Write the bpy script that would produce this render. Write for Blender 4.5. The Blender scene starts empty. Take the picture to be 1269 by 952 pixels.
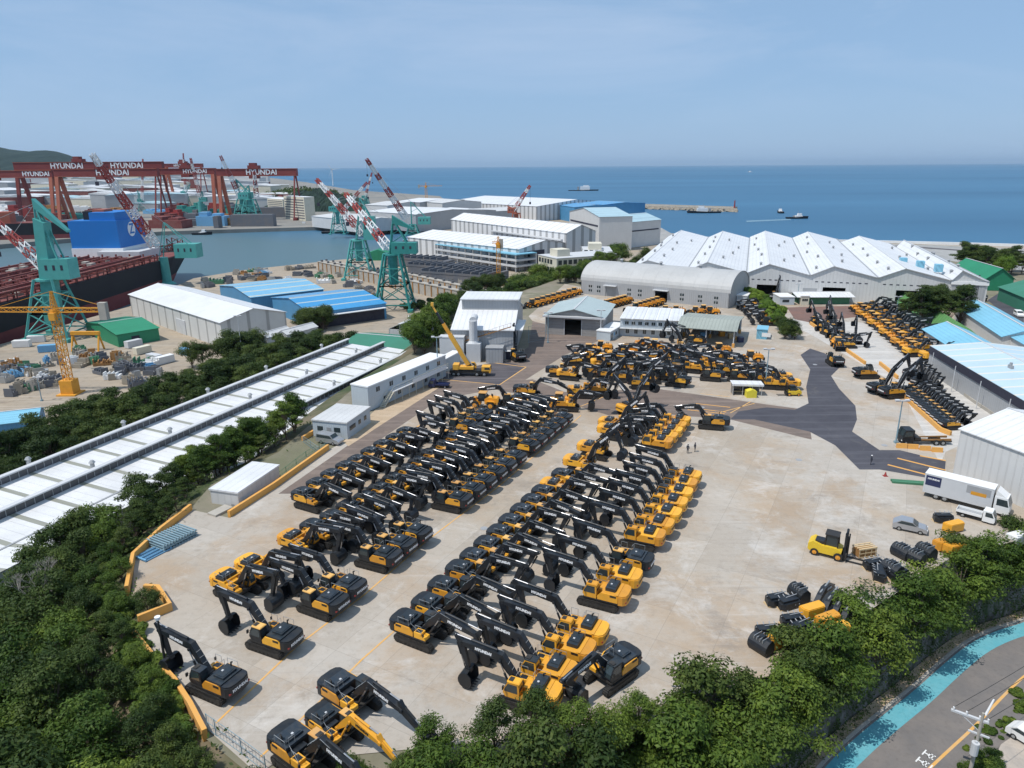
import bpy, math, random
from mathutils import Vector, Matrix
random.seed(7)
SC = bpy.context.scene
COL = SC.collection
R = math.radians
# ------------------------------------------------------------------ camera model of the photograph
F_, CX, CY = 880.0, 634.5, 476.0
PIT, ROL, CAMZ = R(17.06), R(-0.37), 70.0
def G(px, py, z=20.0):
    """point of the horizontal plane z that the drone saw at a photo position"""
    a = (px-CX)/F_; b = -(py-CY)/F_
    a2 = a*math.cos(ROL)-b*math.sin(ROL); b2 = a*math.sin(ROL)+b*math.cos(ROL)
    y = math.cos(PIT)+b2*math.sin(PIT); zz = -math.sin(PIT)+b2*math.cos(PIT)
    t = (z-CAMZ)/zz
    return Vector((a2*t, y*t, z))
# ------------------------------------------------------------------ materials
def newmat(name):
    m = bpy.data.materials.new(name); m.use_nodes = True
    nt = m.node_tree; b = nt.nodes['Principled BSDF']
    return m, nt, b
def lin(nt, t, **k):
    n = nt.nodes.new(t)
    for a, v in k.items():
        if a in n.inputs: n.inputs[a].default_value = v
        else: setattr(n, a, v)
    return n
def mixc(nt, fac, c1, c2, blend='MIX'):
    n = nt.nodes.new('ShaderNodeMix'); n.data_type = 'RGBA'; n.blend_type = blend
    for i, v in ((0, fac), (6, c1), (7, c2)):
        if hasattr(v, 'is_output') or hasattr(v, 'links'): nt.links.new(v, n.inputs[i])
        elif i == 0: n.inputs[0].default_value = v
        else: n.inputs[i].default_value = (*v[:3], 1)
    return n.outputs[2]
def noise(nt, co, scale, detail=4, rough=.55, dist=0):
    n = lin(nt, 'ShaderNodeTexNoise'); n.inputs['Scale'].default_value = scale
    n.inputs['Detail'].default_value = detail; n.inputs['Roughness'].default_value = rough
    n.inputs['Distortion'].default_value = dist
    if co is not None: nt.links.new(co, n.inputs['Vector'])
    return n.outputs['Fac']
def ramp(nt, v, a, b, lo=0., hi=1.):
    n = lin(nt, 'ShaderNodeMapRange'); n.clamp = True
    nt.links.new(v, n.inputs[0]); n.inputs[1].default_value = a; n.inputs[2].default_value = b
    n.inputs[3].default_value = lo; n.inputs[4].default_value = hi
    return n.outputs[0]
def objco(nt, sc=(1, 1, 1)):
    t = nt.nodes.new('ShaderNodeTexCoord'); m = nt.nodes.new('ShaderNodeMapping')
    m.inputs['Scale'].default_value = sc
    nt.links.new(t.outputs['Object'], m.inputs['Vector'])
    return m.outputs['Vector']
def bump(nt, b, h, dist=.05, strength=1.):
    n = nt.nodes.new('ShaderNodeBump'); n.inputs['Distance'].default_value = dist
    n.inputs['Strength'].default_value = strength
    nt.links.new(h, n.inputs['Height']); nt.links.new(n.outputs[0], b.inputs['Normal'])
def paint(name, c, rough=.5, metal=0., dirt=.25, dsc=.7, dcol=None, vary=0):
    m, nt, b = newmat(name)
    co = objco(nt)
    f = ramp(nt, noise(nt, co, dsc, 5, .6), .42, .75, 0, dirt)
    dc = dcol or tuple(x*.5+.02 for x in c)
    out = mixc(nt, f, c, dc)
    if vary:
        oi = nt.nodes.new('ShaderNodeObjectInfo'); hs = nt.nodes.new('ShaderNodeHueSaturation'); nt.links.new(out, hs.inputs['Color'])
        nt.links.new(ramp(nt, oi.outputs['Random'], 0, 1, 1-vary, 1+vary*.5), hs.inputs['Value']); nt.links.new(ramp(nt, oi.outputs['Random'], 0, 1, .5-vary*.03, .5+vary*.03), hs.inputs['Hue']); out = hs.outputs[0]
    nt.links.new(out, b.inputs['Base Color'])
    rr = ramp(nt, f, 0, max(.01, dirt), rough, min(1, rough+.3)); nt.links.new(rr, b.inputs['Roughness']); b.inputs['Metallic'].default_value = metal
    return m
def ribbed(name, c, axis='X', period=1.0, depth=.08, rough=.5, dirt=.3, line=.25, dcol=None, panel=None, pcol=None, w=.16):
    """profiled sheet metal: ribs run across `axis`; optional translucent-looking panels every `panel` metres"""
    m, nt, b = newmat(name)
    t = nt.nodes.new('ShaderNodeTexCoord'); s = nt.nodes.new('ShaderNodeSeparateXYZ')
    nt.links.new(t.outputs['Object'], s.inputs[0])
    def tri(per, w):
        if axis == 'XY':
            ad = lin(nt, 'ShaderNodeMath', operation='ADD'); nt.links.new(s.outputs['X'], ad.inputs[0]); nt.links.new(s.outputs['Y'], ad.inputs[1]); src = ad.outputs[0]
        else: src = s.outputs[axis]
        d = lin(nt, 'ShaderNodeMath', operation='DIVIDE'); nt.links.new(src, d.inputs[0]); d.inputs[1].default_value = per
        fr = lin(nt, 'ShaderNodeMath', operation='FRACT'); nt.links.new(d.outputs[0], fr.inputs[0])
        lt = lin(nt, 'ShaderNodeMath', operation='LESS_THAN'); nt.links.new(fr.outputs[0], lt.inputs[0]); lt.inputs[1].default_value = w
        return lt.outputs[0]
    r = tri(period, w)
    co = t.outputs['Object']
    base = mixc(nt, ramp(nt, noise(nt, co, .12, 6, .65), .38, .72, 0, dirt), c, dcol or tuple(x*.55 for x in c))
    ms = nt.nodes.new('ShaderNodeMapping'); ms.inputs['Scale'].default_value = (1.2, 1.2, .12); nt.links.new(co, ms.inputs[0])
    base = mixc(nt, ramp(nt, noise(nt, ms.outputs[0], 1.3, 4, .6), .5, .8, 0, dirt*.8), base, tuple(x*.6 for x in c))
    sc = lin(nt, 'ShaderNodeMath', operation='MULTIPLY'); nt.links.new(r, sc.inputs[0]); sc.inputs[1].default_value = line
    base = mixc(nt, sc.outputs[0], base, tuple(x*.5 for x in c))
    if panel: base = mixc(nt, tri(panel, .16), base, pcol)
    nt.links.new(base, b.inputs['Base Color']); b.inputs['Roughness'].default_value = rough
    bump(nt, b, r, depth)
    return m
def glassy(name, c=(.015, .02, .025), rough=.08):
    m, nt, b = newmat(name); b.inputs['Base Color'].default_value = (*c, 1); b.inputs['Roughness'].default_value = rough
    return m
YEL = (.80, .375, .03)
M_ = dict(
 yel=paint('machine_yellow', YEL, .38, 0, .32, 1.3, (.42, .24, .08), vary=.22),
 yel2=paint('machine_orange_yellow', (.78, .32, .025), .4, 0, .35, 1.1, (.4, .22, .09), vary=.2),
 roofy=paint('cab_roof_yellow', (.76, .42, .12), .45, 0, .45, 2, (.5, .36, .2), vary=.2),
 dark=paint('machine_charcoal', (.011, .015, .021), .42, 0, .5, 1.5, (.05, .048, .042), vary=.3),
 hood=paint('hood_slate', (.020, .030, .040), .4, 0, .5, 2, (.075, .07, .06), vary=.3),
 track=paint('track_steel', (.02, .02, .02), .6, .2, .6, 3, (.09, .08, .07)),
 frame=paint('chassis_black', (.022, .022, .022), .55, 0, .5, 2, (.07, .06, .05)),
 glass=glassy('cab_glass', (.035, .05, .055), .06),  # base colour lifted to stand for reflections in the panes
 chrome=paint('chrome_rod', (.50, .50, .51), .3, .9, .2),
 white=paint('white_paint', (.80, .80, .79), .45, 0, .2, .5),
 letter=paint('white_lettering', (.82, .82, .82), .5, 0, 0),
 tyre=paint('tyre_rubber', (.018, .018, .018), .85, 0, .4, 2, (.07, .06, .05)),
 rim=paint('rim_yellow', (.75, .33, .04), .5, 0, .3),
 grey=paint('grey_paint', (.33, .34, .35), .55, 0, .3, .6),
 lgrey=paint('light_grey_paint', (.56, .57, .58), .55, 0, .25, .4),
 steel=paint('galvanised_steel', (.42, .43, .43), .45, .5, .25),
 bluegrey=paint('pole_blue_grey', (.22, .33, .38), .5, 0, .2),
 silver=paint('silver_car_paint', (.48, .49, .51), .3, .6, .05),
 navy=paint('navy_paint', (.02, .03, .09), .3, 0, .1),
 red=paint('red_paint', (.30, .035, .03), .5, 0, .3),
 orange=paint('crane_orange_red', (.38, .10, .055), .65, 0, .5, .1, (.42, .2, .14)),
 maroon=paint('crane_maroon', (.20, .030, .028), .65, 0, .5, .06, (.30, .09, .07)),
 teal=paint('crane_teal', (.08, .36, .33), .5, 0, .35, .3, (.05, .22, .20)),
 teal2=paint('crane_teal_dark', (.03, .25, .22), .5, 0, .4, .3, (.04, .15, .14)),
 cyel=paint('tower_crane_yellow', (.75, .34, .03), .5, 0, .3),
 wood=paint('pale_timber', (.62, .46, .26), .8, 0, .25),
 barrier=paint('barrier_orange_yellow', (.72, .36, .08), .7, 0, .45, .6, (.5, .34, .18)),
 lineyel=paint('line_yellow', (.70, .38, .10), .8, 0, .6, 1.2, (.5, .42, .32)),
 linewhite=paint('road_marking_white', (.75, .75, .73), .8, 0, .4, 1.5),
 conc=paint('raw_concrete', (.42, .39, .34), .9, 0, .5, .4),
 rock=paint('breakwater_rock', (.34, .30, .24), .95, 0, .7, .25, (.16, .13, .1)),
 hullblk=paint('hull_black', (.007, .008, .012), .75, 0, .3, .05, (.06, .05, .06)),
 hullred=paint('hull_red', (.20, .035, .035), .6, 0, .4, .06),
 deckred=paint('deck_red_oxide', (.17, .035, .03), .75, 0, .6, .12, (.26, .14, .12)),
 shipblue=paint('funnel_blue', (.01, .17, .52), .45, 0, .1, .05),
 cream=paint('cream_render', (.66, .62, .50), .8, 0, .3, .15),
 brown=paint('brown_rail', (.35, .18, .06), .7, 0, .4),
 gsteel=paint('grey_steel_blocks', (.13, .14, .16), .6, .1, .5, .2, (.24, .2, .17)),
 hoseg=paint('green_mesh', (.06, .20, .11), .7, 0, .4),
 cont_b=paint('container_blue', (.16, .38, .60), .5, 0, .2),
 skin=paint('skin_tone', (.45, .28, .2), .6, 0, 0),
 cloth=paint('dark_workwear', (.03, .035, .05), .85, 0, .2),
 green=ribbed('tent_green', (.02, .24, .12), 'X', 3.0, .02, .55, .3, .12),
 lblue=ribbed('roof_light_blue', (.22, .52, .68), 'Y', 1.0, .05, .45, .22, .14),
 sblue=ribbed('roof_sky_blue', (.20, .46, .66), 'X', .9, .05, .45, .25, .15, panel=9, pcol=(.55, .55, .45)),
 rblue=ribbed('roof_strong_blue', (.05, .30, .60), 'X', 1.2, .05, .45, .25, .18, panel=8, pcol=(.42, .50, .50)),
 wblue=ribbed('wall_blue', (.08, .28, .50), 'XY', 1.0, .06, .5, .3, .2),
 wroof=ribbed('roof_white', (.74, .745, .75), 'X', 1.4, .05, .45, .28, .14),
 wwall=ribbed('wall_white_panel', (.62, .62, .61), 'XY', 1.2, .04, .55, .22, .12),
 strip=ribbed('wall_striped_white', (.70, .70, .70), 'XY', 7.5, .3, .6, .18, .95, w=.34),
 strip_roof=ribbed('roof_striped_white', (.74, .74, .74), 'X', 8.0, .2, .6, .2, .5),
 gwall=ribbed('wall_grey_metal', (.40, .41, .42), 'XY', .8, .05, .5, .25, .22),
 groof=ribbed('roof_pale_grey', (.62, .62, .61), 'X', 1.2, .04, .5, .3, .12),
 barrel=ribbed('barrel_membrane', (.47, .47, .46), 'X', 5.2, .02, .6, .3, .16, w=.04),
 tealroof=ribbed('roof_pale_teal', (.42, .50, .50), 'Y', 1.0, .04, .55, .25, .12),
 canopy=ribbed('roof_grey_green', (.34, .37, .33), 'X', 1.0, .05, .7, .35, .2),
 block=ribbed('wall_block', (.34, .33, .32), 'Z', .8, .03, .85, .3, .2),
 hutwall=ribbed('wall_hut', (.50, .56, .60), 'XY', .5, .02, .5, .15, .15),
 tarp=paint('green_tarp_roof', (.04, .20, .13), .6, 0, .25, .1),
 darkband=paint('fascia_and_shade', (.03, .03, .05), .7, 0, .2),  # also colours panels that stand in for shade in openings
)
# ------------------------------------------------------------------ mesh building
class MB:
    def __init__(s): s.v = []; s.f = []; s.m = []; s.mi = 0
    def add(s, vs, fs):
        o = len(s.v); s.v += [tuple(p) for p in vs]
        for f in fs: s.f.append([o+i for i in f]); s.m.append(s.mi)
        return s
    def box(s, x0, x1, y0, y1, z0, z1):
        return s.add([(x0,y0,z0),(x1,y0,z0),(x1,y1,z0),(x0,y1,z0),(x0,y0,z1),(x1,y0,z1),(x1,y1,z1),(x0,y1,z1)],
                     [(0,3,2,1),(4,5,6,7),(0,1,5,4),(1,2,6,5),(2,3,7,6),(3,0,4,7)])
    def prof(s, poly, y0, y1):      # polygon in x,z extruded along y
        n = len(poly)
        a = sum(poly[i][0]*poly[(i+1)%n][1]-poly[(i+1)%n][0]*poly[i][1] for i in range(n))
        if a < 0: poly = poly[::-1]
        vs = [(x, y0, z) for x, z in poly]+[(x, y1, z) for x, z in poly]
        return s.add(vs, [tuple(range(n)), tuple(range(2*n-1, n-1, -1))]+[((i+1)%n, i, n+i, n+(i+1)%n) for i in range(n)])
    def prism(s, poly, z0, z1):     # polygon in x,y extruded along z
        n = len(poly)
        a = sum(poly[i][0]*poly[(i+1)%n][1]-poly[(i+1)%n][0]*poly[i][1] for i in range(n))
        if a < 0: poly = poly[::-1]
        vs = [(x, y, z0) for x, y in poly]+[(x, y, z1) for x, y in poly]
        return s.add(vs, [tuple(range(n-1, -1, -1)), tuple(range(n, 2*n))]+[(i, (i+1)%n, n+(i+1)%n, n+i) for i in range(n)])
    def tube(s, p0, p1, r0, r1=None, n=8, cap=True):
        p0 = Vector(p0); p1 = Vector(p1); r1 = r0 if r1 is None else r1
        d = (p1-p0); 
        if d.length < 1e-6: return s
        d.normalize(); a = d.orthogonal().normalized() if abs(d.z) > .99 else d.cross(Vector((0,0,1))).normalized(); b = d.cross(a)
        vs = []
        for p, r in ((p0, r0), (p1, r1)):
            for i in range(n):
                t = 2*math.pi*(i+.5)/n; vs.append(p+(a*math.cos(t)+b*math.sin(t))*r)
        fs = [(i, (i+1)%n, n+(i+1)%n, n+i) for i in range(n)]
        if cap: fs += [tuple(range(n-1, -1, -1)), tuple(range(n, 2*n))]
        return s.add(vs, [f[::-1] for f in fs])
    def bar(s, p0, p1, w): return s.tube(p0, p1, w*.7, None, 4)
    def limb(s, pts, y0, y1):       # pts (x,z,half thickness) poly-line thickened in the x,z plane
        up = []; dn = []
        for i, (x, z, h) in enumerate(pts):
            a = pts[max(0, i-1)]; b = pts[min(len(pts)-1, i+1)]
            dx, dz = b[0]-a[0], b[1]-a[1]; l = math.hypot(dx, dz) or 1
            up.append((x-dz/l*h, z+dx/l*h)); dn.append((x+dz/l*h, z-dx/l*h))
        for i in range(len(pts)-1):
            s.prof([dn[i], dn[i+1], up[i+1], up[i]], y0, y1)
        return s
    def lattice(s, p0, p1, w0, w1, n, t=.25, band=None):
        p0 = Vector(p0); p1 = Vector(p1); d = (p1-p0).normalized()
        a = d.cross(Vector((0,0,1)))
        a = a.normalized() if a.length > .05 else Vector((1,0,0)); b = d.cross(a).normalized()
        def c(i, k):
            f = i/n; w = (w0+(w1-w0)*f)/2
            return p0+(p1-p0)*f+a*w*(1 if k in (0, 3) else -1)+b*w*(1 if k in (0, 1) else -1)
        for i in range(n):
            if band: s.mi = (i*band//n) % 2
            for k in range(4):
                s.bar(c(i, k), c(i+1, k), t)
                s.bar(c(i, k), c(i+1, (k+1) % 4), t*.6)
                s.bar(c(i, k), c(i, (k+1) % 4), t*.6)
        return s
    def mesh(s, name, mats, smooth=False):
        me = bpy.data.meshes.new(name); me.from_pydata(s.v, [], s.f); 
        for m in (mats if isinstance(mats, (list, tuple)) else [mats]): me.materials.append(m if not isinstance(m, str) else M_[m])
        me.polygons.foreach_set('material_index', s.m)
        if smooth: me.polygons.foreach_set('use_smooth', [True]*len(s.f))
        me.update(); return me
    def build(s, name, mats, parent=None, smooth=False, loc=None, rz=0):
        o = bpy.data.objects.new(name, s.mesh(name, mats, smooth)); COL.objects.link(o)
        if parent: o.parent = parent; kids.setdefault(parent.name, []).append(o)
        if loc is not None: o.location = loc
        if rz: o.rotation_euler.z = rz
        return o
kids = {}
def tag(o, label=None, cat=None, group=None, kind=None):
    if label: o['label'] = label
    if cat: o['category'] = cat
    if group: o['group'] = group
    if kind: o['kind'] = kind
    return o
def thing(name, label, cat, loc=(0,0,0), rz=0, group=None):
    o = bpy.data.objects.new(name, None); COL.objects.link(o); o.empty_display_size = .5
    o.location = loc; o.rotation_euler.z = rz
    return tag(o, label, cat, group)
def copy_tree(o, parent=None):
    c = o.copy(); COL.objects.link(c)
    if parent: c.parent = parent
    for k in kids.get(o.name, []): 
        ck = copy_tree(k, c); kids.setdefault(c.name, []).append(ck)
    return c
_protos = {}
def inst(key, maker, label, cat, loc, rz=0, group=None, sc=1.0):
    """first use builds the thing itself, later uses copy it with all its parts"""
    if key not in _protos:
        o = maker(); _protos[key] = o
    else:
        o = copy_tree(_protos[key])
        for k in ('kind',):
            if k in o: del o[k]
    o.location = loc; o.rotation_euler = (0, 0, rz); o.scale = (sc,)*3 if not isinstance(sc, tuple) else sc
    if 'group' in o: del o['group']
    return tag(o, label, cat, group)
_txt = {}
def text_obj(txt, size, mat, parent, mtx, name='lettering', bold=.015, ext=.01):
    key = (txt, size, bold, ext, id(mat))
    if key not in _txt:
        cu = bpy.data.curves.new('lettering', 'FONT'); cu.body = txt; cu.size = size
        cu.align_x = 'CENTER'; cu.align_y = 'CENTER'; cu.offset = bold; cu.extrude = ext; cu.resolution_u = 2
        t = bpy.data.objects.new('lettering_source', cu); COL.objects.link(t)
        bpy.context.view_layer.update()
        me = bpy.data.meshes.new_from_object(t.evaluated_get(bpy.context.evaluated_depsgraph_get()))
        me.materials.clear(); me.materials.append(mat)
        bpy.data.objects.remove(t); bpy.data.curves.remove(cu); _txt[key] = me
    o = bpy.data.objects.new(name, _txt[key]); COL.objects.link(o)
    if parent: o.parent = parent; kids.setdefault(parent.name, []).append(o)
    o.matrix_local = mtx
    return o
def face_mtx(loc, right, up):       # letters read along `right`, stand along `up`
    r = Vector(right).normalized(); u = Vector(up).normalized(); n = r.cross(u)
    m = Matrix((r, u, n)).transposed().to_4x4(); m.translation = Vector(loc); return m
ORD = ['', 'first','second','third','fourth','fifth','sixth','seventh','eighth','ninth','tenth','eleventh','twelfth','thirteenth',
       'fourteenth','fifteenth','sixteenth','seventeenth','eighteenth','nineteenth','twentieth','twenty-first','twenty-second','twenty-third','twenty-fourth']
EXPO = 0.0; HAZE = 2.2e-5
# ------------------------------------------------------------------ excavators
def arc(cx, cz, r, a0, a1, n): return [(cx+r*math.cos(R(a0+(a1-a0)*i/n)), cz+r*math.sin(R(a0+(a1-a0)*i/n))) for i in range(n+1)]
POSE = dict(                       # knee, boom tip, stick tail, bucket pivot
 parked=((2.6, 4.45), (7.0, 4.95), (7.6, 5.6), (6.2, 1.95)),
 level=((2.9, 4.4), (7.2, 4.0), (7.9, 4.4), (6.6, 1.95)),
 low=((2.9, 4.1), (7.4, 3.2), (8.0, 4.0), (7.1, 1.9)),
 stretch=((2.8, 4.1), (6.9, 3.4), (6.6, 4.2), (9.6, 1.9)),
 raised=((2.2, 5.2), (5.4, 8.3), (5.7, 9.1), (6.6, 5.2)),
 high=((1.4, 5.4), (2.4, 9.0), (2.1, 9.7), (4.4, 6.9)),
 tucked=((2.7, 4.2), (6.8, 3.7), (7.4, 3.9), (5.0, 2.1)),
 parked2=((2.5, 4.6), (6.5, 5.6), (6.9, 6.4), (6.6, 2.3)),
 parked3=((2.7, 4.35), (7.1, 4.5), (7.8, 5.0), (5.7, 1.95)),
 level2=((2.9, 4.3), (7.3, 3.5), (7.9, 4.2), (7.3, 1.9)),
 level3=((2.7, 4.6), (6.8, 4.7), (7.6, 5.0), (5.6, 2.0)),
)
def side_y(s): return 1 if s > 0 else -1
def make_track(root, s, L=2.55):
    m = MB(); y0, y1 = (1.0, 1.62) if s > 0 else (-1.62, -1.0)
    m.prof(arc(L-.5, .5, .44, 90, -90, 6)+arc(-L+.5, .5, .44, -90, -270, 6), y0+.03, y1-.03)
    for i in range(22):
        x = -L+.55+i*(2*L-1.1)/21
        m.box(x-.07, x+.07, y0, y1, .93, .99); m.box(x-.07, x+.07, y0, y1, .0, .07)
    for a in range(-75, 90, 25):
        for sx in (1, -1):
            c, sn = math.cos(R(a)), math.sin(R(a)); x = sx*(L-.5)
            m.tube((x+sx*.44*c, y0, .5+.44*sn), (x+sx*.44*c, y1, .5+.44*sn), .06, None, 4)
    t = m.build('track', 'track', root)
    m = MB(); ye = y1 if s > 0 else y0; yi = ye+(.02 if s > 0 else -.02)
    m.box(-L+.75, L-.75, min(ye, yi), max(ye, yi), .34, .66)
    for i in range(7): m.tube((-L+.9+i*(2*L-1.8)/6, ye-.02*s, .26), (-L+.9+i*(2*L-1.8)/6, ye+.05*s, .26), .13, None, 8)
    for x in (-L+.5, L-.5): m.tube((x, ye-.02*s, .5), (x, ye+.05*s, .5), .3, None, 10)
    m.build('roller_frame', 'frame', t)
def make_exc(style='dark', pose='parked', roof='y', full=True):
    root = thing('excavator', 'x', 'excavator')
    yel = style == 'yellow'
    for s in (1, -1): make_track(root, s)
    MB().prism([(1.2,.95),(1.2,-.95),(.4,-.6),(-.4,-.6),(-1.2,-.95),(-1.2,.95),(-.4,.6),(.4,.6)], .45, .85).box(-.75,.75,-.75,.75,.85,1.12).build('undercarriage', 'frame', root)
    b = MB(); b.box(-2.5, 1.75, -1.48, 1.48, 1.12, 1.32)
    b.mi = 1; b.box(-2.5, -.45, -1.36, 1.36, 1.32, 2.3); b.box(-.45, .15, -1.36, .4, 1.32, 2.05)
    b.mi = 1 if not yel else 2
    b.box(-2.45, -2.0, -1.4, 1.4, 2.3, 2.36)
    deck = b.build('deck', ['frame' if not yel else 'dark', 'yel' if yel else 'dark', 'yel'], root)
    for s in (-1, 1):
        p = [(-2.45, 1.34), (.05 if s < 0 else -.0, 1.34), (.05, 1.75), (-.4, 2.28), (-2.2, 2.3), (-2.45, 2.0)]
        pm = MB(); y = 1.36 if s > 0 else -1.47; pm.prof(p, y, y+.11)
        pn = pm.build('side_panel', 'yel', root)
        y = 1.47 if s > 0 else -1.49
        g = MB()
        for k in range(4): g.box(-2.25, -1.5, y, y+.02, 1.98+k*.07, 2.02+k*.07)
        g.build('louvre', 'dark', pn)
    MB().box(.2, 1.15, -1.45, -.62, 1.32, 2.0).box(1.15, 1.7, -1.45, -.62, 1.32, 1.7).build('tank', 'yel', root)
    MB().box(.3, 1.0, -1.3, -.75, 2.0, 2.02).build('step_plate', 'dark', root)
    h = MB()
    if yel: h.prism([(-1.95,-1.3),(-.75,-1.3),(-.75,.85),(-1.95,.85)], 2.3, 2.72).box(-1.9,-1.0,-1.15,.4,2.72,2.78)
    else:
        h.prism([(-2.45,-1.3),(-.5,-1.3),(-.5,1.3),(-2.45,1.3)], 2.3, 2.44).box(-2.15,-.85,-.95,.75,2.44,2.66).box(-2.0,-1.0,-.8,.6,2.66,2.7)
    hd = h.build('engine_hood', 'hood', root)
    MB().tube((-1.4,-1.0,2.4),(-1.4,-1.0,3.05),.08).tube((-1.4,-1.0,3.05),(-1.6,-1.0,3.15),.08).build('exhaust_pipe', 'frame', hd)
    MB().box(-1.35,-1.15,-.15,.05,2.7 if not yel else 2.78,2.76 if not yel else 2.84).build('filler_cap', 'lgrey', hd)
    cw = [(-2.5, 1.48), (-2.5, -1.48), (-3.0, -1.45), (-3.38, -1.15), (-3.52, -.6), (-3.52, .6), (-3.38, 1.15), (-3.0, 1.45)]
    cm = MB(); cm.prism(cw, 1.15, 2.2)
    cm.prism([(x*.985 if x < -2.6 else x, y*.95) for x, y in cw], 2.2, 2.34)
    c = cm.build('counterweight', 'yel' if yel else 'dark', root)
    text_obj('HYUNDAI', .42, M_['dark'] if yel else M_['letter'], c, face_mtx((-3.535, 0, 1.75), (0, -1, 0), (0, 0, 1)), bold=.02)
    for s in (-1, 1): MB().box(-3.42,-3.3,s*1.15-.12,s*1.15+.12,1.45,1.6).build('tail_lamp', 'red', c)
    # cab
    cab = MB(); cp = [(.15, 1.32), (1.6, 1.32), (1.85, 1.7), (1.75, 2.2), (1.35, 2.98), (.25, 2.98), (.15, 2.6)]
    cab.prof(cp, .52, 1.45)
    cb = cab.build('cab', 'yel' if yel else 'dark', root)
    gm = MB()
    sw = [(.32, 1.95), (1.7, 1.95), (1.66, 2.2), (1.3, 2.84), (.36, 2.84)]
    gm.prof(sw, 1.45, 1.47); gm.prof(sw, .5, .52)
    gm.add([(1.845,.6,1.8),(1.845,1.37,1.8),(1.765,1.37,2.2),(1.765,.6,2.2)], [(0,1,2,3)])
    gm.add([(1.765,.6,2.22),(1.765,1.37,2.22),(1.39,1.37,2.93),(1.39,.6,2.93)], [(0,1,2,3)])
    gm.box(.13, .15, .65, 1.32, 2.1, 2.5)
    gm.build('window', 'glass', cb)
    rm = MB(); rm.prism([(.12,.5),(1.3,.5),(1.42,.6),(1.42,1.37),(1.3,1.47),(.12,1.47)], 2.98, 3.07)
    if roof == 'y': rm.prism([(.2,.58),(1.25,.58),(1.25,1.4),(.2,1.4)], 3.07, 3.11)
    rf = rm.build('cab_roof', 'roofy' if roof == 'y' and not yel else ('yel' if roof == 'y' else 'hood'), cb)
    MB().box(.85, 1.3, .68, 1.28, 3.112, 3.15).build('roof_hatch', 'frame', rf)
    rl = MB()
    for pts in (((1.2,-1.4,2.0),(1.2,-1.4,2.9),(.4,-1.4,2.9),(.4,-1.4,2.0)), ((-.6,-.9,2.3),(-.6,-.9,3.2),(-.6,-.3,3.2),(-.6,-.3,2.3)), ((-.6,-1.3,2.3),(-.6,-1.3,3.1),(-2.0,-1.3,3.1),(-2.0,-1.3,2.3))):
        for a, q in zip(pts, pts[1:]): rl.bar(a, q, .035)
    rl.bar((-.6,-.9,2.45),(1.2,-1.4,2.1),.03).build('handrail', 'steel', root)
    mr = MB().box(1.65,1.75,1.6,1.85,2.3,2.7).bar((1.6,1.45,2.5),(1.7,1.7,2.6),.03).box(1.5,1.6,-1.7,-1.5,1.9,2.25); mr.build('mirror', 'frame', root)
    # arm
    armc = 'yel' if style == 'yarm' or pose == 'yarm' else 'dark'
    K, T, S, E = POSE[pose]; Ft = (.55, 1.85)
    mid = lambda a, q, t: (a[0]+(q[0]-a[0])*t, a[1]+(q[1]-a[1])*t)
    a1 = mid(Ft, K, .55); a2 = mid(K, T, .3)
    bm = MB(); pts = [(*Ft, .16), (*a1, .36), (*K, .46), (*a2, .4), (*T, .2)]; bm.limb(pts, -.30, .30)
    for t in (Ft, T): bm.tube((t[0], -.36, t[1]), (t[0], .36, t[1]), .2, None, 10)
    bo = bm.build('boom', armc, root)
    d = Vector((T[0]-K[0], 0, T[1]-K[1])).normalized(); nu = Vector((-d.z, 0, d.x)); lc = mid(K, T, .42)
    lm = M_['letter'] if armc == 'dark' else M_['dark']
    text_obj('HYUNDAI', .40, lm, bo, face_mtx((lc[0], -.312, lc[1]), d, nu), bold=.03)
    text_obj('HYUNDAI', .40, lm, bo, face_mtx((lc[0], .312, lc[1]), -d, nu), bold=.03)
    tk = MB()
    for f in (.35, .55, .75):
        q = mid(Ft, K, f); dd = Vector((K[0]-Ft[0], 0, K[1]-Ft[1])).normalized(); o_ = Vector((q[0], 0, q[1]))+Vector((-dd.z, 0, dd.x))*.40
        tk.bar(o_+Vector((0,-.3,0)), o_+Vector((0,.3,0)), .03)
    tk.bar(Vector((Ft[0], -.28, Ft[1]))+nu*.4, Vector((K[0], -.28, K[1]))+nu*.47, .03)
    tk.bar(Vector((K[0], -.28, K[1]))+nu*.47, Vector((T[0], -.28, T[1]))-d*.3+nu*.2, .03)
    tk.build('hydraulic_pipe', 'steel' if armc == 'dark' else 'dark', bo)
    for s in (1, -1):
        cyl = MB(); base = Vector((1.45, .42*s, 1.5)); top = Vector((mid(Ft, K, .95)[0]+.12, .42*s, mid(Ft, K, .95)[1]-.15)); mm = base.lerp(top, .58)
        cyl.tube(base, mm, .12); cyl.mi = 1; cyl.tube(mm, top, .065); cyl.mi = 0; cyl.tube(top+Vector((0, -.09, 0)), top+Vector((0, .09, 0)), .15)
        cyl.build('boom_cylinder', [armc if armc == 'yel' else 'dark', 'chrome'], root)
    dk = Vector((-d.z, 0, d.x))
    p0 = Vector((K[0], 0, K[1]))+d*.5+dk*.62; p1 = Vector((S[0], 0, S[1])); mm = p0.lerp(p1, .62)
    MBs = MB(); MBs.tube(p0, mm, .13); MBs.mi = 1; MBs.tube(mm, p1, .07); MBs.mi = 0; MBs.tube(p0-dk*.35, p0, .1)
    MBs.build('stick_cylinder', [armc, 'chrome'], root)
    sm = MB(); a = mid(T, E, .25); sm.limb([(*S, .14), (*T, .34), (*a, .3), (*E, .15)], -.2, .2)
    st = sm.build('stick', armc, root)
    # bucket cylinder and link on the outside of the stick
    ds = Vector((E[0]-T[0], 0, E[1]-T[1])).normalized(); ns = Vector((-ds.z, 0, ds.x))
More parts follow.
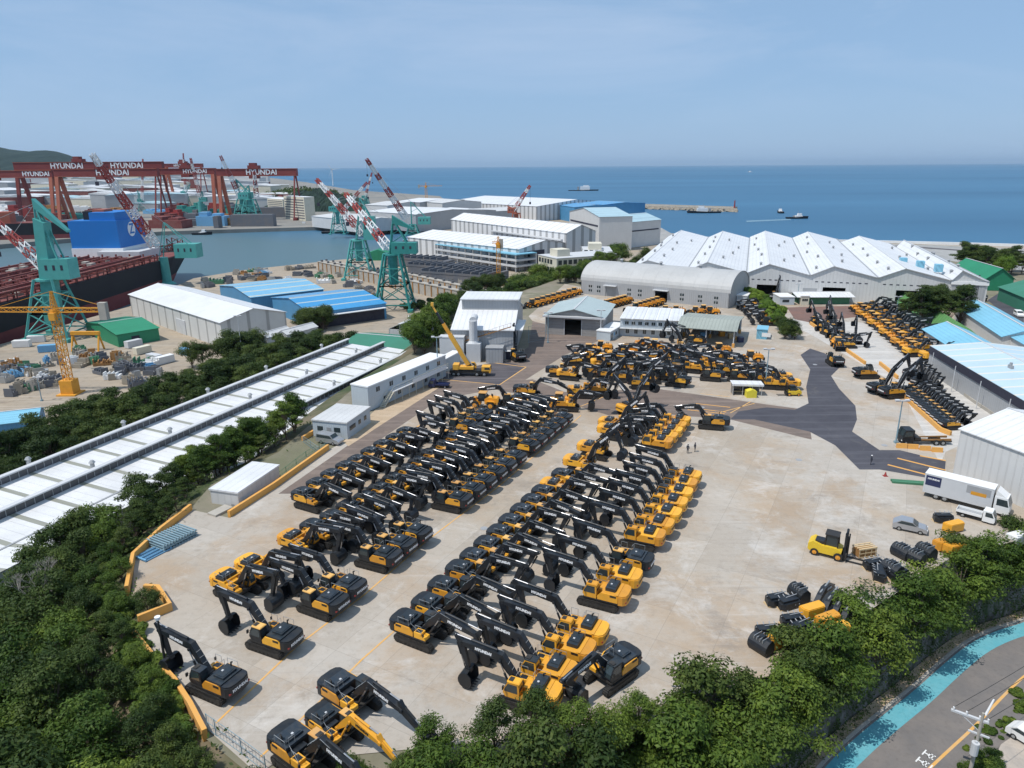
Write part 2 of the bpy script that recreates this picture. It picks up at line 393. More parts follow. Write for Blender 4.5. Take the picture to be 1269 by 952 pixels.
    q0 = Vector((T[0], 0, T[1]))+ns*.5+ds*.1; q1 = Vector((E[0], 0, E[1]))-ds*.55+ns*.45; mm = q0.lerp(q1, .55)
    bc = MB(); bc.tube(q0, mm, .11); bc.mi = 1; bc.tube(mm, q1, .06); bc.mi = 0
    bc.bar(q1, Vector((E[0]-ds.x*.5, 0, E[1]-ds.z*.5)), .09); bc.bar(q1, Vector((E[0]+.35, 0, E[1]-.25)), .09)
    bc.build('bucket_cylinder', [armc, 'chrome'], root)
    make_bucket(root, (E[0], 0, E[1]), .72, 1.22)
    return root
def make_bucket(root, at, w=.72, sc=1.0, rot=0.0, name='bucket'):
    m = MB(); ca, sa = math.cos(rot), math.sin(rot)
    def tr(l): return [(at[0]+(x*ca-z*sa)*sc, at[2]+(x*sa+z*ca)*sc) for x, z in l]
    out = arc(-.02, -.72, .74, 100, -115, 9); inn = arc(-.02, -.72, .66, -115, 100, 9)
    for i in range(9):
        m.prof(tr([out[i], out[i+1], inn[8-i], inn[9-i]]), at[1]-w*sc, at[1]+w*sc)
    side = arc(-.02, -.72, .72, 100, -115, 9)+[(-.5, -1.0), (-.45, -.3)]
    for s in (-1, 1): m.prof(tr(side), at[1]+s*w*sc-.03, at[1]+s*w*sc+.03)
    m.prof(tr([(-.2, .15), (.22, .15), (.3, -.15), (-.28, -.15)]), at[1]-.22*sc, at[1]+.22*sc)
    o = m.build(name, 'dark', root) if root else m.build(name, 'dark')
    t = MB(); e = out[-1]
    for k in range(5):
        y = at[1]+(-w+.08+k*(2*w-.16)/4)*sc
        t.prof(tr([(e[0]-.30, e[1]-.0), (e[0]+.06, e[1]-.05), (e[0]+.06, e[1]+.06)]), y-.06, y+.06)
    t.build('teeth', 'frame', o)
    return o
def exc(style, pose, roof, P, rz, label, group, sc=1.0):
    return inst(('exc', style, pose, roof), lambda: make_exc(style, pose, roof), label, 'excavator', P, rz, group, sc)
# ------------------------------------------------------------------ wheel loader
def make_wheel(root, x, y, r=.78, w=.5, rimm='rim', name='wheel', bk='tyre'):
    t = MB(); t.tube((x, y-w/2, r), (x, y+w/2, r), r, None, 20)
    for k in range(16):
        a = 2*math.pi*k/16; t.tube((x+r*math.cos(a), y-w/2+.03, r+r*math.sin(a)), (x+r*math.cos(a), y+w/2-.03, r+r*math.sin(a)), r*.06, None, 4)
    o = t.build(name, bk, root)
    s = 1 if y > 0 else -1
    MB().tube((x, y+s*(w/2-.02), r), (x, y+s*(w/2+.02), r), r*.55, None, 14).tube((x, y+s*w/2, r), (x, y+s*(w/2+.08), r), r*.2, None, 8).build('rim', rimm, o)
    return o
def make_loader():
    root = thing('wheel_loader', 'x', 'wheel loader')
    for x in (-1.55, 1.6):
        for y in (-1.1, 1.1): make_wheel(root, x, y)
    MB().prof([(-3.0,1.0),(-.3,1.0),(-.3,2.0),(-1.0,2.35),(-2.8,2.25),(-3.1,1.9)], -.85, .85).build('engine_body', 'yel2', root)
    MB().box(-3.35,-3.0,-1.2,1.2,.75,1.5).build('counterweight', 'dark', root)
    g = MB(); [g.box(-3.14,-3.0,-.6,.6,1.5+k*.13,1.57+k*.13) for k in range(4)]; g.build('grille', 'dark', root)
    for y in (-1.1, 1.1):
        MB().prof([(-2.5,1.5),(-2.2,1.75),(-.9,1.75),(-.6,1.4),(-.6,1.3),(-1.0,1.62),(-2.1,1.62),(-2.4,1.4)], y-.28, y+.28).build('fender', 'yel2', root)
    c = MB().prof([(-.45,1.5),(1.0,1.5),(1.1,2.1),(.85,3.1),(-.45,3.1)], -.7, .7).build('cab', 'dark', root)
    MB().prof([(-.3,2.1),(1.0,2.1),(.8,2.95),(-.3,2.95)], -.72, .72).box(-.47,-.45,-.6,.6,2.1,2.95).add([(1.12,-.62,2.1),(1.12,.62,2.1),(.88,.62,3.0),(.88,-.62,3.0)],[(0,1,2,3)]).build('window', 'glass', c)
    MB().box(-.6,1.0,-.8,.8,3.1,3.22).build('cab_roof', 'roofy', c)
    MB().box(.6,2.1,-.55,.55,.7,1.6).prof([(1.2,1.4),(2.2,1.4),(2.0,2.1),(1.5,2.1)], -.4,.4).build('front_frame', 'yel2', root)
    MB().tube((-1.9,.5,2.3),(-1.9,.5,3.0),.09).tube((-1.5,-.4,2.3),(-1.5,-.4,2.8),.12).build('exhaust_pipe', 'frame', root)
    a = MB()
    for y in (-.6, .6): a.limb([(1.6,1.95,.16),(2.6,1.7,.2),(3.5,.75,.13)], y-.1, y+.1)
    a.limb([(1.8,1.7,.1),(2.8,1.9,.14),(3.4,1.3,.1)], -.1, .1); a.build('lift_arm', 'dark', root)
    b = MB(); o = arc(3.95,.75,.62,60,270,7)
    i_ = arc(3.95,.75,.56,270,60,7)
    for k in range(7): b.prof([o[k],o[k+1],i_[6-k],i_[7-k]], -1.45, 1.45)
    b.box(3.95,4.7,-1.45,1.45,.08,.16)
    for y in (-1.45, 1.41): b.prof(o+[(4.6,.13)], y, y+.04)
    b.build('bucket', 'dark', root)
    return root
# ------------------------------------------------------------------ road vehicles
def make_car(paintm, kind='hatch'):
    name = {'hatch': 'parked_car', 'van': 'parked_van'}[kind]
    root = thing(name, 'x', 'car')
    if kind == 'van': L, W, body, gl = 5.1, .94, [(-2.55,.35),(2.5,.35),(2.55,.8),(2.2,1.05),(1.35,1.25),(.7,1.9),(-2.3,1.92),(-2.55,1.2)], [(-2.3,1.2),(1.15,1.25),(.65,1.78),(-2.2,1.8)]
    else: L, W, body, gl = 4.4, .9, [(-2.2,.35),(2.15,.35),(2.2,.75),(1.9,.95),(1.0,1.08),(.25,1.6),(-1.2,1.66),(-1.95,1.15),(-2.2,.95)], [(-1.7,1.12),(.85,1.1),(.2,1.52),(-1.15,1.56)]
    b = MB(); b.prof(body, -W, W)
    bo = b.build('body', paintm, root)
    top = [p for p in body if p[1] > 1.5]
    MB().prof(gl, -W-.012, W+.012).build('side_window', 'glass', bo)
    f0, f1 = (body[4], body[5]); 
    ws = MB(); d = .015
    ws.add([(f0[0]-.06,-W+.1,f0[1]+.08),(f0[0]-.06,W-.1,f0[1]+.08),(f1[0]+.06,W-.12,f1[1]-.02),(f1[0]+.06,-W+.12,f1[1]-.02)], [(0,1,2,3)])
    for i in range(4): ws.v[i] = (ws.v[i][0]+.03, ws.v[i][1], ws.v[i][2]+.03)
    ws.build('windscreen', 'glass', bo)
    MB().box(-L/2-.01,-L/2+.1,-W+.05,-W+.3,.8,.95).box(-L/2-.01,-L/2+.1,W-.3,W-.05,.8,.95).build('tail_light', 'red', bo)
    for s in (-1, 1): MB().box(L/2-.12,L/2-.0,s*(W-.2)-.15,s*(W-.2)+.15,.66,.8).build('headlight', 'letter', root)
    for x in (-1.33, 1.33):
        for s in (-1, 1): make_wheel(root, x, s*(W-.1), .33, .22, 'steel')
    return root
def make_truck(kind):
    """boxtruck / flatbed / pickup"""
    root = thing({'box': 'box_truck', 'flat': 'flatbed_truck', 'pick': 'small_truck', 'chassis': 'chassis_truck'}[kind], 'x', 'truck')
    if kind == 'box': L, H, W, wr, cabm, bed = 9.3, 3.0, 1.2, .5, 'white', 'lgrey'
    elif kind == 'chassis': L, H, W, wr, cabm, bed = 7.2, 2.9, 1.2, .5, 'dark', 'frame'
    else: L, H, W, wr, cabm, bed = 3.3, 1.95, .86, .32, ('white' if kind == 'flat' else 'navy'), ('grey' if kind == 'flat' else 'navy')
    cl = 2.1 if kind in ('box', 'chassis') else 1.6
    fr = MB().box(-L, cl-.3, -.45, .45, wr*.9, wr*1.5); fr.build('chassis', 'frame', root)
    cb = MB().prof([(0.05,wr*.9),(cl-.1,wr*.9),(cl,wr*1.6),(cl-.05,H*.55),(cl-.45,H),(.05,H)], -W, W).build('cab', cabm, root)
    MB().prof([(.35,H*.56),(cl-.2,H*.56),(cl-.5,H*.9),(.35,H*.9)], -W-.015, W+.015).build('side_window', 'glass', cb)
    MB().add([(cl-.02,-W+.12,H*.58),(cl-.02,W-.12,H*.58),(cl-.41,W-.15,H*.96),(cl-.41,-W+.15,H*.96)], [(0,1,2,3)]).build('windscreen', 'glass', cb)
    for s in (-1, 1): MB().box(cl-.1,cl+.02,s*(W-.25)-.18,s*(W-.25)+.18,wr*1.5,wr*1.5+.2).build('headlight', 'letter', cb)
    if kind == 'box':
        MB().prof([(.1,H),(cl-.6,H),(.2,H+.9)], -W+.05, W-.05).build('wind_deflector', 'white', cb)
        bx = MB().box(-L, -.15, -1.25, 1.25, wr*1.6, 3.9).build('cargo_box', 'lgrey', root)
        MB().box(-L-.03, -.12, -1.28, 1.28, 3.9, 4.0).build('box_roof_edge', 'white', bx)
        for y, rt in ((-1.262, (1,0,0)), (1.262, (-1,0,0))):
            y0, y1 = min(y, y*1.006), max(y, y*1.006)
            MB().box(-L+.2, -L+2.3, y0, y1, 2.1, 3.7).build('blue_panel', 'navy', bx)
            MB().box(-3.6, -.5, y0, y1, 2.5, 3.7).build('picture_panel', 'grey', bx)
            MB().box(-3.0, -1.0, min(y*1.008, y*1.004), max(y*1.008, y*1.004), 2.35, 2.9).build('picture_machine', 'yel', bx)
            text_obj('HYUNDAI', .36, M_['letter'], bx, face_mtx((-L+1.25, y*1.01, 3.2), rt, (0,0,1)))
    elif kind == 'chassis':
        MB().box(-1.2,-.2,-1.1,1.1,1.0,1.5).box(-5,-3.8,-1.0,-.5,.5,1.0).build('equipment_box', 'frame', root)
        MB().prof([(-6.8,.9),(-1.5,.9),(-1.5,1.05),(-6.8,1.3)], -.9, -.7).prof([(-6.8,.9),(-1.5,.9),(-1.5,1.05),(-6.8,1.3)], .7, .9).build('loading_rail', 'brown', root)
    else:
        b = MB().box(-L,-.05,-W,W,.72,.8)
        for y in (-W, W-.05): b.box(-L,-.05,y,y+.05,.8,1.12)
        b.box(-L,-L+.05,-W+.05,W-.05,.8,1.12).box(-.1,-.05,-W+.05,W-.05,.8,1.5); b.build('cargo_bed', bed if kind != 'flat' else 'white', root)
        if kind == 'flat': MB().box(-L+.06,-.11,-W+.06,W-.06,.804,.82).build('bed_floor', 'grey', root)
    xs = [-L+1.9, -L+3.1, cl-.75] if kind in ('box', 'chassis') else [-L+.9, cl-.6]
    for x in xs:
        for s in (-1, 1): make_wheel(root, x, s*(W-.2), wr, .35 if wr > .4 else .22, 'steel')
    return root
def make_forklift():
    root = thing('forklift', 'x', 'forklift')
    MB().prof([(-2.4,.7),(-2.2,.5),(1.2,.5),(1.3,1.2),(.7,1.5),(-.9,1.5),(-1.9,1.8),(-2.4,1.4)], -.95, .95).build('body', paint('forklift_yellow', (.74,.50,.03), .45), root)
    MB().box(-1.7,-.7,-.6,.6,1.5,1.85).build('engine_hood', 'dark', root)
    c = MB()
    for x, y in ((-.6,-.65),(-.6,.65),(.8,-.65),(.8,.65)): c.bar((x,y,1.4),(x*.9,y,2.9),.1)
    c.box(-.7,.85,-.75,.75,2.9,3.0).build('cab_frame', 'frame', root)
    MB().box(-.55,.7,-.6,.6,1.5,2.85).build('cab_glass', 'glass', root)
    m = MB()
    for y in (-.6,.6): m.box(1.45,1.7,y-.12,y+.12,.1,3.6); m.tube((1.85,y*.6,.4),(1.85,y*.6,3.2),.08)
    for z in (.5,1.6,2.7,3.5): m.box(1.5,1.65,-.6,.6,z,z+.2)
    m.build('mast', 'dark', root)
    MB().box(1.72,1.85,-1.0,1.0,.3,1.1).build('carriage', 'frame', root)
    for y in (-.55,.55): MB().box(1.85,4.1,y-.1,y+.1,.1,.18).build('fork', 'frame', root)
    for x, w, r in ((1.0,.5,.5),(-1.6,.35,.45)):
        for s in (-1,1): make_wheel(root, x, s*.85, r, w, 'rim')
    return root
def make_mobile_crane():
    root = thing('mobile_crane', 'x', 'crane truck')
    MB().box(-5.5,5.2,-1.25,1.25,.9,1.5).build('carrier', 'frame', root)
    MB().box(-5.2,3.0,-1.3,1.3,1.5,1.65).build('deck', 'dark', root)
    cy = paint('crane_truck_yellow', (.76,.40,.05), .45)
    cb = MB().prof([(3.2,1.0),(5.6,1.0),(5.8,1.7),(5.5,2.7),(3.2,2.7)], -1.25, 1.25).build('carrier_cab', cy, root)
    MB().prof([(4.0,1.9),(5.5,1.9),(5.35,2.5),(4.0,2.5)], -1.265, 1.265).add([(5.79,-1.1,1.85),(5.79,1.1,1.85),(5.57,1.1,2.6),(5.57,-1.1,2.6)],[(0,1,2,3)]).build('window', 'glass', cb)
    MB().box(-4.0,1.0,-1.2,1.2,1.9,2.6).box(-4.6,-3.0,-1.3,1.3,1.8,3.2).build('superstructure', cy, root)
    oc = MB().prof([(-.5,1.8),(1.6,1.8),(1.6,2.6),(1.1,3.4),(-.5,3.4)], .6, 1.4).build('operator_cab', cy, root)
    MB().prof([(-.2,2.5),(1.5,2.5),(1.05,3.25),(-.2,3.25)], .585, 1.415).build('window', 'glass', oc)
    d = Vector((-.50, 0, .87)).normalized(); p = Vector((-.5, 0, 3.0)); segs = [(0, 9.5, .55), (9, 13, .42), (12.5, 16.5, .3), (16, 19, .2)]
    b0 = None
    for i, (a, q, w) in enumerate(segs):
        mm = MB(); 
        for k in (0,):
            s0, s1 = p+d*a, p+d*q; nx = Vector((d.z, 0, -d.x))*w
            mm.prof([((s0+nx).x, (s0+nx).z), ((s1+nx).x, (s1+nx).z), ((s1-nx).x, (s1-nx).z), ((s0-nx).x, (s0-nx).z)], -w, w)
        mm.build('boom_section', [cy, 'cyel', 'dark', cy][i] if i != 2 else 'dark', root)
    MB().tube((1.0,0,2.2), p+d*8, .2).build('luffing_cylinder', 'steel', root)
    MB().box(-10.1,-9.4,-.35,.35,19.0,19.9).build('boom_head', cy, root)
    MB().tube((-9.9,0,19),(-9.9,0,13),.03).box(-10.1,-9.7,-.15,.15,12.4,13).build('hook_line', 'dark', root)
    for x in (-4.4,-3.1,1.9,3.9):
        for s in (-1,1): make_wheel(root, x, s*1.05, .6, .45, 'steel')
    for x in (-5.0, 2.9):
        for s in (-1,1): MB().box(x-.2,x+.2,s*1.3-.15,s*1.3+.15,.5,1.4).build('outrigger', 'dark', root)
    return root
def make_person(top='cloth', hat='letter'):
    root = None
    me = bpy.data.meshes.new('person')
    V = [((0,0,.95),.15),((0,0,1.2),.15),((0,0,1.42),.15),((0,0,1.55),.06),((0,0,1.68),.10),((0,.19,1.42),.065),((.05,.27,1.15),.05),((.12,.28,.9),.04),
         ((0,-.19,1.42),.065),((.0,-.28,1.15),.05),((.05,-.3,.9),.04),((0,.1,.88),.1),((.06,.11,.48),.065),((.02,.11,.08),.05),((.15,.11,.04),.04),
         ((0,-.1,.88),.1),((-.06,-.11,.48),.065),((-.1,-.11,.08),.05),((.03,-.11,.04),.04)]
    Ed = [(0,1),(1,2),(2,3),(3,4),(2,5),(5,6),(6,7),(2,8),(8,9),(9,10),(0,11),(11,12),(12,13),(13,14),(0,15),(15,16),(16,17),(17,18)]
    me.from_pydata([v for v, r in V], Ed, []); me.materials.append(M_[top])
    o = bpy.data.objects.new('person', me); COL.objects.link(o)
    sk = o.modifiers.new('Skin', 'SKIN'); 
    for i, (v, r) in enumerate(V): me.skin_vertices[0].data[i].radius = (r, r)
    me.skin_vertices[0].data[0].use_root = True
    s = o.modifiers.new('Sub', 'SUBSURF'); s.levels = s.render_levels = 1
    h = MB(); 
    for i in range(4):
        a0, a1 = i*22.5, (i+1)*22.5
        h.tube((0,0,1.70+.13*math.sin(R(a0))),(0,0,1.70+.13*math.sin(R(a1))),.14*math.cos(R(a0)),max(.005,.14*math.cos(R(a1))),10,cap=False)
    h.build('helmet', hat, o)
    MB().tube((.06,0,1.6),(.1,0,1.68),.075,.07,8).build('face', 'skin', o)
    tag(o, 'x', 'person'); return o
# ------------------------------------------------------------------ boats
def make_boat(L=26, W=8, hullc='hullblk', house='white', name='tugboat'):
    root = thing(name, 'x', 'boat')
    hp = [(-L/2,-W*.4),(-L*.1,-W/2),(L*.3,-W*.4),(L/2,0),(L*.3,W*.4),(-L*.1,W/2),(-L/2,W*.4)]
    m = MB(); n = len(hp); vs = [(x*.94, y*.8, -1) for x, y in hp]+[(x, y, 2.0+(1.2 if x > L*.25 else 0)) for x, y in hp]
    m.add(vs, [tuple(range(n, 2*n))]+[(i,(i+1)%n,n+(i+1)%n,n+i) for i in range(n)]); m.build('hull', hullc, root)
    MB().box(-L*.1,L*.2,-W*.28,W*.28,2,L*.14).build('deckhouse', house, root)
    w = MB().box(L*.0,L*.17,-W*.22,W*.22,L*.14,L*.14+2.6).build('wheelhouse', house, root)
    MB().box(L*.171,L*.173,-W*.2,W*.2,L*.14+1,L*.14+2).build('window', 'glass', w)
    MB().tube((L*.02,0,L*.14+2.4),(L*.02,0,L*.14+7),.15).box(-L*.2,-L*.14,-W*.12,W*.12,2,L*.13).build('mast', 'grey', root)
    return root
# ------------------------------------------------------------------ vegetation
def leafmat(name, c1, c2, c3):
    m, nt, b = newmat(name); co = objco(nt)
    oi = nt.nodes.new('ShaderNodeObjectInfo')
    f = ramp(nt, noise(nt, co, .55, 3, .6), .35, .68)
    base = mixc(nt, f, c1, c2)
    f2 = ramp(nt, noise(nt, co, 2.2, 2, .6), .55, .75, 0, .7)
    base = mixc(nt, f2, base, c3)
    hs = nt.nodes.new('ShaderNodeHueSaturation'); nt.links.new(base, hs.inputs['Color'])
    nt.links.new(ramp(nt, oi.outputs['Random'], 0, 1, .7, 1.65), hs.inputs['Value'])
    nt.links.new(ramp(nt, oi.outputs['Random'], 0, 1, .515, .475), hs.inputs['Hue'])
    nt.links.new(hs.outputs[0], b.inputs['Base Color']); b.inputs['Roughness'].default_value = .6
    b.inputs['Specular IOR Level'].default_value = .25
    tr = nt.nodes.new('ShaderNodeBsdfTranslucent'); nt.links.new(hs.outputs[0], tr.inputs['Color'])
    mx = nt.nodes.new('ShaderNodeMixShader'); mx.inputs[0].default_value = .3
    nt.links.new(b.outputs[0], mx.inputs[1]); nt.links.new(tr.outputs[0], mx.inputs[2])
    nt.links.new(mx.outputs[0], nt.nodes['Material Output'].inputs[0])
    return m
M_['leaf'] = leafmat('broad_leaf', (.040, .078, .013), (.100, .165, .022), (.180, .235, .035))
M_['leafd'] = leafmat('dark_leaf', (.026, .052, .012), (.060, .098, .018), (.115, .145, .032))
M_['leafl'] = leafmat('light_leaf', (.085, .16, .02), (.14, .23, .03), (.19, .27, .05))
M_['bark'] = paint('bark', (.16, .12, .09), .9, 0, .5)
M_['deadwood'] = paint('dead_wood', (.38, .34, .30), .9, 0, .4)
M_['ivy'] = M_['leafd']
def tree_mesh(kind, seed, nleaf=6500):
    rg = random.Random(seed); H, Rc = {'broad': (9.0, 4.1), 'pine': (10.0, 3.8), 'light': (6.5, 2.6), 'bush': (3.0, 2.0)}[kind]
    t = MB(); z0 = 0; top = H*.8; bend = (rg.uniform(-.6, .6), rg.uniform(-.6, .6))
    pts = [Vector((bend[0]*(k/5)**1.5*1.2, bend[1]*(k/5)**1.5*1.2, top*k/5-.6)) for k in range(6)]
    r0 = .22*H/9
    for k in range(5): t.tube(pts[k], pts[k+1], r0*(1-k*.17), r0*(1-(k+1)*.17), 7, cap=False)
    lobes = []
    nl = {'broad': 26, 'pine': 26, 'light': 12, 'bush': 7}[kind]
    for i in range(nl):
        if kind == 'pine':
            a = rg.uniform(0, 6.28); f = (i+.5)/nl; z = H*(.42+.56*f); rr = Rc*(1.08-f*.85)*rg.uniform(.5, 1.0)
            c = Vector((rr*math.cos(a), rr*math.sin(a), z)); lr = Vector((rg.uniform(1.0, 1.7), rg.uniform(1.0, 1.7), rg.uniform(.35, .55)))
        else:
            u = rg.uniform(-.75, 1); a = rg.uniform(0, 6.28); q = math.sqrt(max(0, 1-u*u))*rg.uniform(.55, 1.0)
            c = Vector((Rc*.85*q*math.cos(a), Rc*.85*q*math.sin(a), H*.60+u*H*.30)); s = rg.uniform(.7, 1.35)*Rc/3.6
            if kind == 'bush': c.z = 1.1+u*.8
            lr = Vector((s*1.15, s*1.15, s*.8))
        k = min(5, max(1, int(c.z/H*5))); base = pts[k-1]
        t.tube(base, c*.9+base*.1, r0*.35, .02, 5, cap=False)
        lobes.append((c, lr))
    m = MB(); per = nleaf//nl
    for c, lr in lobes:
        for _ in range(per):
            d = Vector((rg.gauss(0,1), rg.gauss(0,1), rg.gauss(0,1))).normalized(); rad = rg.random()**.45*1.08
            p = c+Vector((d.x*lr.x, d.y*lr.y, d.z*lr.z))*rad
            n = (d+Vector((0, 0, .7))+Vector((rg.gauss(0,.5), rg.gauss(0,.5), rg.gauss(0,.5)))).normalized()
            a = n.orthogonal().normalized(); a.rotate(Matrix.Rotation(rg.uniform(0, 6.28), 3, n)); b = n.cross(a)
            s = rg.uniform(.10, .25)*(1.0 if kind != 'pine' else .95)
            m.add([p-a*s, p-b*s*.5+a*.0, p+a*s*1.1, p+b*s*.5], [(0, 1, 2, 3)])
    return t, m
def make_tree(kind, seed, leaf):
    t, m = tree_mesh(kind, seed)
    root = thing({'broad': 'broadleaf_tree', 'pine': 'layered_tree', 'light': 'young_tree', 'bush': 'shrub'}[kind], 'x', 'tree')  # layered crowns serve pines and some broadleaf trees alike
    t.build('trunk', 'bark', root, smooth=True); m.build('crown', leaf, root)
    return root
def tree(kind, var, leaf, loc, label, group, sc=1.0, rz=None, squash=1.0):
    rz = random.uniform(0, 6.28) if rz is None else rz
    return inst(('tree', kind, var, leaf), lambda: make_tree(kind, var*13+5, leaf), label, 'shrub' if kind == 'bush' else 'tree', loc, rz, group, (sc, sc, sc*squash))
# ------------------------------------------------------------------ terrain
UD = Vector((math.cos(R(61.5)), math.sin(R(61.5)), 0))   # direction of the parking rows
YARD_PX = [(330,975),(255,915),(215,850),(168,790),(170,772),(212,757),(197,735),(163,738),(165,693),(236,630),(262,600),(345,560),(385,525),(435,484),(512,436),(562,395),(585,366),(645,362),(700,344)]
YARD = [tuple(G(*q)[:2]) for q in YARD_PX]+[(32,302),(62,330),(100,462),(215,440),(262,310),(260,160),(140,70)]+[tuple(G(*q)[:2]) for q in [(1269,655),(1180,684),(1060,760),(950,832)]]+[(17,56),(6,51.5),(-8,50),(-22,47)]
def inside(poly, x, y):
    r = False; n = len(poly)
    for i in range(n):
        x0, y0 = poly[i]; x1, y1 = poly[(i+1) % n]
        if (y0 > y) != (y1 > y) and x < (x1-x0)*(y-y0)/(y1-y0)+x0: r = not r
    return r
def pdist(poly, x, y, closed=True):
    best = 1e9; n = len(poly)
    for i in range(n if closed else n-1):
        x0, y0 = poly[i]; x1, y1 = poly[(i+1) % n]; dx, dy = x1-x0, y1-y0
        t = max(0, min(1, ((x-x0)*dx+(y-y0)*dy)/(dx*dx+dy*dy+1e-9)))
        best = min(best, math.hypot(x-x0-t*dx, y-y0-t*dy))
    return best
def sstep(a, b, v):
    t = max(0, min(1, (v-a)/(b-a))); return t*t*(3-2*t)
RO_PX = [(1269,770),(1235,779),(1200,795),(1165,823),(1130,855),(1095,882),(1060,910),(1015,952)]
RO = [(92, 92.5), (80, 88.5)]+[tuple(G(*q, 10)[:2]) for q in RO_PX]+[(25.5, 52.5), (14, 40), (4, 26)]
def off(poly, d):
    out = []
    for i in range(len(poly)):
        a = Vector(poly[max(0, i-1)]); b = Vector(poly[min(len(poly)-1, i+1)]); t = (b-a).normalized()
        out.append((poly[i][0]-t.y*d, poly[i][1]+t.x*d))
    return out
u_n = (math.sin(R(69.5)), -math.cos(R(69.5)))
def hgt(x, y):
    d = pdist(YARD, x, y); right = x > 12 and y < 110
    if right: return 19.4 if inside(YARD, x, y) and d > 6 else 9.6
    if inside(YARD, x, y): return 19.9
    low = 9.9 if (x > -5 and y < 120) else 8+1.9*sstep(-40, -5, x)

    if y > 215: low = 8-4.1*sstep(215, 245, y)
    if x*u_n[0]+y*u_n[1] < -150: low = 3.9
    w = 2.5 if right else 22
    if -10 < x <= 12 and y < 110: w = 2.5+12.5*(12-x)/22
    return 19.9+(low-19.9)*sstep(0, w, d) if not right else 19.9+(low-19.9)*sstep(1.0, 3.5, d)
def terrain():
    m = MB(); X0, X1, Y0, Y1, s = -230, 290, -30, 470, 4.0
    nx, ny = int((X1-X0)/s), int((Y1-Y0)/s)
    for j in range(ny+1):
        for i in range(nx+1):
            x, y = X0+i*s, Y0+j*s; z = hgt(x, y)
            if x < -60 and y > 228: z = min(z, 3.9)
            if (x < -60 and y > 300+(x+60)*.2) or y > 462 or x > 284: z = -3
            m.v.append((x, y, z))
    for j in range(ny):
        for i in range(nx):
            a = j*(nx+1)+i; m.f.append([a, a+1, a+nx+2, a+nx+1]); m.m.append(0)
    mt, nt, b = newmat('slope_ground'); co = objco(nt)
    base = mixc(nt, ramp(nt, noise(nt, co, .12, 5), .4, .62), (.045, .065, .02), (.16, .13, .08))
    nt.links.new(base, b.inputs['Base Color']); b.inputs['Roughness'].default_value = .95
    tag(m.build('hillside_ground', mt, smooth=True), kind='structure')
def sheet(name, pts, z, mat, kind='structure', label=None, cat=None, thick=0, group=None):
    m = MB(); n = len(pts)
    p2 = [(p[0], p[1]) for p in pts]
    a = sum(p2[i][0]*p2[(i+1) % n][1]-p2[(i+1) % n][0]*p2[i][1] for i in range(n))
    if a < 0: p2 = p2[::-1]
    if thick: m.prism(p2, z-thick, z)
    else: m.add([(x, y, z) for x, y in p2], [tuple(range(n))])
    o = m.build(name, mat); tag(o, label, cat, group, kind); return o
def strip(name, pts, w, z, mat, kind='structure', h=0, label=None, cat=None, group=None):
    """ribbon of width w along a line of x,y points; with h it is a low wall"""
    m = MB(); L = off(pts, w/2); Rr = off(pts, -w/2)
    for i in range(len(pts)-1):
        q = [L[i], L[i+1], Rr[i+1], Rr[i]]
        if h: m.prism(q, z, z+h)
        else: m.add([(*p, z) for p in (Rr[i], Rr[i+1], L[i+1], L[i])], [(0, 1, 2, 3)])
    o = m.build(name, mat); tag(o, label, cat, group, kind); return o
PX = lambda l, z=20: [tuple(G(*q, z)[:2]) for q in l]
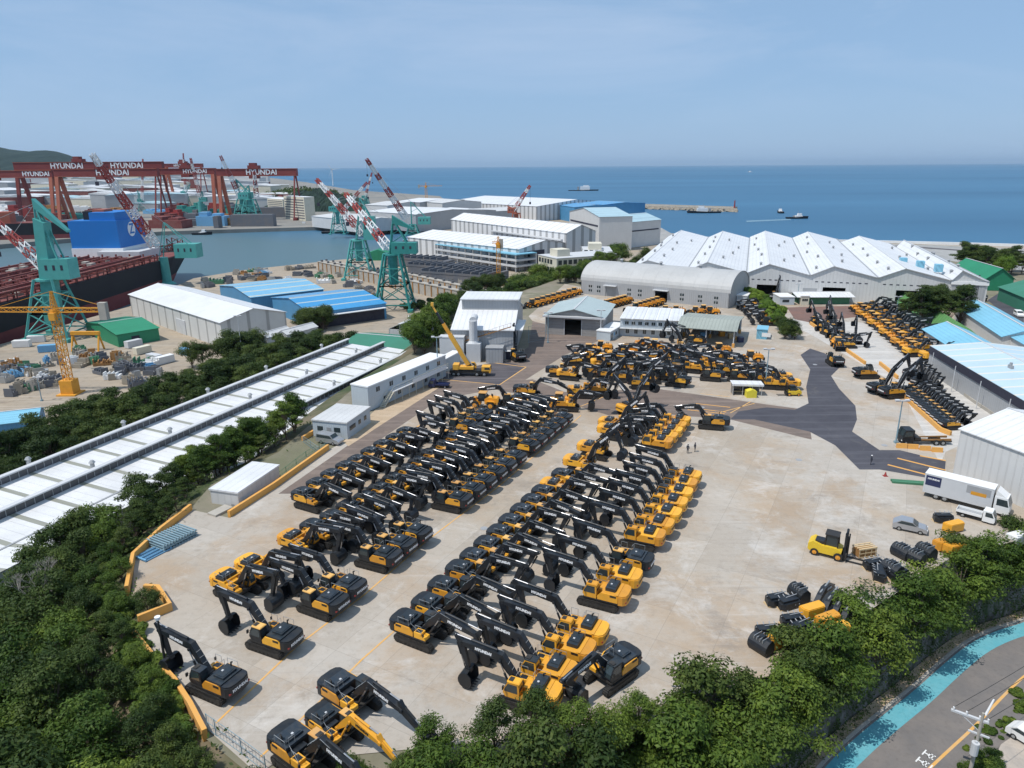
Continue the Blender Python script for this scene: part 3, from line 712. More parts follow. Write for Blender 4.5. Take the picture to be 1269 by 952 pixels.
# ground materials
def concrete_mat():
    m, nt, b = newmat('yard_concrete'); co = objco(nt)
    c = mixc(nt, ramp(nt, noise(nt, co, .022, 5, .55), .40, .60), (.39, .335, .27), (.445, .405, .355))
    c = mixc(nt, ramp(nt, noise(nt, co, .06, 8, .7, .3), .46, .62, 0, .85), c, (.40, .305, .215))
    c = mixc(nt, ramp(nt, noise(nt, co, .13, 9, .75, .4), .53, .66, 0, .6), c, (.57, .545, .51))
    c = mixc(nt, ramp(nt, noise(nt, co, .09, 9, .75, .2), .55, .66, 0, .6), c, (.24, .21, .18))
    c = mixc(nt, ramp(nt, noise(nt, co, .9, 9, .75, .2), .50, .70, 0, .45), c, (.27, .24, .20))
    c = mixc(nt, ramp(nt, noise(nt, co, 2.4, 6, .7), .58, .72, 0, .35), c, (.56, .53, .49))
    t = nt.nodes.new('ShaderNodeTexCoord')
    for ang, wgt, col, sc_ in ((-61.5, .38, (.60, .57, .53), .9), (28, .30, (.26, .23, .20), 1.3), (5, .25, (.25, .225, .195), 1.1)):
        mp = nt.nodes.new('ShaderNodeMapping'); mp.inputs['Rotation'].default_value = (0, 0, R(ang)); mp.inputs['Scale'].default_value = (.035, sc_, 1)
        nt.links.new(t.outputs['Object'], mp.inputs[0])
        mu = lin(nt, 'ShaderNodeMath', operation='MULTIPLY'); nt.links.new(ramp(nt, noise(nt, mp.outputs[0], 1.0, 7, .75, .05), .54, .70, 0, wgt), mu.inputs[0]); nt.links.new(ramp(nt, noise(nt, co, .045, 3), .45, .6), mu.inputs[1])
        c = mixc(nt, mu.outputs[0], c, col)
    # slab joints
    mp4 = nt.nodes.new('ShaderNodeMapping'); mp4.inputs['Rotation'].default_value = (0, 0, R(-61.5)); nt.links.new(t.outputs['Object'], mp4.inputs[0])
    br = nt.nodes.new('ShaderNodeTexBrick'); br.offset = 0; br.inputs['Scale'].default_value = 1; br.inputs['Mortar Size'].default_value = .035
    br.inputs['Brick Width'].default_value = 6; br.inputs['Row Height'].default_value = 6; nt.links.new(mp4.outputs[0], br.inputs[0])
    br.inputs['Color1'].default_value = (.80, .78, .76, 1); br.inputs['Color2'].default_value = (1.12, 1.12, 1.12, 1); br.inputs['Mortar'].default_value = (1, 1, 1, 1)
    c = mixc(nt, .4, c, br.outputs['Color'], 'MULTIPLY')
    j = lin(nt, 'ShaderNodeMath', operation='MULTIPLY'); nt.links.new(br.outputs['Fac'], j.inputs[0]); j.inputs[1].default_value = .35
    c = mixc(nt, j.outputs[0], c, (.2, .18, .15))
    nt.links.new(c, b.inputs['Base Color']); b.inputs['Roughness'].default_value = .92
    b.inputs['Specular IOR Level'].default_value = .25
    bump(nt, b, noise(nt, co, 3, 4), .02)
    return m
def ground_mat(name, a, bcol, s=.15, spot=None, streak=None):
    m, nt, b = newmat(name); co = objco(nt)
    c = mixc(nt, ramp(nt, noise(nt, co, s, 7, .65, .5), .38, .64), a, bcol)
    c = mixc(nt, ramp(nt, noise(nt, co, s*6, 6, .7), .5, .75, 0, .5), c, tuple(x*.55 for x in a))
    if spot: c = mixc(nt, ramp(nt, noise(nt, co, s*2.2, 8, .7, 1), .58, .72, 0, .7), c, spot)
    if streak is not None:
        t = nt.nodes.new('ShaderNodeTexCoord'); mp = nt.nodes.new('ShaderNodeMapping'); mp.inputs['Rotation'].default_value = (0, 0, R(streak)); mp.inputs['Scale'].default_value = (.03, .7, 1)
        nt.links.new(t.outputs['Object'], mp.inputs[0])
        c = mixc(nt, ramp(nt, noise(nt, mp.outputs[0], 1, 5, .6), .5, .7, 0, .5), c, tuple(min(.8, x*1.5+.03) for x in a))
    nt.links.new(c, b.inputs['Base Color']); b.inputs['Roughness'].default_value = .93
    b.inputs['Specular IOR Level'].default_value = .25
    return m
# ------------------------------------------------------------------ buildings
def wall_openings(m, L, z0, z1, ops, put):
    """wall of length L between z0 and z1 leaving real holes for ops [(a,b,c,d)]"""
    xs = sorted({0, L, *[o[0] for o in ops], *[o[1] for o in ops]})
    for a, q in zip(xs, xs[1:]):
        hole = [o for o in ops if o[0] <= a+1e-6 and o[1] >= q-1e-6]
        if hole:
            o = hole[0]
            if o[2] > z0+.01: put(a, q, z0, o[2])
            if o[3] < z1-.01: put(a, q, o[3], z1)
        else: put(a, q, z0, z1)
def hall(name, label, cat, A, B, C, zb, ze, rise, axis='u', wall='gwall', roof='wroof', ops={}, wins={}, group=None, over=.4, flat=False, endwall=None, trim='lgrey'):
    """rectangular shed on footprint edge A-B reaching to C. axis: ridge along u (A-B) or v. ops: real openings, wins: (side, a, b, z0, z1, material)"""
    A = Vector((A[0], A[1], 0)); B = Vector((B[0], B[1], 0)); C = Vector((C[0], C[1], 0))
    u = (B-A).normalized(); L = (B-A).length; n = Vector((-u.y, u.x, 0)); W = (C-A).dot(n)
    if W < 0: A, B = B, A; u = -u; n = -n; W = -W
    root = thing(name, label, cat, (A.x, A.y, zb), math.atan2(u.y, u.x), group)
    H = ze-zb; th = .25
    def face_put(m, side):
        return {'f': lambda a, q, z0, z1: m.box(a, q, 0, th, z0, z1), 'b': lambda a, q, z0, z1: m.box(a, q, W-th, W, z0, z1),
                'l': lambda a, q, z0, z1: m.box(0, th, max(a, th), min(q, W-th), z0, z1), 'r': lambda a, q, z0, z1: m.box(L-th, L, max(a, th), min(q, W-th), z0, z1)}[side]
    for side, ln in (('f', L), ('b', W and L), ('l', W), ('r', W)):
        m = MB(); wall_openings(m, ln, 0, H, ops.get(side, []), face_put(m, side))
        if not flat and rise > 0:
            if axis == 'u' and side in 'lr':
                x0 = 0 if side == 'l' else L-th
                m.add([(x0, 0, H), (x0, W, H), (x0, W/2, H+rise), (x0+th, 0, H), (x0+th, W, H), (x0+th, W/2, H+rise)], [(0,2,1),(3,4,5),(0,1,4,3),(1,2,5,4),(2,0,3,5)])
            if axis == 'v' and side in 'fb':
                y0 = 0 if side == 'f' else W-th
                m.prof([(0, H), (L, H), (L/2, H+rise)], y0, y0+th)
        mt = wall if not endwall else (endwall if side in 'lr' else wall)
        m.build('wall', mt, root)
    r = MB(); t = .18
    if flat or rise <= 0: r.box(-over, L+over, -over, W+over, H, H+t+.1)
    elif axis == 'u':
        k = rise/(W/2); 
        for s, (y0, y1) in ((0, (-over, W/2)), (1, (W/2, W+over))):
            za, zb_ = (H-over*k, H+rise) if s == 0 else (H+rise, H-over*k)
            r.add([(-over,y0,za+.02),(L+over,y0,za+.02),(L+over,y1,zb_+.02),(-over,y1,zb_+.02),(-over,y0,za+t),(L+over,y0,za+t),(L+over,y1,zb_+t),(-over,y1,zb_+t)], [(0,3,2,1),(4,5,6,7),(0,1,5,4),(1,2,6,5),(2,3,7,6),(3,0,4,7)])
    else:
        k = rise/(L/2)
        r.prof([(-over, H-over*k+.02), (L/2, H+rise+.02), (L/2, H+rise+t), (-over, H-over*k+t)], -over, W+over)
        r.prof([(L/2, H+rise+.02), (L+over, H-over*k+.02), (L+over, H-over*k+t), (L/2, H+rise+t)], -over, W+over)
    ro = r.build('roof', roof, root)
    if not flat and rise > 0:
        if axis == 'u': MB().box(-over, L+over, W/2-.25, W/2+.25, H+rise+t-.03, H+rise+t+.08).build('ridge_cap', trim, ro)
        else: MB().box(L/2-.25, L/2+.25, -over, W+over, H+rise+t-.03, H+rise+t+.08).build('ridge_cap', trim, ro)
    for w in wins.get('all', []):
        side, a, q, z0, z1, mt = w[:6]; nm = w[6] if len(w) > 6 else 'window'
        mm = MB(); e = .04
        {'f': lambda: mm.box(a, q, -e, .02, z0, z1), 'b': lambda: mm.box(a, q, W-.02, W+e, z0, z1), 'l': lambda: mm.box(-e, .02, a, q, z0, z1), 'r': lambda: mm.box(L-.02, L+e, a, q, z0, z1)}[side]()
        wo = mm.build(nm, mt, root)
        if nm == 'window' and len(w) < 8:
            fm = MB(); e2 = .08; bw = .07
            def bx(a_, q_, z0_, z1_):
                {'f': lambda: fm.box(a_, q_, -e2, -e+.001, z0_, z1_), 'b': lambda: fm.box(a_, q_, W+e-.001, W+e2, z0_, z1_), 'l': lambda: fm.box(-e2, -e+.001, a_, q_, z0_, z1_), 'r': lambda: fm.box(L+e-.001, L+e2, a_, q_, z0_, z1_)}[side]()
            bx(a, q, z0-bw, z0+.02); bx(a, q, z1-.02, z1+bw); bx((a+q)/2-.03, (a+q)/2+.03, z0, z1)
            fm.build('window_frame', trim, wo)
    root['_L'] = L; root['_W'] = W; root['_H'] = H
    return root, L, W, H
def clean(o):
    for k in ('_L', '_W', '_H'):
        if k in o: del o[k]
def wrow(side, a, b, n, z0, z1, w, mt='glass'):
    return [(side, a+(b-a)*(i+.5)/n-w/2, a+(b-a)*(i+.5)/n+w/2, z0, z1, mt) for i in range(n)]
def PA(px, py, Y):
    """point at world depth Y on the line of sight of a photo position"""
    g0 = G(px, py, 0.0) if py > 215 else None
    a = (px-CX)/F_; b = -(py-CY)/F_
    a2 = a*math.cos(ROL)-b*math.sin(ROL); b2 = a*math.sin(ROL)+b*math.cos(ROL)
    y = math.cos(PIT)+b2*math.sin(PIT); zz = -math.sin(PIT)+b2*math.cos(PIT)
    t = Y/y; return Vector((a2*t, Y, CAMZ+zz*t))
# ------------------------------------------------------------------ world, sun, camera
SUN_EL, SH = R(62), Vector((.90, .43, 0)).normalized()      # SH: the way shadows fall
W = bpy.data.worlds.new('World'); SC.world = W; W.use_nodes = True
nt = W.node_tree; bg = nt.nodes['Background']
sky = nt.nodes.new('ShaderNodeTexSky'); sky.sky_type = 'NISHITA'; sky.sun_disc = False
sky.sun_elevation = SUN_EL; sky.sun_rotation = math.atan2(-SH.x, -SH.y); sky.altitude = 70
sky.air_density = 1.0; sky.dust_density = .6; sky.ozone_density = 1.5
tc = nt.nodes.new('ShaderNodeTexCoord'); mp = nt.nodes.new('ShaderNodeMapping'); mp.inputs['Scale'].default_value = (1.1, 1.6, 5.5)
nt.links.new(tc.outputs['Generated'], mp.inputs[0])
n1 = noise(nt, mp.outputs[0], 1.9, 7, .62, .5)
sp = nt.nodes.new('ShaderNodeSeparateXYZ'); nt.links.new(tc.outputs['Generated'], sp.inputs[0])
up = ramp(nt, sp.outputs['Z'], .03, .36, .15, 1)
ml = lin(nt, 'ShaderNodeMath', operation='MULTIPLY'); nt.links.new(ramp(nt, n1, .44, .72, 0, .8), ml.inputs[0]); nt.links.new(up, ml.inputs[1])
tint = mixc(nt, .8, sky.outputs[0], mixc(nt, ramp(nt, sp.outputs['Z'], .0, .45), (2.15, 3.65, 5.9), (2.35, 3.6, 5.3)))
nt.links.new(mixc(nt, ml.outputs[0], tint, (4.6, 5.4, 6.8)), bg.inputs[0])
bg.inputs[1].default_value = .13
sun = bpy.data.lights.new('sun', 'SUN'); sun.energy = 3.8; sun.angle = R(.53); sun.color = (1, .955, .89)
so = bpy.data.objects.new('sun', sun); COL.objects.link(so)
so.rotation_euler = Vector((-SH.x*math.cos(SUN_EL), -SH.y*math.cos(SUN_EL), math.sin(SUN_EL))).to_track_quat('Z', 'Y').to_euler()
cam = bpy.data.cameras.new('camera'); co_ = bpy.data.objects.new('camera', cam); COL.objects.link(co_)
cam.sensor_width = 36; cam.lens = F_/1269*36; cam.clip_start = 1; cam.clip_end = 200000
co_.matrix_world = Matrix.Translation((0, 0, CAMZ)) @ Matrix.Rotation(math.pi/2-PIT, 4, 'X') @ Matrix.Rotation(ROL, 4, 'Z')
SC.camera = co_
SC.view_settings.view_transform = 'Standard'; SC.view_settings.look = 'None'; SC.view_settings.exposure = EXPO; SC.view_settings.gamma = 1
SC.cycles.max_bounces = 5; SC.cycles.diffuse_bounces = 2; SC.cycles.transparent_max_bounces = 6; SC.cycles.volume_bounces = 0
SC.cycles.volume_step_rate = 10
# ------------------------------------------------------------------ water and land
m, nt, b = newmat('sea_water'); co = objco(nt)
dk = ramp(nt, noise(nt, objco(nt, (.00025, .0016, 1)), 1.0, 4, .6), .40, .65)
c = mixc(nt, dk, (.040, .150, .265), (.022, .105, .20))
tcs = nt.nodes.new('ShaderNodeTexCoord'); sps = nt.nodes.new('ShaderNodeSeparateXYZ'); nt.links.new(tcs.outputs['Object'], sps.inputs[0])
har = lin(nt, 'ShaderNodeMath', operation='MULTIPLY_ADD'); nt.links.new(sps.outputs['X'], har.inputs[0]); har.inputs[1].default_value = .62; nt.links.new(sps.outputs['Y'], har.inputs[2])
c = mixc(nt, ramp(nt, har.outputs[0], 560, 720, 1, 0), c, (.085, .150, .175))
fo = lin(nt, 'ShaderNodeMath', operation='MULTIPLY'); nt.links.new(ramp(nt, noise(nt, objco(nt, (.02, .05, 1)), 1, 8, .75), .66, .76), fo.inputs[0]); fo.inputs[1].default_value = .25
c = mixc(nt, fo.outputs[0], c, (.30, .38, .42))
nt.links.new(c, b.inputs['Base Color']); b.inputs['Roughness'].default_value = .42; b.inputs['Specular IOR Level'].default_value = .22
bump(nt, b, noise(nt, objco(nt, (.06, .14, 1)), 1.0, 6, .65), .5, .5)
sea = MB()
ring = [(-90000, -2000), (90000, -2000), (90000, 90000), (-90000, 90000)]
sea.add([(x, y, 0) for x, y in ring], [(0, 1, 2, 3)]); tag(sea.build('sea', m), kind='structure')
M_['asph'] = ground_mat('asphalt', (.105, .095, .10), (.075, .07, .08), .08, None, 28)
M_['asphb'] = ground_mat('lane_asphalt_brown', (.20, .155, .13), (.155, .125, .11), .12, (.27, .21, .16), -61.5)
M_['asphd'] = ground_mat('fresh_asphalt', (.082, .082, .096), (.062, .062, .075), .09, (.14, .13, .125), 20)
M_['apron'] = ground_mat('pale_apron', (.47, .45, .42), (.52, .50, .47), .1, (.40, .35, .28), 60)
M_['tan'] = ground_mat('tan_strip', (.44, .33, .22), (.48, .37, .26), .15, (.5, .42, .34), -61.5)
M_['quay'] = ground_mat('quay_ground', (.31, .27, .22), (.38, .31, .23), .05, (.17, .13, .10), 20)
M_['farland'] = ground_mat('far_industrial_ground', (.28, .26, .23), (.20, .20, .19), .01, (.12, .13, .11))
M_['plateau'] = ground_mat('plateau_ground', (.25, .22, .17), (.16, .16, .10), .05, (.33, .29, .22))
M_['redbr'] = ground_mat('red_brown_paving', (.22, .13, .105), (.18, .12, .105), .1)
L1 = [(-330, 60), (-142, 68), (-124, 110), (-70, 255), (-55, 262), (10, 300), (60, 345), (100, 470), (292, 470), (292, 100), (700, 60), (700, 700)]+PX([(1269,306),(1120,301),(1000,300),(900,296),(830,289),(800,275),(795,262),(755,252),(690,247),(600,250),(567,258),(567,270),(548,283),(508,293),(498,305),(470,318),(420,322),(300,335),(240,345),(160,380),(100,397),(0,427)], 4)+[(-222, 220), (-330, 200)]
sheet('shipyard_ground', L1, 4.0, 'quay', thick=7)
L2 = PX([(-160,318),(0,303),(120,293),(200,287),(265,285),(330,283),(400,281),(446,286),(462,276),(490,274),(516,284),(545,279),(560,271),(563,258),(545,243),(440,236),(380,226),(300,216),(-200,217)], 4)
sheet('far_shore_ground', L2, 4.0, 'farland', thick=7)
terrain()
YIN = YARD
sheet('plateau_ground', YIN, 19.93, 'plateau')
yard_px = [(320,960),(258,905),(217,850),(170,792),(172,772),(212,757),(197,735),(165,737),(166,694),(238,632),(285,642),(340,606),(407,558),(440,540),(510,480),(545,466),(560,440),(650,440),(668,408),(655,392),(700,352)]
sheet('yard_concrete', PX(yard_px)+[(34,300),(62,328),(90,330),(93,284),(170,250),(185,200),(150,95)]+PX([(1269,668),(1180,690),(1060,768),(952,838)])+[(15,57),(4,53),(-8,51.5),(-21,50)], 20.0, concrete_mat())
sheet('brown_lane', PX([(345,612),(375,612),(468,547),(545,495),(640,478),(700,440),(748,420),(660,398),(655,430),(625,450),(545,470),(490,510),(420,560)]), 20.006, 'asphb')
sheet('tan_verge', PX([(465,508),(540,468),(548,478),(475,525),(432,553),(425,548)]), 20.010, 'tan')
sheet('asphalt_crossing', PX([(590,478),(660,470),(700,486),(815,482),(955,502),(1000,508),(1006,545),(905,520),(840,515),(800,509),(755,515),(725,506),(700,500)]), 20.012, 'asphb')
sheet('fresh_asphalt', PX([(950,505),(985,508),(1002,500),(999,480),(1004,458),(992,440),(1004,432),(1022,438),(1043,453),(1030,466),(1040,482),(1060,503),(1062,520),(1056,535),(1090,558),(1115,558),(1172,572),(1170,596),(1090,582),(1065,582),(1035,552),(1003,535),(935,520),(905,520),(915,510)]), 20.016, 'asphd')
sheet('pale_apron', PX([(975,402),(1000,412),(1100,470),(1110,455),(1050,415),(1020,396),(985,392)]), 20.008, 'apron')
sheet('red_brown_paving', PX([(975,381),(1062,379),(1068,392),(1005,400),(985,396)]), 20.010, 'redbr')
sheet('right_apron', PX([(1070,400),(1160,452),(1262,520),(1172,560),(1165,575),(1110,470),(1060,425),(1035,398)]), 20.005, 'apron')
sheet('crane_pad', PX([(545,463),(622,447),(652,455),(619,477),(545,470)]), 20.014, 'asph')
for i, l in enumerate([[(545,470),(619,477),(652,455)], [(590,447),(652,455)]]):
    strip('yellow_line', PX(l), .35, 20.02, 'lineyel')
for l in [[(268,896),(368,801),(453,736),(528,671),(618,603),(720,515)], [(323,938),(400,866),(448,818),(490,781),(528,746),(590,690)], [(770,690),(800,655),(850,590)], [(748,492),(712,507)], [(868,488),(905,492)], [(890,512),(935,500)], [(905,512),(930,498)]]:
    strip('yellow_line', PX(l), .22, 20.02, 'lineyel')
for k, l in enumerate([[(850,505),(900,511)], [(860,500),(905,505)], [(852,508),(898,513)], [(1100,576),(1170,594)], [(1112,568),(1172,583)], [(1140,565),(1172,571)]]):
    strip('faded_orange_marking', PX(l), .35 if k < 3 else .5, 20.022, 'barrier')
# manholes and stains patches
for i, q in enumerate([(990,570),(870,505),(660,640),(1096,552),(1010,452),(600,655)]):
    p = G(*q); m = MB().tube((0,0,0),(0,0,.03),.55,None,14); o = m.build('manhole_cover', 'grey', loc=(p.x, p.y, 20.0)); tag(o, 'round metal manhole cover set flush in the yard concrete', 'manhole cover', 'manhole covers in the yard')
# ------------------------------------------------------------------ yard edge barriers
def barrier(pts, label, h=1.0, w=.45, z=20.0, mat='barrier', name='barrier_wall'):
    return strip(name, PX(pts, z), w, z-.6, mat, None, h+.6, label, 'barrier')
barrier([(237,632),(200,661),(166,693),(158,735)], 'orange yellow concrete barrier kinked along the left corner of the yard')
barrier([(180,734),(197,735),(212,757),(172,773)], 'orange yellow barrier wall wrapped around the small planted notch', 1.1)
barrier([(168,792),(192,822),(218,851),(237,880),(255,915)], 'worn orange barrier wall at the yard corner beside the dark roofed excavator')
barrier([(284,641),(340,605),(407,557)], 'long orange barrier wall beside the white box container and brown lane')
barrier([(375,546),(408,526),(430,512)], 'short tan barrier wall behind the silver van and grey blue hut', .8)
barrier([(1004,402),(1030,420),(1052,438),(1072,452)], 'low tan barrier wall beside the pale ramp of the right yard', .9)
barrier([(1107,478),(1130,503),(1165,535),(1178,540)], 'low yellow barrier wall beside the row of small excavators', .9)
barrier([(1090,452),(1100,460),(1112,470)], 'short yellow barrier stub behind the pair of raised arm excavators', .9)
barrier([(1147,456),(1165,468),(1205,498),(1232,516)], 'thin grey kerb wall in front of the dark banded hall', .7, .3, mat='conc')
for i, q in enumerate([(1117,555),(1131,556),(1146,558),(1161,560)]):
    p = G(*q); m = MB().prof([(-.3,0),(.3,0),(.12,.85),(-.12,.85)], -.9, .9)
    o = m.build('road_barrier', 'barrier', loc=p, rz=R(80)); tag(o, f'{ORD[i+1]} orange road barrier from the left beside the black chassis truck', 'barrier', 'orange road barriers by the chassis truck')
# ------------------------------------------------------------------ fences
def fence(name, pts, z, h, label, mat='bluegrey', post='bluegrey', step=3.0, mesh=True, wid=.04):
    P = [Vector((*p, 0)) for p in pts]; root = thing(name, label, 'fence', (P[0].x, P[0].y, z)); o = P[0].copy()
    rail = MB(); k = 0
    for a, q in zip(P, P[1:]):
        n = max(1, int((q-a).length/step))
        for i in range(n+(1 if q is P[-1] else 0)):
            c = a+(q-a)*i/n-o; MB().tube((c.x, c.y, 0), (c.x, c.y, h), .05, None, 5).build('post', post, root)
        for zz in ([.1, h*.5, h-.05] if mesh else [h-.05]):
            rail.bar((a.x-o.x, a.y-o.y, zz), (q.x-o.x, q.y-o.y, zz), wid)
        if mesh:
            n2 = int((q-a).length/.45)
            for i in range(n2):
                c = a+(q-a)*(i+.5)/n2-o; d = a+(q-a)*min(1, (i+2.5)/n2)-o
                rail.bar((c.x, c.y, .1), (c.x, c.y, h-.1), .018)
    rail.build('wire_panel', mat, root); return root
fence('mesh_fence', PX([(258,905),(268,912),(300,935),(330,958)], 20), 20, 1.9, 'thin grey mesh fence along the bottom left yard edge')
fence('mesh_fence', PX([(342,602),(380,572),(412,552)], 19), 19.4, 1.6, 'green mesh fence behind the orange barrier by the bushes', 'hoseg', 'hoseg')
fence('mesh_fence', PX([(376,548),(395,562),(406,556)], 20), 20, 1.3, 'low fence enclosing the parking corner of the silver van', 'bluegrey', 'bluegrey')
fence('mesh_fence', PX([(655,425),(676,420),(676,412)], 20), 20, 5.0, 'tall mesh fence between the grey factory and the block warehouse', 'bluegrey', 'bluegrey', 5)
m = MB(); gp = PX([(1095,368),(1136,396),(1184,430),(1200,446)], 20)
for a, q in zip(gp, gp[1:]):
    n = int(math.hypot(q[0]-a[0], q[1]-a[1])/2)
    for i in range(n):
        x0, y0 = a[0]+(q[0]-a[0])*i/n, a[1]+(q[1]-a[1])*i/n; x1, y1 = a[0]+(q[0]-a[0])*(i+.93)/n, a[1]+(q[1]-a[1])*(i+.93)/n
        m.add([(x0,y0,20),(x1,y1,20),(x1+4.6,y1+1.6,24.6),(x0+4.6,y0+1.6,24.6),(x0+.1,y0,20),(x1+.1,y1,20),(x1+4.7,y1+1.6,24.5),(x0+4.7,y0+1.6,24.5)], [(0,1,2,3),(7,6,5,4),(0,4,5,1),(3,2,6,7),(1,5,6,2),(0,3,7,4)])
o = m.build('screen_fence', paint('screen_green', (.10, .26, .08), .8, 0, .4, .3)); tag(o, 'sloping green net screen fence behind the right hand machine row', 'fence')
# ------------------------------------------------------------------ yard buildings
def g2(q, z): return G(q[0], q[1], z)
# big white factory: six gables
fr = dict(z=30.0); root = thing('factory_hall', 'huge white factory hall with six gabled bays by the sea', 'building', (45, 290, 20))
vf = [G(*q, 29.5) for q in [(780.5,333),(850.5,337),(925.5,338.5),(1004,341),(1086,342.6),(1176,346),(1224,349.5)]]
pf = [G(*q, 32.6) for q in [(804,323),(877,326),(954,331.6),(1034,333),(1119,333),(1198,343)]]
pb = [G(*q, 32.6) for q in [(856,283.6),(905.5,284.6),(957,285),(1011,286),(1071,291),(1117,299.5)]]
A, B = vf[0], vf[-1]; fd = (B-A); fd.z = 0; FL = fd.length; fd.normalize(); fn = Vector((-fd.y, fd.x, 0))
dep = [143, 143, 150, 150, 130, 112]
us = [(v-A).dot(fd) for v in vf]; ps = [(v-A).dot(fd) for v in pf]
root.location = (A.x, A.y, 20); root.rotation_euler.z = math.atan2(fd.y, fd.x)
ps = [max(us[i]+3, min(us[i+1]-3, ps[i])) for i in range(6)]
for i in range(6):
    D = dep[i]; a, p, q = us[i], ps[i], us[i+1]
    m = MB(); m.prof([(a, 9.5), (p, 13.2), (p, 13.4), (a, 9.7)], -.6, D); m.prof([(p, 13.2), (q, 9.5), (q, 9.7), (p, 13.4)], -.6, D)
    rf = m.build('roof', 'wroof', root)
    MB().box(q-.5, q+.5, -.7, D, 9.62, 9.8).build('gutter', 'grey', rf)
    MB().box(p-.2, p+.2, -.62, D, 13.35, 13.5).build('ridge_cap', 'lgrey', rf)
    v = MB(); rr = random.Random(i+40)
    for k in range(9):
        x = p+(q-p)*rr.uniform(.25, .8) if k % 2 else a+(p-a)*rr.uniform(.3, .8); z = 13.3-3.7*abs((x-p)/((q if x > p else a)-p)); y = 8+k*(D-25)/9+rr.uniform(-2, 2)
        v.tube((x, y, z-.2), (x, y, z+1.0), .45, None, 8); v.tube((x, y, z+1.0), (x, y, z+1.4), .75, .2, 8)
    v.build('roof_vents', 'grey', rf)
    w = MB(); ops = []
    if i == 5: ops = [(a+9, q-5, 0, 7.8)]
    elif i in (2, 3, 4): ops = [(p-6+i, p+2+i, 0, 5.2)]
    wall_openings(w, FL, 0, 9.5, ops, lambda x0, x1, z0, z1: w.box(max(x0, a), min(x1, q), 0, .3, z0, z1) if min(x1, q) > max(x0, a) else None)
    w.prof([(a, 9.5), (q, 9.5), (p, 13.2)], 0, .3)
    w.build('wall', 'wwall', root)
    if i in (0, 1, 3): MB().box(p-10, p-5, -.06, .02, 0, 4.6).build('roller_door', 'grey', root)
    tw = MB()
    for k in range(9): tw.box(a+2+k*(q-a-4)/9, a+3+k*(q-a-4)/9, -.05, .02, 7.0, 7.35)
    tw.build('vent_row', 'darkband', root)
w = MB(); w.box(-.3, 0, 0, 143, 0, 9.5).box(FL, FL+.3, 0, 112, 0, 9.5); w.build('side_wall', 'wwall', root)
MB().box(0, FL, 111.7, 112, 0, 9.4).build('rear_wall', 'wwall', root)
MB().box(us[5], FL+.5, -.5, -.05, 8.2, 9.4).build('door_track', 'white', root)
MB().box(us[5]+.5, us[5]+9, -.2, -.02, 0, 8.1).box(FL-5, FL-.5, -.2, -.02, 0, 8.1).build('sliding_door', 'gwall', root)
for k in range(3):
    x = us[4]+12+k*4.5; y = 30-k*9; MB().box(x, x+2.6, y, y+3, 10.8, 13.6).build('blue_roof_unit', 'lblue', root)
# barrel vault hall
A, B = G(720, 364, 20), G(902.7, 382.5, 20); d = (B-A); L = d.length; d.normalize(); n = Vector((-d.y, d.x, 0)); Wd = 24
root = thing('vaulted_hall', 'long pale grey barrel vaulted hall behind the office row', 'building', (A.x, A.y, 20), math.atan2(d.y, d.x))
prof = [(Wd/2-Wd/2*math.cos(R(a)), 5.6+6.6*math.sin(R(a))) for a in range(0, 181, 10)]
m = MB()
for i in range(18):
    (y0, z0), (y1, z1) = prof[i], prof[i+1]
    m.add([(-.3,y0,z0),(L+.3,y0,z0),(L+.3,y1,z1),(-.3,y1,z1),(-.3,y0,z0-.15),(L+.3,y0,z0-.15),(L+.3,y1,z1-.15),(-.3,y1,z1-.15)], [(0,1,2,3),(7,6,5,4),(0,3,7,4),(1,5,6,2)])
m.build('roof', 'barrel', root)
m = MB(); ops = [(11, 15.5, 0, 4.2), (32, 37, 0, 4.2)]; wall_openings(m, L, 0, 5.6, ops, lambda a, q, z0, z1: m.box(a, q, 0, .25, z0, z1)); m.box(0, L, Wd-.25, Wd, 0, 5.6); m.build('wall', 'gwall', root)
for x in (0, L-.25):
    m = MB(); pp = [(y, z-.1) for y, z in prof]+[(Wd, 0), (0, 0)]; k = len(pp)
    m.add([(x, y, z) for y, z in pp]+[(x+.25, y, z) for y, z in pp], [tuple(range(k-1, -1, -1)), tuple(range(k, 2*k))]+[(i, (i+1) % k, k+(i+1) % k, k+i) for i in range(k)]); m.build('end_wall', 'gwall', root)
for a, q in ((10.5, 16), (31.5, 37.5)): MB().box(a, q, -1.6, 0, 4.3, 4.55).build('door_canopy', 'lgrey', root)
MB().box(11, 15.5, .3, .4, 0, 4.2).build('roller_door', 'grey', root)
for x in (3.5, 7.2, 20.5, 25, 42, 49, 55):
    for z in (1.2, 2.9): wn = MB().box(x, x+1.5, -.05, .02, z, z+1.0).build('window', 'glass', root); MB().box(x-.1, x+1.6, -.08, -.051, z-.12, z-.02).box(x+.7, x+.8, -.08, -.051, z, z+1).build('window_frame', 'white', wn)
for x in (12, 29, 45): MB().tube((x, Wd/2, 12.1), (x, Wd/2, 13.2), .5).tube((x, Wd/2, 13.2), (x, Wd/2, 13.7), .9, .3).build('roof_vent', 'grey', root)
# block warehouse with a real open door
r, L, Wq, H = hall('warehouse', 'grey block warehouse with pale teal roof and dark open doorway', 'building', G(676,414), G(747,418), G(768,400), 20, 26, 2.2, 'v', 'block', 'tealroof', {'f': [(6.0, 11.2, 0, 5.0)]}, {'all': [('r', 4, 6, 1.5, 3, 'glass')]}, over=.7)
MB().box(-.7, L+.7, -1.3, 0, 5.6, 6.1).build('door_canopy', 'lgrey', r); clean(r)
MB().box(5.8, 6.0, -.08, .02, 0, 5.1).box(11.2, 11.4, -.08, .02, 0, 5.1).build('door_frame', 'lgrey', r)
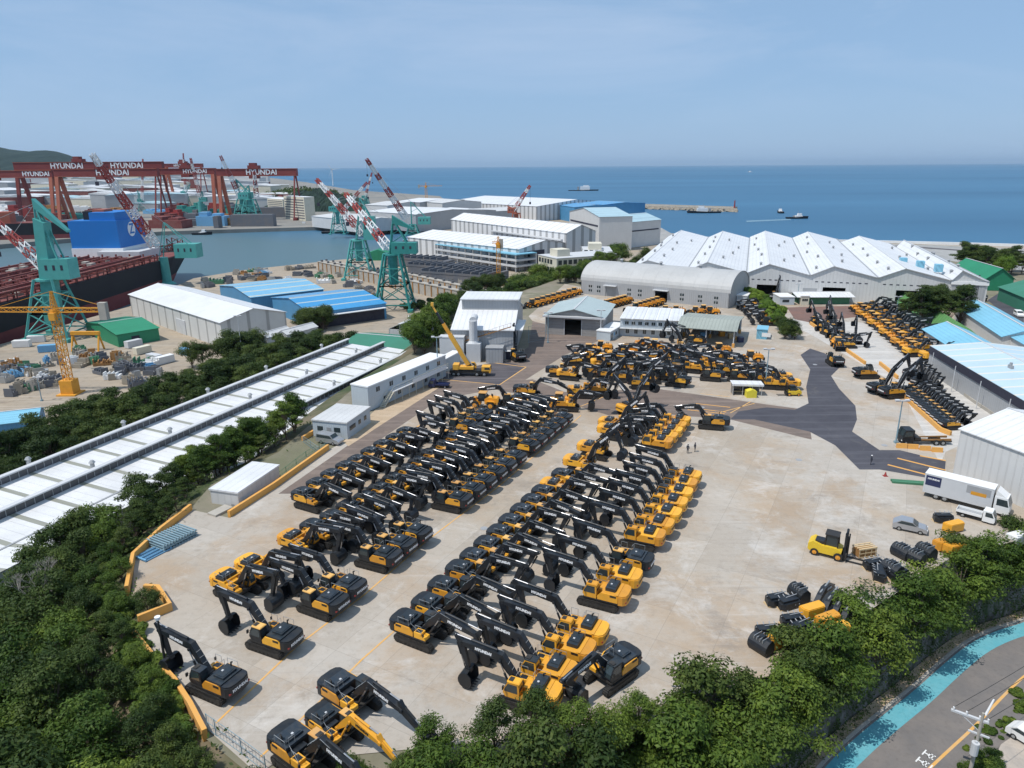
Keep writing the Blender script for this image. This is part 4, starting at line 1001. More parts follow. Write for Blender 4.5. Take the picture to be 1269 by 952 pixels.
# two storey prefab offices
r, L, Wq, H = hall('office_row', 'two storey white prefab office row under five pale roof slabs', 'building', G(768,416), G(843,420), G(845,404), 20, 25.2, 0, 'u', 'hutwall', 'white', {}, {'all': wrow('f', 1, 19, 9, 3.6, 4.6, 1.1)+wrow('f', 1, 19, 7, .9, 2.2, 1.0)}, flat=True, over=.2); clean(r)
for k in range(5):
    x0 = .1+k*L/5; MB().prof([(x0, 5.5), (x0+L/5-.5, 5.5), (x0+L/5-.5, 5.62), (x0, 5.62)], -.8, Wq+.3).build('roof_slab', 'wroof', r)
MB().box(0, L, -1.4, 0, 2.5, 2.62).build('walkway', 'lgrey', r)
m = MB()
for k in range(11): m.bar((k*L/10, -1.35, 2.6), (k*L/10, -1.35, 3.6), .04)
m.bar((0, -1.35, 3.6), (L, -1.35, 3.6), .04); m.build('railing', 'steel', r)
def hut(A, B, C, ze, label, wins=None, wall='hutwall', roof='white', zb=20, name='site_hut', rise=0, axis='u', over=.15, ops={}):
    r, L, Wq, H = hall(name, label, 'building', G(*A, zb) if len(A) == 2 else A, G(*B, zb) if len(B) == 2 else B, G(*C, zb) if len(C) == 2 else C, zb, zb+ze, rise, axis, wall, roof, ops, {'all': []}, flat=rise == 0, over=over)
    ws = wins(L, Wq) if wins else []
    for w in ws:
        side, a, q, z0, z1, mt = w[:6]; nm = w[6] if len(w) > 6 else 'window'; mm = MB(); e = .04
        if side == 'f': mm.box(a, q, -e, .02, z0, z1)
        elif side == 'r': mm.box(L-.02, L+e, a, q, z0, z1)
        elif side == 'l': mm.box(-e, .02, a, q, z0, z1)
        else: mm.box(a, q, Wq-.02, Wq+e, z0, z1)
        mm.build(nm, mt, r)
    clean(r); return r
hut((756,423), (774,412), (748,416), 2.7, 'small white container hut in front of the block warehouse', lambda L, W_: [('f', 1, 2, .1, 2.1, 'glass', 'door'), ('f', 3, 4, 1, 2, 'cont_b'), ('f', 4.6, 5.8, 1, 2, 'glass')])
hut((773,413), (796,416), (798,410), 2.9, 'white porch hut with a four pane window below the office row', lambda L, W_: wrow('f', .5, L-.5, 4, .8, 2.2, .9))
hut((796,416), (835,420), (838,412), 2.8, 'long white container cabin with four small windows below the offices', lambda L, W_: wrow('f', .5, L-.5, 4, 1.0, 2.0, 1.0))
# open canopy
A, B, C = G(840.5,404.6,25), G(911.4,410,25), G(929,392,25); d = (B-A); L = d.length; d.normalize(); n = Vector((-d.y, d.x, 0)); Wd = 20
root = thing('open_canopy', 'grey green roofed open canopy on yellow footed posts', 'canopy', (A.x, A.y, 20), math.atan2(d.y, d.x))
r_ = MB()
for (y0, z0, y1, z1) in ((-.5, 4.9, 7, 6.6), (7, 6.6, Wd+.5, 5.2)):
    r_.add([(-.5,y0,z0),(L+.5,y0,z0),(L+.5,y1,z1),(-.5,y1,z1),(-.5,y0,z0-.18),(L+.5,y0,z0-.18),(L+.5,y1,z1-.18),(-.5,y1,z1-.18)], [(0,1,2,3),(7,6,5,4),(0,4,5,1),(3,2,6,7),(1,5,6,2),(0,3,7,4)])
r_.build('roof', 'canopy', root)
for x in (.3, L*.5, L-.3):
    for y in (.3, Wd*.5, Wd-.3):
        p = MB().tube((x, y, 0), (x, y, 4.9 if y < 1 else 5.2), .16, None, 8).build('post', 'lgrey', root); MB().box(x-.35, x+.35, y-.35, y+.35, 0, 1.2).build('post_base', 'barrier', p)
MB().box(0, L, Wd-.1, Wd, 0, 4.9).build('rear_wall', 'gwall', root)
for x, y, c in ((6, 10, 'cont_b'), (11, 14, 'yel2'), (14, 12, 'wood'), (9, 16, 'grey'), (17, 8, 'navy')):
    o = MB().box(-.8,.8,-.8,.8,0,1.4).box(-.9,.9,-.9,.9,1.4,1.5).build('storage_crate', c, loc=root.matrix_basis @ Vector((x, y, 0))); tag(o, {'cont_b':'blue storage crate in the shade under the open canopy','yel2':'yellow storage crate standing under the open canopy','wood':'pale timber crate standing under the open canopy','grey':'grey storage crate deep under the open canopy','navy':'navy storage crate under the front half of the canopy'}[c], 'crate')
# tall grey factory with monitor roof
A, B = G(566, 447, 20), G(631, 446.5, 20); A = Vector((-16.0, 187, 20)); B = Vector((.4, 185.5, 20)); d = (B-A).normalized(); L = (B-A).length; Wd = 34
root = thing('tall_factory', 'tall grey steel factory with white roofs and raised monitor', 'building', (A.x, A.y, 20), math.atan2(d.y, d.x))
m = MB(); m.box(0, L, 0, .3, 0, 8).box(0, .3, .3, Wd, 0, 8).box(0, L, Wd-.3, Wd, 0, 8)
xr = L; m.box(xr-.3, xr, .3, 6, 0, 8).box(xr-.3, xr, 16, Wd-.3, 0, 8).box(xr-.3, xr, 6, 16, 7, 8); 
m.add([(xr-.3, 0, 8), (xr-.3, Wd, 8), (xr-.3, Wd*.5, 12.6), (xr, 0, 8), (xr, Wd, 8), (xr, Wd*.5, 12.6)], [(0,2,1),(3,4,5),(0,1,4,3),(1,2,5,4),(2,0,3,5)])
m.add([(0, 0, 8), (0, Wd, 8), (0, Wd*.5, 12.6), (.3, 0, 8), (.3, Wd, 8), (.3, Wd*.5, 12.6)], [(0,2,1),(3,4,5),(0,1,4,3),(1,2,5,4),(2,0,3,5)]); m.build('wall', 'gwall', root)
r_ = MB()
for (y0, z0, y1, z1) in ((-.5, 7.95, Wd*.5, 12.7), (Wd*.5, 12.7, Wd+.5, 7.95)): r_.add([(-.4,y0,z0),(L+.4,y0,z0),(L+.4,y1,z1),(-.4,y1,z1),(-.4,y0,z0+.2),(L+.4,y0,z0+.2),(L+.4,y1,z1+.2),(-.4,y1,z1+.2)], [(0,3,2,1),(4,5,6,7),(0,1,5,4),(1,2,6,5),(2,3,7,6),(3,0,4,7)])
r_.build('roof', 'wroof', root)
mo = MB().box(1, L+.35, Wd*.33, Wd*.66, 10.5, 14.2).build('monitor', 'gwall', root); MB().box(.6, L+.8, Wd*.31, Wd*.68, 14.2, 14.5).build('monitor_roof', 'wroof', mo)
MB().box(L+.0, L+2.2, 4.5, 18, 6.9, 7.2).build('door_canopy', 'white', root)
MB().box(L-.05, L+.12, 6.0, 9.5, 0, 6.8).build('sliding_door', 'lgrey', root)
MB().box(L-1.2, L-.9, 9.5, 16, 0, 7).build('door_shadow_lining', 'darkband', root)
MB().tube((6, -2, 5), (6, -2, 11), 1.1, None, 14).tube((6, -2, 11), (6, 1, 11.3), 1.0, None, 14).box(4.2, 8.0, -3.6, -.4, 0, 5).tube((6, -2, 4.9), (6, -2, 5.6), 1.6, 1.1, 14).build('exhaust_duct', 'lgrey', root, smooth=False)
MB().box(9.5, 14, -4, -.2, 0, 4).box(9.4, 14.1, -4.1, -.1, 4, 4.15).build('annex', 'gwall', root)
MB().box(-3, 3.5, -3.0, -.2, 0, 6.5).box(-3.1, 3.6, -3.1, -.1, 6.5, 6.7).build('annex', 'lgrey', root)
m = MB()
for k in range(14): x = 3+k; z = 5+k*.32; m.bar((x, -1.2, z), (x, -1.2, z+1.1), .05)
m.bar((3,-1.2,5),(16,-1.2,9.2),.12).bar((3,-1.2,6.1),(16,-1.2,10.3),.05).bar((3,-.4,5),(16,-.4,9.2),.12); m.build('outside_stair', 'brown', root)
MB().box(14.5, 15.6, -.12, .02, 0, 2.2).build('door', 'darkband', root); MB().box(14.3, 15.8, -.9, 0, 2.4, 2.5).build('door_hood', 'white', root)
# container office with outside stair
A, B, C = Vector((-30.6, 143.6, 0)), Vector((-16.4, 169.8, 0)), Vector((-34.6, 145.8, 0))
r, L, Wq, H = hall('container_office', 'two storey grey container office with outside stair and gallery', 'building', A, B, C, 20, 25.3, 0, 'u', 'hutwall', 'white', {}, {'all': wrow('f', 1, 29, 6, 3.6, 4.7, 1.2)+wrow('f', 3, 29, 5, .9, 2.0, 1.0)}, flat=True, over=.1); clean(r)
MB().box(7, L-1, -1.5, 0, 2.55, 2.7).build('gallery', 'lgrey', r)
m = MB()
for k in range(9): x = 7.2+k*(L-8.4)/8; m.tube((x, -1.45, 0), (x, -1.45, 2.6), .06, None, 5)
for k in range(17): x = 7.2+k*(L-8.4)/16; m.bar((x, -1.45, 2.7), (x, -1.45, 3.8), .04)
m.bar((7, -1.45, 3.8), (L-1, -1.45, 3.8), .06).bar((7, -1.45, 3.3), (L-1, -1.45, 3.3), .04); m.build('gallery_railing', 'cream', r)
m = MB()
for k in range(10): m.box(3.4+k*.36, 3.8+k*.36, -1.4, -.2, .25*k+.1, .25*k+.2)
for y in (-1.4, -.2): m.bar((3.4, y, 0), (7, y, 2.6), .1).bar((3.4, y, 1.1), (7, y, 3.7), .05)
m.build('outside_stair', 'cream', r)
MB().box(14, L-2, -1.56, -1.5, 2.75, 3.6).build('banner', 'white', r)
MB().box(-.03, L+.03, -.03, 0, 2.6, 2.7).build('floor_joint', 'lgrey', r)
hut((514,472), (521,473), (543,458), 2.9, 'small white hut with window at the end of the container office', lambda L, W_: [('l', .8, 1.8, 1.0, 2.0, 'glass'), ('f', .4, 1.2, 1, 2, 'glass')])
hut((540,461), (549,462), (562,449), 3.0, 'low grey hut beside the tall factory exhaust duct', None)
A, B, C = Vector((-38.7, 129.3, 0)), Vector((-31.6, 127.3, 0)), Vector((-28.7, 136.6, 0))
hut(tuple(A), tuple(B), tuple(C), 3.2, 'grey blue flat roofed cabin beside the silver van', lambda L, W_: [('f', 1, 2.2, 1.3, 2.2, 'glass'), ('f', 4.6, 5.9, 1.3, 2.2, 'glass'), ('r', 1, 3.4, 1.4, 2.3, 'glass'), ('r', 4.6, 5.6, 1.4, 2.3, 'glass'), ('r', 7, 8, 1.4, 2.3, 'glass'), ('f', 3, 3.9, .05, 2.1, 'grey', 'door')], roof='groof')
for y in (1.0, 4.6): pass
hut((-47.0, 100.7, 0), (-42.2, 99.3, 0), (-38.9, 109.6, 0), 3.4, 'plain white box container on legs at the yard edge', lambda L, W_: [('f', 3.6, 4.1, .6, 1.5, 'grey', 'service_box')], wall='wwall', roof='wroof', zb=18.8, name='box_container')
# white building at the right edge
A, B = Vector((73.3, 108.6, 0)), Vector((84.5, 94.3, 0))
r, L, Wq, H = hall('white_hall', 'large white panelled hall cut by the right edge behind the trucks', 'building', A, A+(Vector((77.4, 97.1, 0))-A).normalized()*34, Vector((90, 124, 0)), 20, 28.4, 2.2, 'u', 'wwall', 'wroof', over=.3); clean(r)
# hall with dark fascia
A, B = G(1150,459), G(1228,506)
A = Vector((104.6, 172, 0)); B = Vector((96.5, 118, 0)); C = Vector((128, 168, 0))
r, L, Wq, H = hall('banded_hall', 'grey walled hall with dark fascia band and pale blue striped roof', 'building', A, B, C, 20, 26.4, 1.2, 'u', 'gwall', ribbed('roof_pale_stripe', (.50, .64, .72), 'X', 6.0, .05, .45, .2, .0, panel=5, pcol=(.68, .66, .58)), over=.2); clean(r)
MB().box(-.1, L+.1, -.22, 0, 4.6, 6.45).build('fascia_band', 'darkband', r)
MB().box(-.1, L+.1, Wq, Wq+.22, 4.6, 6.45).build('fascia_band', 'darkband', r)
for x in (6, 18, 30, 42): MB().tube((x, -1.6, 0), (x, -1.6, 6.2), .09, None, 6).build('pipe', 'lgrey', r)
for x in (22, 36): MB().box(x, x+1.6, 7, 7.5, 7.2, 8.0).tube((x+.8, 7.2, 8), (x+.8, 7.2, 8.6), .3).build('roof_vent', 'grey', r)
def roofed(A, B, C, zb, ze, rise, axis, label, wall, roof, name='shed', over=.5, ops={}, cat='building', wins={}):
    r, L, W_, H = hall(name, label, cat, A, B, C, zb, ze, rise, axis, wall, roof, ops, wins, over=over); clean(r); return r, L, W_
z = 24.5
roofed(G(1145,408,z), G(1196,441,z), G(1178,398,z), 20, z, 2.2, 'u', 'sky blue gabled shed roof right of the sloping green screen', 'wwall', 'lblue')
roofed(G(1196,441,z), G(1262,461,z), G(1235,428,z), 20, z-1, 1.6, 'u', 'flat pale blue shed roof joined behind the banded hall', 'wwall', 'lblue')
roofed(G(1185,379,z), G(1243,417,z), G(1215,371,z), 20, z, 2.2, 'u', 'long sky blue shed roof reaching down to the right edge', 'wwall', 'lblue')
roofed(G(1250,415,z), G(1330,460,z), G(1290,400,z), 20, z, 2, 'u', 'white ended blue shed cut by the right edge', 'wwall', 'lblue')
roofed(G(1180,334,24), G(1222,348,24), G(1238,343,24), 20, 25, 4, 'u', 'bright green tent hall beside the end of the white factory', 'green', 'green', name='tent_hall')
roofed(G(1238,359,24), G(1300,385,24), G(1320,360,24), 20, 25, 4, 'u', 'dark green tent hall cut by the right edge', 'tarp', 'tarp', name='tent_hall')
# long white shelter, guard huts
r, L, W_ = roofed(G(990,377), G(1052,377), G(1052,372), 20, 23, .8, 'u', 'long low white shelter roof in front of the factory doors', 'hoseg', 'wroof', name='shelter', over=1.5)
hut((966,378), (984,378), (984,373), 2.8, 'small grey guard hut left of the cream hut', lambda L, W_: wrow('f', 1, L-2, 3, 1, 2, .9))
hut((992,378), (1002,378), (1002,374), 3.2, 'tiny cream hut between guard hut and white shelter', lambda L, W_: wrow('f', .4, L-.4, 3, 1.4, 2.3, .6), wall='cream')
hut((937,420), (950,421), (950,416), 2.8, 'pale blue cabin at the foot of the light green hedge', lambda L, W_: [('f', 1.5, 4, .8, 2, 'white')], wall='lblue', roof='lblue')
hut((912,378), (925,379), (925,372), 3.5, 'grey box shed at the end of the vaulted hall', None)
# smoking shelter by the cluster
A = G(908, 490); root = thing('glazed_shelter', 'white roofed glazed shelter beside the machine cluster', 'shelter', A, R(-6))
MB().prof([(-.3, 2.6), (6.6, 2.6), (6.6, 2.75), (-.3, 2.75)], -.3, 2.8).box(-.3, 6.6, -.3, -.1, 2.3, 2.6).build('roof', 'wroof', root)
for x in (0, 2.1, 4.2, 6.3):
    for y in (0, 2.5): MB().tube((x, y, 0), (x, y, 2.6), .06, None, 6).build('post', 'lgrey', root)
MB().box(0, 6.3, 2.45, 2.5, .1, 2.5).box(0, .05, 0, 2.5, .1, 2.4).build('glass_panel', glassy('smoked_panel', (.10, .10, .10), .2), root)
MB().box(.5, 5.8, 1.5, 2.2, .35, .5).build('bench', 'wood', root)
# ------------------------------------------------------------------ saw-tooth hall left of the yard
u = Vector((math.cos(R(69.5)), math.sin(R(69.5)), 0)); nn = Vector((u.y, -u.x, 0))
def saw(name, label, t0, t1, crests, zc, lo, zb, wide=8.6, edge=True, cut=None):
    o = u*t0+nn*crests[0]; root = thing(name, label, 'building', (o.x, o.y, zb), math.atan2(u.y, u.x)); L = t1-t0
    H = zc-zb; h2 = lo-zb
    for k, c in enumerate(crests):
        y = -(c-crests[0]); s0 = 0 if not cut or k != cut[0] else cut[1]-t0      # local y is to the left of u, crests go right
        m = MB()
        def slab(y0, z0, y1, z1, mm): mm.add([(s0,y0,z0),(L,y0,z0),(L,y1,z1),(s0,y1,z1),(s0,y0,z0-.15),(L,y0,z0-.15),(L,y1,z1-.15),(s0,y1,z1-.15)], [(0,3,2,1),(4,5,6,7),(0,1,5,4),(1,2,6,5),(2,3,7,6),(3,0,4,7)])
        slab(y+4.2, h2, y, H, m); m.build('roof', M_['saw_a'], root)
        m = MB(); slab(y-.05, h2+.5, y-wide, h2-.02, m); m.build('roof', M_['saw_b'], root)
        g = MB().box(s0, L, y-.05, y+.1, h2+.3, H-.2).build('clerestory_window', 'clere', root)
        f = MB()
        n_ = int((L-s0)/1.6)
        for i in range(n_): f.box(s0+i*1.6, s0+i*1.6+.12, y-.12, y-.051, h2+.3, H-.2)
        f.box(s0, L, y-.16, y-.05, H-.35, H-.02); f.build('mullion', 'grey', g)
        MB().box(s0, L, y-.6, y+.45, H-.12, H+.1).build('ridge_cap', 'lgrey', root)
        MB().box(s0, L, y-wide-.2, y-wide+.2, h2-.0, h2+.12).build('gutter', 'grey', root)
        v = MB(); rr = random.Random(k)
        for i in range(int(L/22)):
            x = s0+8+i*22+rr.uniform(-4, 4)
            if x > L-4: continue
            v.tube((x, y+1.7, H-1.2), (x, y+1.7, H+.5), .38, None, 8).tube((x, y+1.7, H+.5), (x, y+1.7, H+.9), .6, .3, 8)
        if v.v: v.build('roof_vents', 'steel', root)
    if cut:
        m = MB(); y0 = -(crests[1]-crests[0])-wide; L2_ = cut[1]-t0
        m.add([(0,y0,h2),(L2_,y0,h2),(L2_,y0-7.5,h2+.9),(0,y0-7.5,h2+.9),(0,y0,h2-.15),(L2_,y0,h2-.15),(L2_,y0-7.5,h2+.75),(0,y0-7.5,h2+.75)], [(3,2,1,0),(4,5,6,7),(4,0,1,5),(1,2,6,5),(2,3,7,6),(3,0,4,7)])
        m.build('roof', M_['saw_b'], root); MB().box(0, L2_, y0-7.5, y0-7.2, 0, h2+.7).box(L2_-.3, L2_, y0-12, y0-.2, 0, h2+1.8).build('wall', 'wwall', root)
    yl = 4.2; yr = -(crests[-1]-crests[0])-wide if not cut else -(crests[1]-crests[0])-wide
    wm = MB().box(0, L, yl-.3, yl, 0, h2-.1).box(0, L, yr, yr+.3, 0, h2-.1).box(L-.3, L, yr, yl, 0, h2-.1).box(0, .3, yr, yl, 0, h2-.1)
    wm.build('wall', 'wwall', root); return root
M_['clere'] = glassy('clerestory_glass', (.07, .075, .085), .35)
M_['saw_a'] = ribbed('saw_roof_lines', (.74, .745, .75), 'X', 3.4, .05, .5, .3, .5, w=.045)
M_['saw_b'] = ribbed('saw_roof_panels', (.74, .74, .735), 'X', 1.9, .03, .5, .35, .16, panel=6.2, pcol=(.30, .30, .25), w=.05)
saw('sawtooth_factory', 'huge white saw-tooth roofed factory left of the wooded slope', 30, 184, [-123.0, -110.5, -98.0], 19.0, 17.0, 8, 8.4, cut=(2, 93))
saw('sawtooth_factory', 'smaller far saw-tooth factory behind the green gabled roof', 214, 262, [-144+22, -133.5+22], 17.5, 15.6, 4, 6.5)
z = 13
roofed(G(379,421,z), G(437,437,z), G(395,404,z), 8, 13, 2.6, 'v', 'dark green gabled roof hall behind the saw-tooth factory', 'tarp', 'tarp') if False else None
A = u*188+nn*(-128); B = u*188+nn*(-86); C = u*206+nn*(-128)
roofed(A, B, C, 8, 15.6, 1.8, 'u', 'dark green gabled roof hall behind the saw-tooth factory', 'tarp', 'tarp')
# plant sheds beside the trees behind the saw-tooth
for q in [((318,432),(333,434),(337,421),'white gabled plant shed with grey roof among the trees left'),((345,428),(357,430),(362,419),'white gabled plant shed beside the open lorry bay'),((358,424),(370,426),(374,416),'white gabled plant shed nearest the green hall')]:
    hut(q[0], q[1], q[2], 4.5, q[3], None, wall='wwall', roof='groof', zb=8, rise=1.2, axis='v', name='plant_shed', over=.3)
# ------------------------------------------------------------------ shipyard sheds
def shed(qA, qB, qC, ze, rise, axis, label, wall, roof, zb=4, **k):
    return roofed(G(*qA, ze), G(*qB, ze), G(*qC, ze), zb, ze, rise, axis, label, wall, roof, **k)
M_['bay'] = ribbed('wall_white_bays', (.62, .62, .60), 'XY', 8, .1, .6, .25, .8)
r, L, W_ = shed((160,365), (273,400), (354,387), 14, 3.5, 'u', 'large white ribbed shed beside the black ship and trees', 'bay', 'wroof', name='ship_shed')
MB().box(L*.55, L*.55+9, -.3, 0, 0, 6).build('roller_door', 'lgrey', r)
shed((272,354), (311,369), (385,354), 11, 2.5, 'v', 'pale blue gabled shed behind the white ship shed', 'wblue', 'sblue', ops={})
r, L, W_ = shed((337,369), (385,388), (462,371), 11, 3, 'v', 'strong blue gabled shed with white edged open front', 'wblue', 'rblue')
MB().box(L-0, L+2.5, 1, W_-1, 5.2, 5.5).build('front_canopy', 'white', r); MB().box(L-.02, L+.05, 1, W_-1, 0, 5.2).build('opening_shade_panel', 'darkband', r)  # dark panel stands in for the shade of the open front
r, L, W_ = shed((106,400), (145,415), (197,407), 9, 2, 'v', 'green tarpaulin shed below the black hull', 'green', 'green', name='tent_hall')
MB().box(L-.05, L+.06, 5, 8, 0, 3.5).box(6, 9, -.06, .02, 0, 3.5).build('door', 'darkband', r)
shed((-40,530), (45,520), (62,505), 9, 1.5, 'u', 'pale blue roof shed cut by the left edge below the crane', 'wblue', 'lblue')
def shedW(qA, qB, W0, ze, rise, axis, label, wall, roof, zb=4, **k):
    A_, B_ = G(*qA, ze), G(*qB, ze); d_ = (B_-A_).normalized()
    return roofed(A_, B_, B_+Vector((-d_.y, d_.x, 0))*W0, zb, ze, rise, axis, label, wall, roof, **k)
r, L, W_ = shedW((505,294), (643,309), 50, 18, 4, 'u', 'low white shipyard hall with dark stripes and wide doorway', 'strip', 'strip_roof', name='striped_hall')
MB().box(L-.05, L+.3, 8, 24, 0, 12).build('doorway', 'darkband', r)  # solid dark panel in place of the shade inside the doorway
r, L, W_ = shedW((559,272), (702,289), 26, 25.5, 5, 'u', 'tall white shipyard hall with dark wall stripes behind the lower one', 'strip', 'strip_roof', name='striped_hall')
MB().box(L*.42, L-4, -2, 0, 16, 17).build('wall_canopy', 'lgrey', r)
M_['tealr2'] = ribbed('roof_teal_stripe', (.40, .56, .62), 'X', 9, .1, .5, .2, .3)
r, L, W_ = shedW((743,273), (781,275.5), 42, 25, 5, 'v', 'big white hall with pale teal roof facing the sea', 'wwall', 'tealr2', name='sea_hall')
m = MB(); m.box(3, L-3, -.2, 0, 12, 13.2).box(L, L+.2, 3, W_-3, 13, 14); m.build('window_band', 'darkband', r)
r, L, W_ = shedW((706,262), (743,269), 28, 31, 5, 'v', 'taller white hall with blue tinted roof behind the sea hall', 'wwall', 'tealr2', name='sea_hall')
MB().box(3, L-3, -.2, 0, 19, 20.3).build('window_band', 'darkband', r)
for (a, q, c, ze, lab) in [((667,316),(690,321),(722,307),22,'cream office block with rows of dark windows beside the trees'),((720,306),(722,312),(752,302),20,'narrow cream office block beneath the big white hall')]:
    A_, B_, C_ = G(*a, ze), G(*q, ze), G(*c, ze)
    r, L, W_, H = hall('office_block', lab, 'building', A_, B_, C_, 4, ze, 0, 'u', 'cream', 'lgrey', flat=True, over=.2); clean(r)
    for fl in range(4):
        m = MB(); [m.box(1+i*3.2, 3.2+i*3.2, -.12, .02, 2+fl*4.2, 4.4+fl*4.2) for i in range(int((L-2)/3.2))]; m.build('window_row', 'glass', r)
        m = MB(); [m.box(L-.02, L+.12, 1+i*3.2, 3.2+i*3.2, 2+fl*4.2, 4.4+fl*4.2) for i in range(int((W_-2)/3.2))]; m.build('window_row', 'glass', r)
    MB().box(L*.3, L*.7, 4, 12, H, H+4).build('stair_tower', 'cream', r)
for (a, q, dz, lab) in [((540,322),(640,338),9,'long blue roofed open workshop in front of the striped hall'),((500,315),(533,320),9,'short blue roofed open workshop left of the long one')]:
    A_, B_ = G(*a, 4), G(*q, 4); d = (B_-A_).normalized(); n_ = Vector((-d.y, d.x, 0)); L = (B_-A_).length
    root = thing('open_workshop', lab, 'building', A_, math.atan2(d.y, d.x))
    MB().box(0, L, 0, 18, 11, 11.6).build('roof', 'rblue' if L < 10 else 'lblue', root); MB().box(0, L, 17, 18, 0, 11).build('rear_wall', 'wwall', root)
    for zz in (3.2, 7): MB().box(0, L, 0, 17, zz, zz+1.2).build('floor_slab', 'lgrey', root)
    for i in range(int(L/9)+1): MB().box(i*9-.4, i*9+.4, .2, 1.0, 0, 11).build('column', 'grey', root)
# halls out by the sea wall
shed((553,250), (665,256), (672,247), 22, 6, 'u', 'long white arched hall on the far quay edge', 'strip', 'wroof', name='quay_hall')
shed((684,253), (712,257), (716,250), 22, 2, 'u', 'bright blue quay hall left of its twin', 'wblue', 'rblue', name='quay_hall')
shed((716,252), (748,254), (750,249), 24, 2, 'u', 'bright blue quay hall right of its twin', 'wblue', 'rblue', name='quay_hall')
shed((551,262), (575,264), (590,257), 18, 3, 'v', 'grey open fronted hall beside the rock spit', 'gwall', 'groof', name='quay_hall')
for i, (a, q, c, ze) in enumerate([((455,262),(515,266),(520,256),22),((452,254),(480,255),(482,250),24),((490,250),(520,251),(522,246),26),((522,250),(548,252),(550,247),26),((525,262),(548,264),(552,256),20)]):
    shed(a, q, c, ze, 3, 'u', f'{ORD[i+1]} of five pale industrial halls behind the harbour mouth', ['gwall','wwall'][i % 2], ['wroof','groof'][i % 2], name='quay_hall')
# breakwater
A_, B_ = G(780,258,0), G(912,262.5,0)
m = MB(); d = (B_-A_); n_ = 60; rr = random.Random(5)
root = thing('breakwater', 'long concrete and rock breakwater reaching into the sea', 'breakwater', A_, math.atan2(d.y, d.x)); L = d.length
MB().box(0, L, -4, 4, -2, 5.5).box(0, L, 3, 5, 5.5, 7.5).build('wall', 'conc', root)
m = MB()
for i in range(220):
    x = rr.uniform(0, L+6); s = rr.uniform(1.5, 3.2); y = rr.uniform(-13, -4); zz = 3.5+(y+4)*.4
    m.add([(x+s*a, y+s*b_, zz+s*c_) for a, b_, c_ in ((1,0,0),(0,1,0),(-1,0,0),(0,-1,0),(0,0,1),(0,0,-1))], [(0,1,4),(1,2,4),(2,3,4),(3,0,4),(1,0,5),(2,1,5),(3,2,5),(0,3,5)])
m.build('armour_rock', 'rock', root); MB().tube((L-3,0,5),(L-3,0,17),1.3,.8,8).build('beacon', 'red', root)
A_, B_ = G(470,289,1), G(556,276,1); m = MB(); L = (B_-A_).length; d = (B_-A_).normalized(); n_ = Vector((-d.y, d.x, 0))
for i in range(700):
    t = rr.uniform(0, 1); w = 6+18*t; p = A_+d*L*t+n_*rr.uniform(-w, w)+Vector((0, 0, rr.uniform(0, 4))); s = rr.uniform(1.5, 3.5)
    m.add([p+Vector((s*a, s*b_, s*c_)) for a, b_, c_ in ((1,0,0),(0,1,0),(-1,0,0),(0,-1,0),(0,0,1),(0,0,-1))], [(0,1,4),(1,2,4),(2,3,4),(3,0,4),(1,0,5),(2,1,5),(3,2,5),(0,3,5)])
tag(m.build('rock_spit', 'rock'), kind='stuff')
sheet('coast_apron', PX([(700,249),(760,256),(800,272),(835,291),(1000,301),(1120,303),(1269,308),(1420,314),(1420,345),(1180,330),(1100,312),(850,300),(800,300)], 4), 4.05, ground_mat('coast_concrete', (.30,.30,.29), (.38,.375,.36), .04))
# coast road at right
strip('coast_road', PX([(1060,303),(1130,306),(1200,311),(1330,318)], 4.1), 9, 4.1, 'asph')
strip('coast_road', PX([(1060,300),(1130,302),(1200,306),(1330,311)], 4.1), 7, 4.15, 'conc')
strip('sea_wall', PX([(960,299.5),(1060,300.5),(1200,304),(1330,308)], 4), 2, 4, 'white', None, 2.2, 'pale sea wall along the right hand coast', 'wall')
sheet('side_street', PX([(1224,372),(1240,362),(1269,390),(1269,410)], 20), 20.01, 'asphd')
# right-hand street strip next to factory
M_['jred'] = paint('jib_red', (.36, .06, .05), .55, 0, .3, .2)
# ------------------------------------------------------------------ cranes
def goliath(pl, pr, Y, zt, th, label, mat='maroon', texts=(), leg='orange', rigid=0, group='gantry cranes over the far docks', rail=True):
    A = PA(pl, 212, Y); B = PA(pr, 212, Y); L = B.x-A.x
    root = thing('gantry_crane', label, 'crane', (A.x, Y, 4)); H = zt-4
    g = MB().box(0, L, -4, 4, H-th, H); go = g.build('girder', mat, root)
    MB().box(0, L, -4.6, -4.1, H-th+.3, H-th+.8).box(0, L, -4.6, -4.1, H-.6, H).build('walkway', 'orange', go)
    for (px, s, m_) in texts:
        x = PA(px, 212, Y).x-A.x; text_obj('HYUNDAI', th*s, M_['letter'], go, face_mtx((x, -4.2, H-th*.5), (1, 0, 0), (0, 0, 1)), bold=th*.022, ext=.05)
        m = MB(); m.tube((x-th*s*3.1, -4.15, H-th*.5-1.2), (x-th*s*3.1, -4.15, H-th*.5+2.4), 2.4, .1, 3); 
    for i, x in enumerate((3, L-3)):
        for s in (-1, 1):
            l = MB(); w = 3.4 if i == rigid else 1.8
            x1 = x; 
            if i != rigid: l.tube((x, s*3, H-th), (x+s*1.5, s*17, 0), w*.62, w*.5, 4)
            else:
                l.tube((x, s*3, H-th), (x+2, s*17, 0), w*.9, w*.7, 4)
            l.build('leg', leg if i == rigid else mat, root)
        MB().box(x-2, x+2, -20, 20, 0, 3).build('bogie', mat, root)
    MB().box(L*.4, L*.4+14, -5, 5, H, H+4).box(L*.4+2, L*.4+10, -4.4, 4.4, H+4, H+7).box(L*.4+1, L*.4+12, -6, 6, H-th-3, H-th).build('trolley', mat, root)
    return root
goliath(20, 203, 1010, 79, 10.5, 'tallest red gantry crane with two name boards above the others', texts=((86, .95, 0), (160, .95, 0)), rigid=0, leg='maroon')
